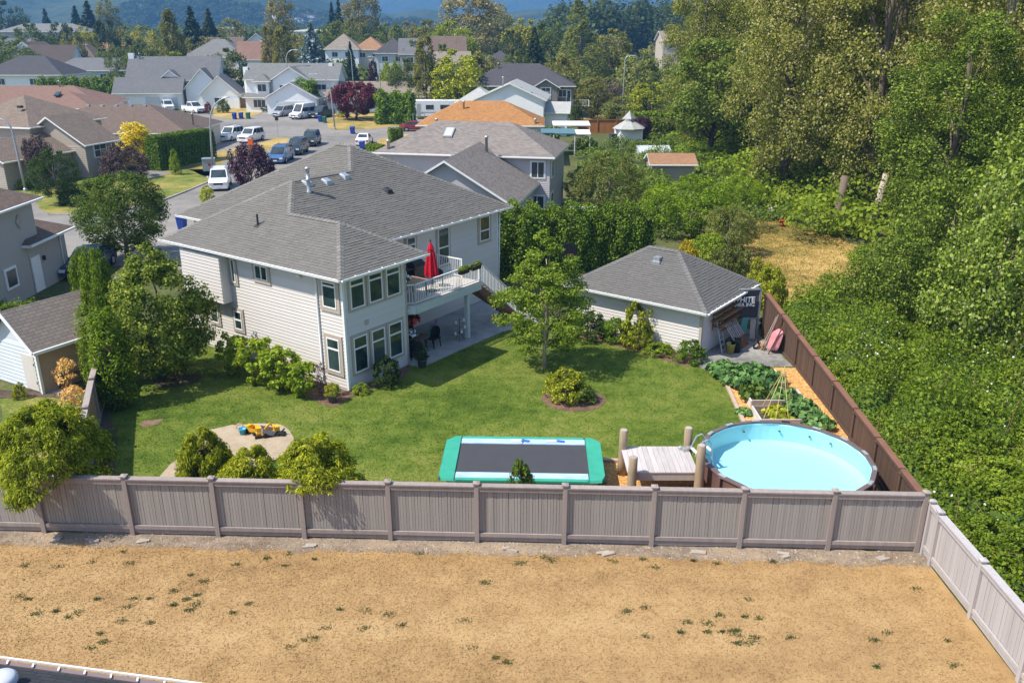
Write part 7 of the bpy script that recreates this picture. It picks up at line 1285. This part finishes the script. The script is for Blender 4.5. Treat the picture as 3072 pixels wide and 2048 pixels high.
for tk, lf, lb, cx, top, Y, wpx, nm, ct in (('upright', None, 'dark purple upright shrub in front of the blue minivan', 746, 432, 75.5, 132, 'purple_shrub', 'shrub'), ('upright', 'redmaple', 'wide dark red maple by the curved street lamp', 1062, 246, 146, 158, 'red_maple', 'tree'), ('weep', None, 'weeping smoky purple tree before the taupe house', 365, 428, 86, 145, 'weeping_tree', 'tree'), ('upright', 'smoke', 'bronze shrub behind the dark green pine', 105, 408, 80, 85, 'bronze_shrub', 'shrub'),
                                        ('fruit', 'dkshrub', 'dark green pine-like tree in front of the porch gable', 150, 448, 72, 150, 'pine_tree', 'tree'), ('cedar', 'goldced', 'golden-topped cedar against the brown vented roof', 398, 368, 93, 112, 'golden_cedar', 'tree'), ('bush0', 'rasp', 'thin green sapling on the verge by the tall hedge', 518, 448, 88, 34, 'sapling', 'tree'), ('bush1', 'lime', 'cone-shaped bush at the street edge by the beige roof', 617, 556, 73, 46, 'cone_bush', 'shrub'),
                                        ('bush2', 'yellow', 'yellow shrub behind the round green tree', 290, 548, 73, 60, 'yellow_shrub', 'shrub'), ('bush0', 'lime', 'small yellow flower clump by the left street lamp', 25, 538, 82, 60, 'yellow_shrub', 'shrub'), ('bush1', 'rasp', 'green shrub next to the left street lamp foot', 60, 545, 80, 70, 'shrub', 'shrub'), ('bush0', 'dkshrub', 'dark shrub under the pine-like tree', 215, 560, 72, 90, 'shrub', 'shrub'), ('bush0', 'lime', 'yellow shrub behind the lamp foot at the red maple', 1030, 330, 150, 42, 'shrub', 'shrub'), ('bush2', 'far', 'dark shrub by the front steps of the white two-storey house', 795, 305, 160, 36, 'shrub', 'shrub'),
                                        ('bush0', 'purple', 'round purple far bush left of the green far shrubs', 1118, 182, 178, 44, 'purple_shrub', 'shrub'), ('bush1', 'farlime', 'green far shrubs beside the purple bush', 1172, 188, 172, 90, 'shrub', 'shrub'), ('upright', 'purple', 'purple-leaved tree behind the garden shed cupola', 1925, 348, 112, 58, 'plum_tree', 'tree'), ('bush0', 'far', 'round green bush at the corner of the grey stucco house', 1730, 300, 135, 44, 'shrub', 'shrub'), ('bush1', 'redmaple', 'small reddish shrub by the white pickup truck', 622, 306, 156, 22, 'shrub', 'shrub'), ('bush2', 'far', 'dark rounded shrub right of the white pickup truck', 668, 298, 158, 40, 'shrub', 'shrub'), ('cedar', 'farlime', 'small bright columnar cedar left of the white house', 742, 218, 175, 28, 'columnar_cedar', 'tree')):
    at_photo('bigbush' if tk[:4] == 'bush' and wpx > 80 else tk, lb, cx, top, Y, wpx, leaf=lf, name=nm, cat=ct)
FT = [ # kind, leaf, label, centre column, top row, distance, width in the survey
 ('far1', 'far', 'bright rounded tree on the skyline at the far left', 88, 72, 262, 105), ('far0', 'fardk', 'dark round tree right of the bright one at far left', 172, 70, 275, 70), ('far2', 'far', 'green tree at the left edge above the dark roof', 10, 108, 235, 130), ('far1', 'fardk', 'dark tree in the top left corner', 12, 4, 400, 90), ('fir', None, 'tall dark conifer standing alone at top left', 258, 5, 350, 62), ('fir', None, 'short conifer left of the tall dark one', 132, 28, 400, 40), ('fir', None, 'grey-green conifer beside the tall dark one', 222, 20, 380, 48), ('gum', 'farol', 'olive cottonwood right of the tall dark conifer', 312, -8, 360, 78),
 ('far1', 'farol', 'soft green rounded willow behind the brown roofs', 210, 84, 232, 60), ('far2', 'faryl', 'yellow-green willow beside the soft green one', 250, 80, 245, 66), ('far0', 'fardk', 'dark tree between the yellow willow and the poplar', 312, 60, 250, 62), ('far1', 'farol', 'small olive tree on the skyline left of the yellow trees', 375, 78, 280, 60), ('far2', 'faryl', 'yellow-green tree pair left of the tall poplar', 428, 80, 275, 85), ('far0', 'far', 'green tree behind the steep roof of the gabled house', 346, 140, 205, 58), ('far1', 'far', 'broad green tree over the grey gabled roof', 420, 132, 198, 90), ('far2', 'farlime', 'bright green low tree right of the tall poplar', 520, 158, 190, 80),
 ('poplar', None, 'tall slim poplar over the grey gabled house', 505, 30, 200, 66), ('fir', None, 'dark broad fir right of the slim poplar', 568, 22, 255, 66), ('fir', 'fardk', 'grey-green conifer right of the dark broad fir', 622, 28, 300, 56), ('far0', 'farol', 'olive tree on the skyline left of the poplar pair', 692, 58, 320, 80), ('far1', 'far', 'perfectly round green tree in front of the cream house', 673, 146, 182, 106),
 ('gum', None, 'tall bronze cottonwood above the poplar pair', 833, -30, 262, 92), ('poplar', None, 'left poplar of the pair beside the blue spruce', 800, 80, 190, 48), ('poplar', 'farol', 'right poplar of the pair beside the blue spruce', 843, 78, 186, 62), ('spruce', None, 'broad blue spruce behind the white two-storey house', 931, 72, 180, 122), ('fir', None, 'left dark fir of two on the skyline', 993, 8, 330, 34), ('fir', None, 'right dark fir of two on the skyline', 1013, -2, 330, 36),
 ('gum', 'farbr', 'tall cottonwood left of the blue mountain gap', 1080, -40, 300, 118), ('far0', 'far', 'green tree right of the blue spruce', 1005, 66, 260, 100), ('far1', 'farol', 'olive tree behind the tan hip-roofed house', 1062, 52, 280, 80), ('far2', 'fardk', 'dark green tree behind the orange-brown roof', 1120, 66, 270, 80), ('far0', 'far', 'mid green tree over the dark grey roofs', 1165, 72, 260, 84), ('far1', 'farbr', 'bronze tree on the skyline above the far row', 1215, 66, 285, 95), ('far2', 'farol', 'olive tree on the skyline left of the lime maple', 1290, 62, 270, 100), ('far1', 'farlime', 'vivid lime maple on the skyline', 1352, 66, 228, 120), ('gum', None, 'largest bronze cottonwood right of the mountain gap', 1411, -45, 285, 195), ('gum', 'farol', 'olive cottonwood behind the largest bronze one', 1490, 20, 310, 130),
 ('poplar', 'farol', 'single poplar in front of the far row of roofs', 1274, 110, 152, 68), ('fir', 'fardk', 'slim dark conifer between the far houses', 1049, 126, 205, 30), ('far2', 'lime', 'large bushy tree left of the dark slate roof', 1370, 150, 152, 130), ('far0', 'farol', 'bushy olive tree touching the dark slate roof', 1440, 158, 162, 110), ('far1', 'far', 'low green tree beside the single poplar', 1215, 178, 165, 80),
 ('fir', 'fardk', 'dark cone tree left of the windswept willow', 1603, 82, 215, 56), ('far2', 'faryl', 'yellow-green tree above the dark slate roof', 1570, 58, 240, 110), ('far0', 'far', 'round green tree left of the windswept willow', 1655, 62, 225, 105), ('far1', 'fardk', 'dark tree tucked under the yellow-green one', 1530, 92, 235, 80), ('windy', None, 'great windswept willow with feathery leaning sprays', 1745, 2, 188, 165), ('far1', 'farol', 'yellow willow between the windswept one and the lamp', 1838, 88, 195, 110), ('far2', 'farol', 'rounded olive bush tree right of the slate roof', 1778, 220, 148, 78), ('far0', 'smoke', 'brownish thin tree beside the street lamp on the right', 1836, 238, 152, 56), ('far1', 'olive', 'broad olive bush behind the orange fence', 1882, 290, 138, 120), ('far2', 'olive', 'tall olive tree left of the wood edge', 1920, 150, 160, 120), ('far0', 'lime', 'leafy tree between the olive bush and the wood', 1960, 250, 135, 120), ('far1', 'olive', 'leafy tree behind the garden shed', 1985, 330, 118, 110)]
for tk, lf, lb, cx, top, Y, wpx in FT: at_photo(tk, lb, cx, top, Y, wpx * {'fir': 2.1, 'spruce': 1.6, 'gum': 1.15, 'poplar': 1.15, 'windy': 1.25}.get(tk, 1.35), leaf=lf)
for i, (cx, top, Y, wpx, tk, lf, lb) in enumerate(((55, 142, 214, 100, 'far0', 'far', 'rounded green tree above the dark roof at the left edge'), (300, 146, 214, 95, 'far1', 'far', 'rounded green tree behind the left half of the gabled house'), (455, 150, 201, 80, 'far2', 'far', 'green tree right behind the peak of the gabled house'), (598, 112, 252, 95, 'far0', 'farol', 'olive tree behind the brown skyline roof'), (655, 104, 282, 80, 'far1', 'far', 'mid green tree left of the terracotta roof'),
    (775, 142, 226, 74, 'far2', 'far', 'green tree at the left foot of the poplar pair'), (890, 104, 236, 84, 'far0', 'farol', 'soft olive tree between the poplars and the blue spruce'), (962, 92, 252, 96, 'far1', 'far', 'wide green tree behind the tan hip roof'), (1105, 104, 246, 90, 'far2', 'far', 'green tree rising behind the dark roofs of the far row'), (1236, 122, 216, 74, 'far0', 'far', 'green tree at the right end of the far row'), (1325, 134, 186, 84, 'far1', 'far', 'green tree below the lime maple'),
    (130, 108, 272, 96, 'far2', 'farol', 'olive tree in front of the wide skyline building'), (385, 108, 262, 92, 'far0', 'far', 'green tree left of the slim poplar top'), (20, 156, 198, 70, 'far1', 'far', 'green tree in front of the dark roof at the left edge'), (1545, 150, 178, 80, 'far2', 'far', 'green tree at the left shoulder of the dark slate roof'), (1690, 165, 168, 100, 'far0', 'farol', 'olive tree at the right shoulder of the dark slate roof'))):
    at_photo(tk, lb, cx, top, Y, wpx * 1.25, leaf=lf)
# woods that read as one mass
def woods_mass(name, label, xr, yr, n, hr, rr_, leaf, seed, base=None, m=190, lf=.25):
    r = np.random.default_rng(seed); Vs = []; Fs = []; k = 0; x = r.uniform(*xr, n); y = r.uniform(*yr, n)
    P = []; D = []; S = []
    for i in range(n):
        hh = r.uniform(*hr); R = r.uniform(*rr_); u = r.normal(0, 1, (m, 3)); u /= np.linalg.norm(u, axis=1)[:, None]; u[:, 2] = np.abs(u[:, 2]) * 1.0 - .15
        b = base(x[i], y[i]) if base else 0; P.append(np.array([x[i], y[i], b + hh * .42]) + u * np.array([R, R, hh * .58]) * r.uniform(.7, 1.05, (m, 1))); D.append(u + np.array([0, 0, .3])); S.append(np.full(m, R * lf))
    P, D, S = np.concatenate(P), np.concatenate(D), np.concatenate(S); V, F = leaf_geo(P, D, 1.0, .75, 1.1, None, 1, r); c = P.repeat(4, 0); V = c + (V - c) * S.repeat(4)[:, None]
    o = kind(link(name, arr_mesh(name, V, F, LM[leaf])), 'stuff'); return tag(o, label, 'woods')
woods_mass('distant_woods', 'belt of mixed woods along the far edge of town', (-330, 330), (400, 560), 900, (10, 19), (4, 8), 'far', 201); woods_mass('distant_woods', 'bronze-green wood belt beyond the far houses', (-240, 260), (340, 420), 170, (9, 15), (4, 7), 'farol', 202)
woods_mass('distant_woods', 'dark blue-green wood on the right skyline behind the willow', (20, 240), (360, 470), 420, (20, 31), (5, 9), 'fardk', 203); woods_mass('shrubbery', 'low mixed greenery between the far houses', (-190, 30), (225, 345), 520, (4, 9), (3, 6), 'far', 204); woods_mass('undergrowth', 'dark undergrowth on the floor of the wood on the right', (20, 90), (58, 140), 340, (1.5, 4.0), (1.5, 3.2), 'bramble', 205, m=330, lf=.14)
woods_mass('shrubbery', 'tangle of shrubs between the lavender house garden and the meadow', (8, 22), (58, 110), 110, (1.0, 2.4), (1.0, 1.8), 'shrub', 206, m=420, lf=.14); woods_mass('shrubbery', 'greenery behind the dark slate roof and willow', (-14, 40), (172, 260), 160, (3, 8), (3, 6), 'far', 207)
# hills: a near wooded slope at the left and the blue mountain beyond
def ridge(name, x0, x1, y0, depth, hf, m, nx=90, ny=14):
    V = []; F = []
    for j in range(ny + 1):
        for i in range(nx + 1):
            x = x0 + (x1 - x0) * i / nx; t = j / ny; V.append((x, y0 + depth * t, hf(x) * math.sin(min(1, t * 1.25) * PI / 2) ** 1.1 + (12 * math.sin(x * .013 + 3 * t) + 7 * math.sin(x * .041 + 9 * t)) * min(1, 3 * t) - 1))
    for j in range(ny):
        for i in range(nx): b = j * (nx + 1) + i; F.append((b, b + 1, b + nx + 2, b + nx + 1))
    q = MB(); q.add(V, F); return kind(q.obj(name, m, None, True), 'structure')
m_hill = ground_mat('wooded_hill', [(.35, (.020, .034, .016)), (.5, (.04, .06, .025)), (.66, (.075, .09, .035))], .01, .05, .2, 1.0)
hh1 = lambda x: 34 + 62 * max(0, min(1, (-x - 60) / 420)) + 10 * math.sin(x * .01)
ridge('hills', -1500, 60, 1150, 700, hh1, m_hill); ridge('mountain', -3200, 3600, 3300, 1500, lambda x: 420 + 120 * math.sin(x * .0011 + .6), m_hill, 120, 16)
woods_mass('distant_woods', 'wooded hillside at the upper left', (-560, -60), (1180, 1330), 500, (12, 22), (8, 14), 'fardk', 208, base=lambda x, y: hh1(x) * math.sin(min(1, (y - 1150) / 700 * 1.25) * PI / 2) ** 1.1 - 2)
r = np.random.default_rng(77); q = MB()
for k in range(46):
    x, y = r.uniform(-330, -60), 1230 + r.uniform(0, 70); b = hh1(x) * math.sin(min(1, (y - 1150) / 700 * 1.25) * PI / 2) ** 1.1; w_ = r.uniform(7, 12); q.cbox((x, y, b + 9), w_, 8, 8, r.uniform(-.4, .4)); q.cbox((x, y, b + 13.6), w_ * 1.1, 9, 1.2, 0, m=1)
ht = q.obj('hillside_houses', [WM['white'], RM['redbrown']], None); kind(ht, 'stuff'); tag(ht, 'pale houses scattered on the wooded hillside', 'houses')
# ---- the air
mh, t, o = nodes('haze_air'); pv_ = N(t, 'ShaderNodeVolumePrincipled'); pv_.inputs['Color'].default_value = (.20, .50, 1.0, 1); pv_.inputs['Density'].default_value = HAZE; pv_.inputs['Anisotropy'].default_value = .1; t.links.new(pv_.outputs[0], o.inputs['Volume'])
q = MB(); q.box(-3900, 3900, -500, 5600, -2, 640); hz = q.obj('haze', mh, None); kind(hz, 'stuff')
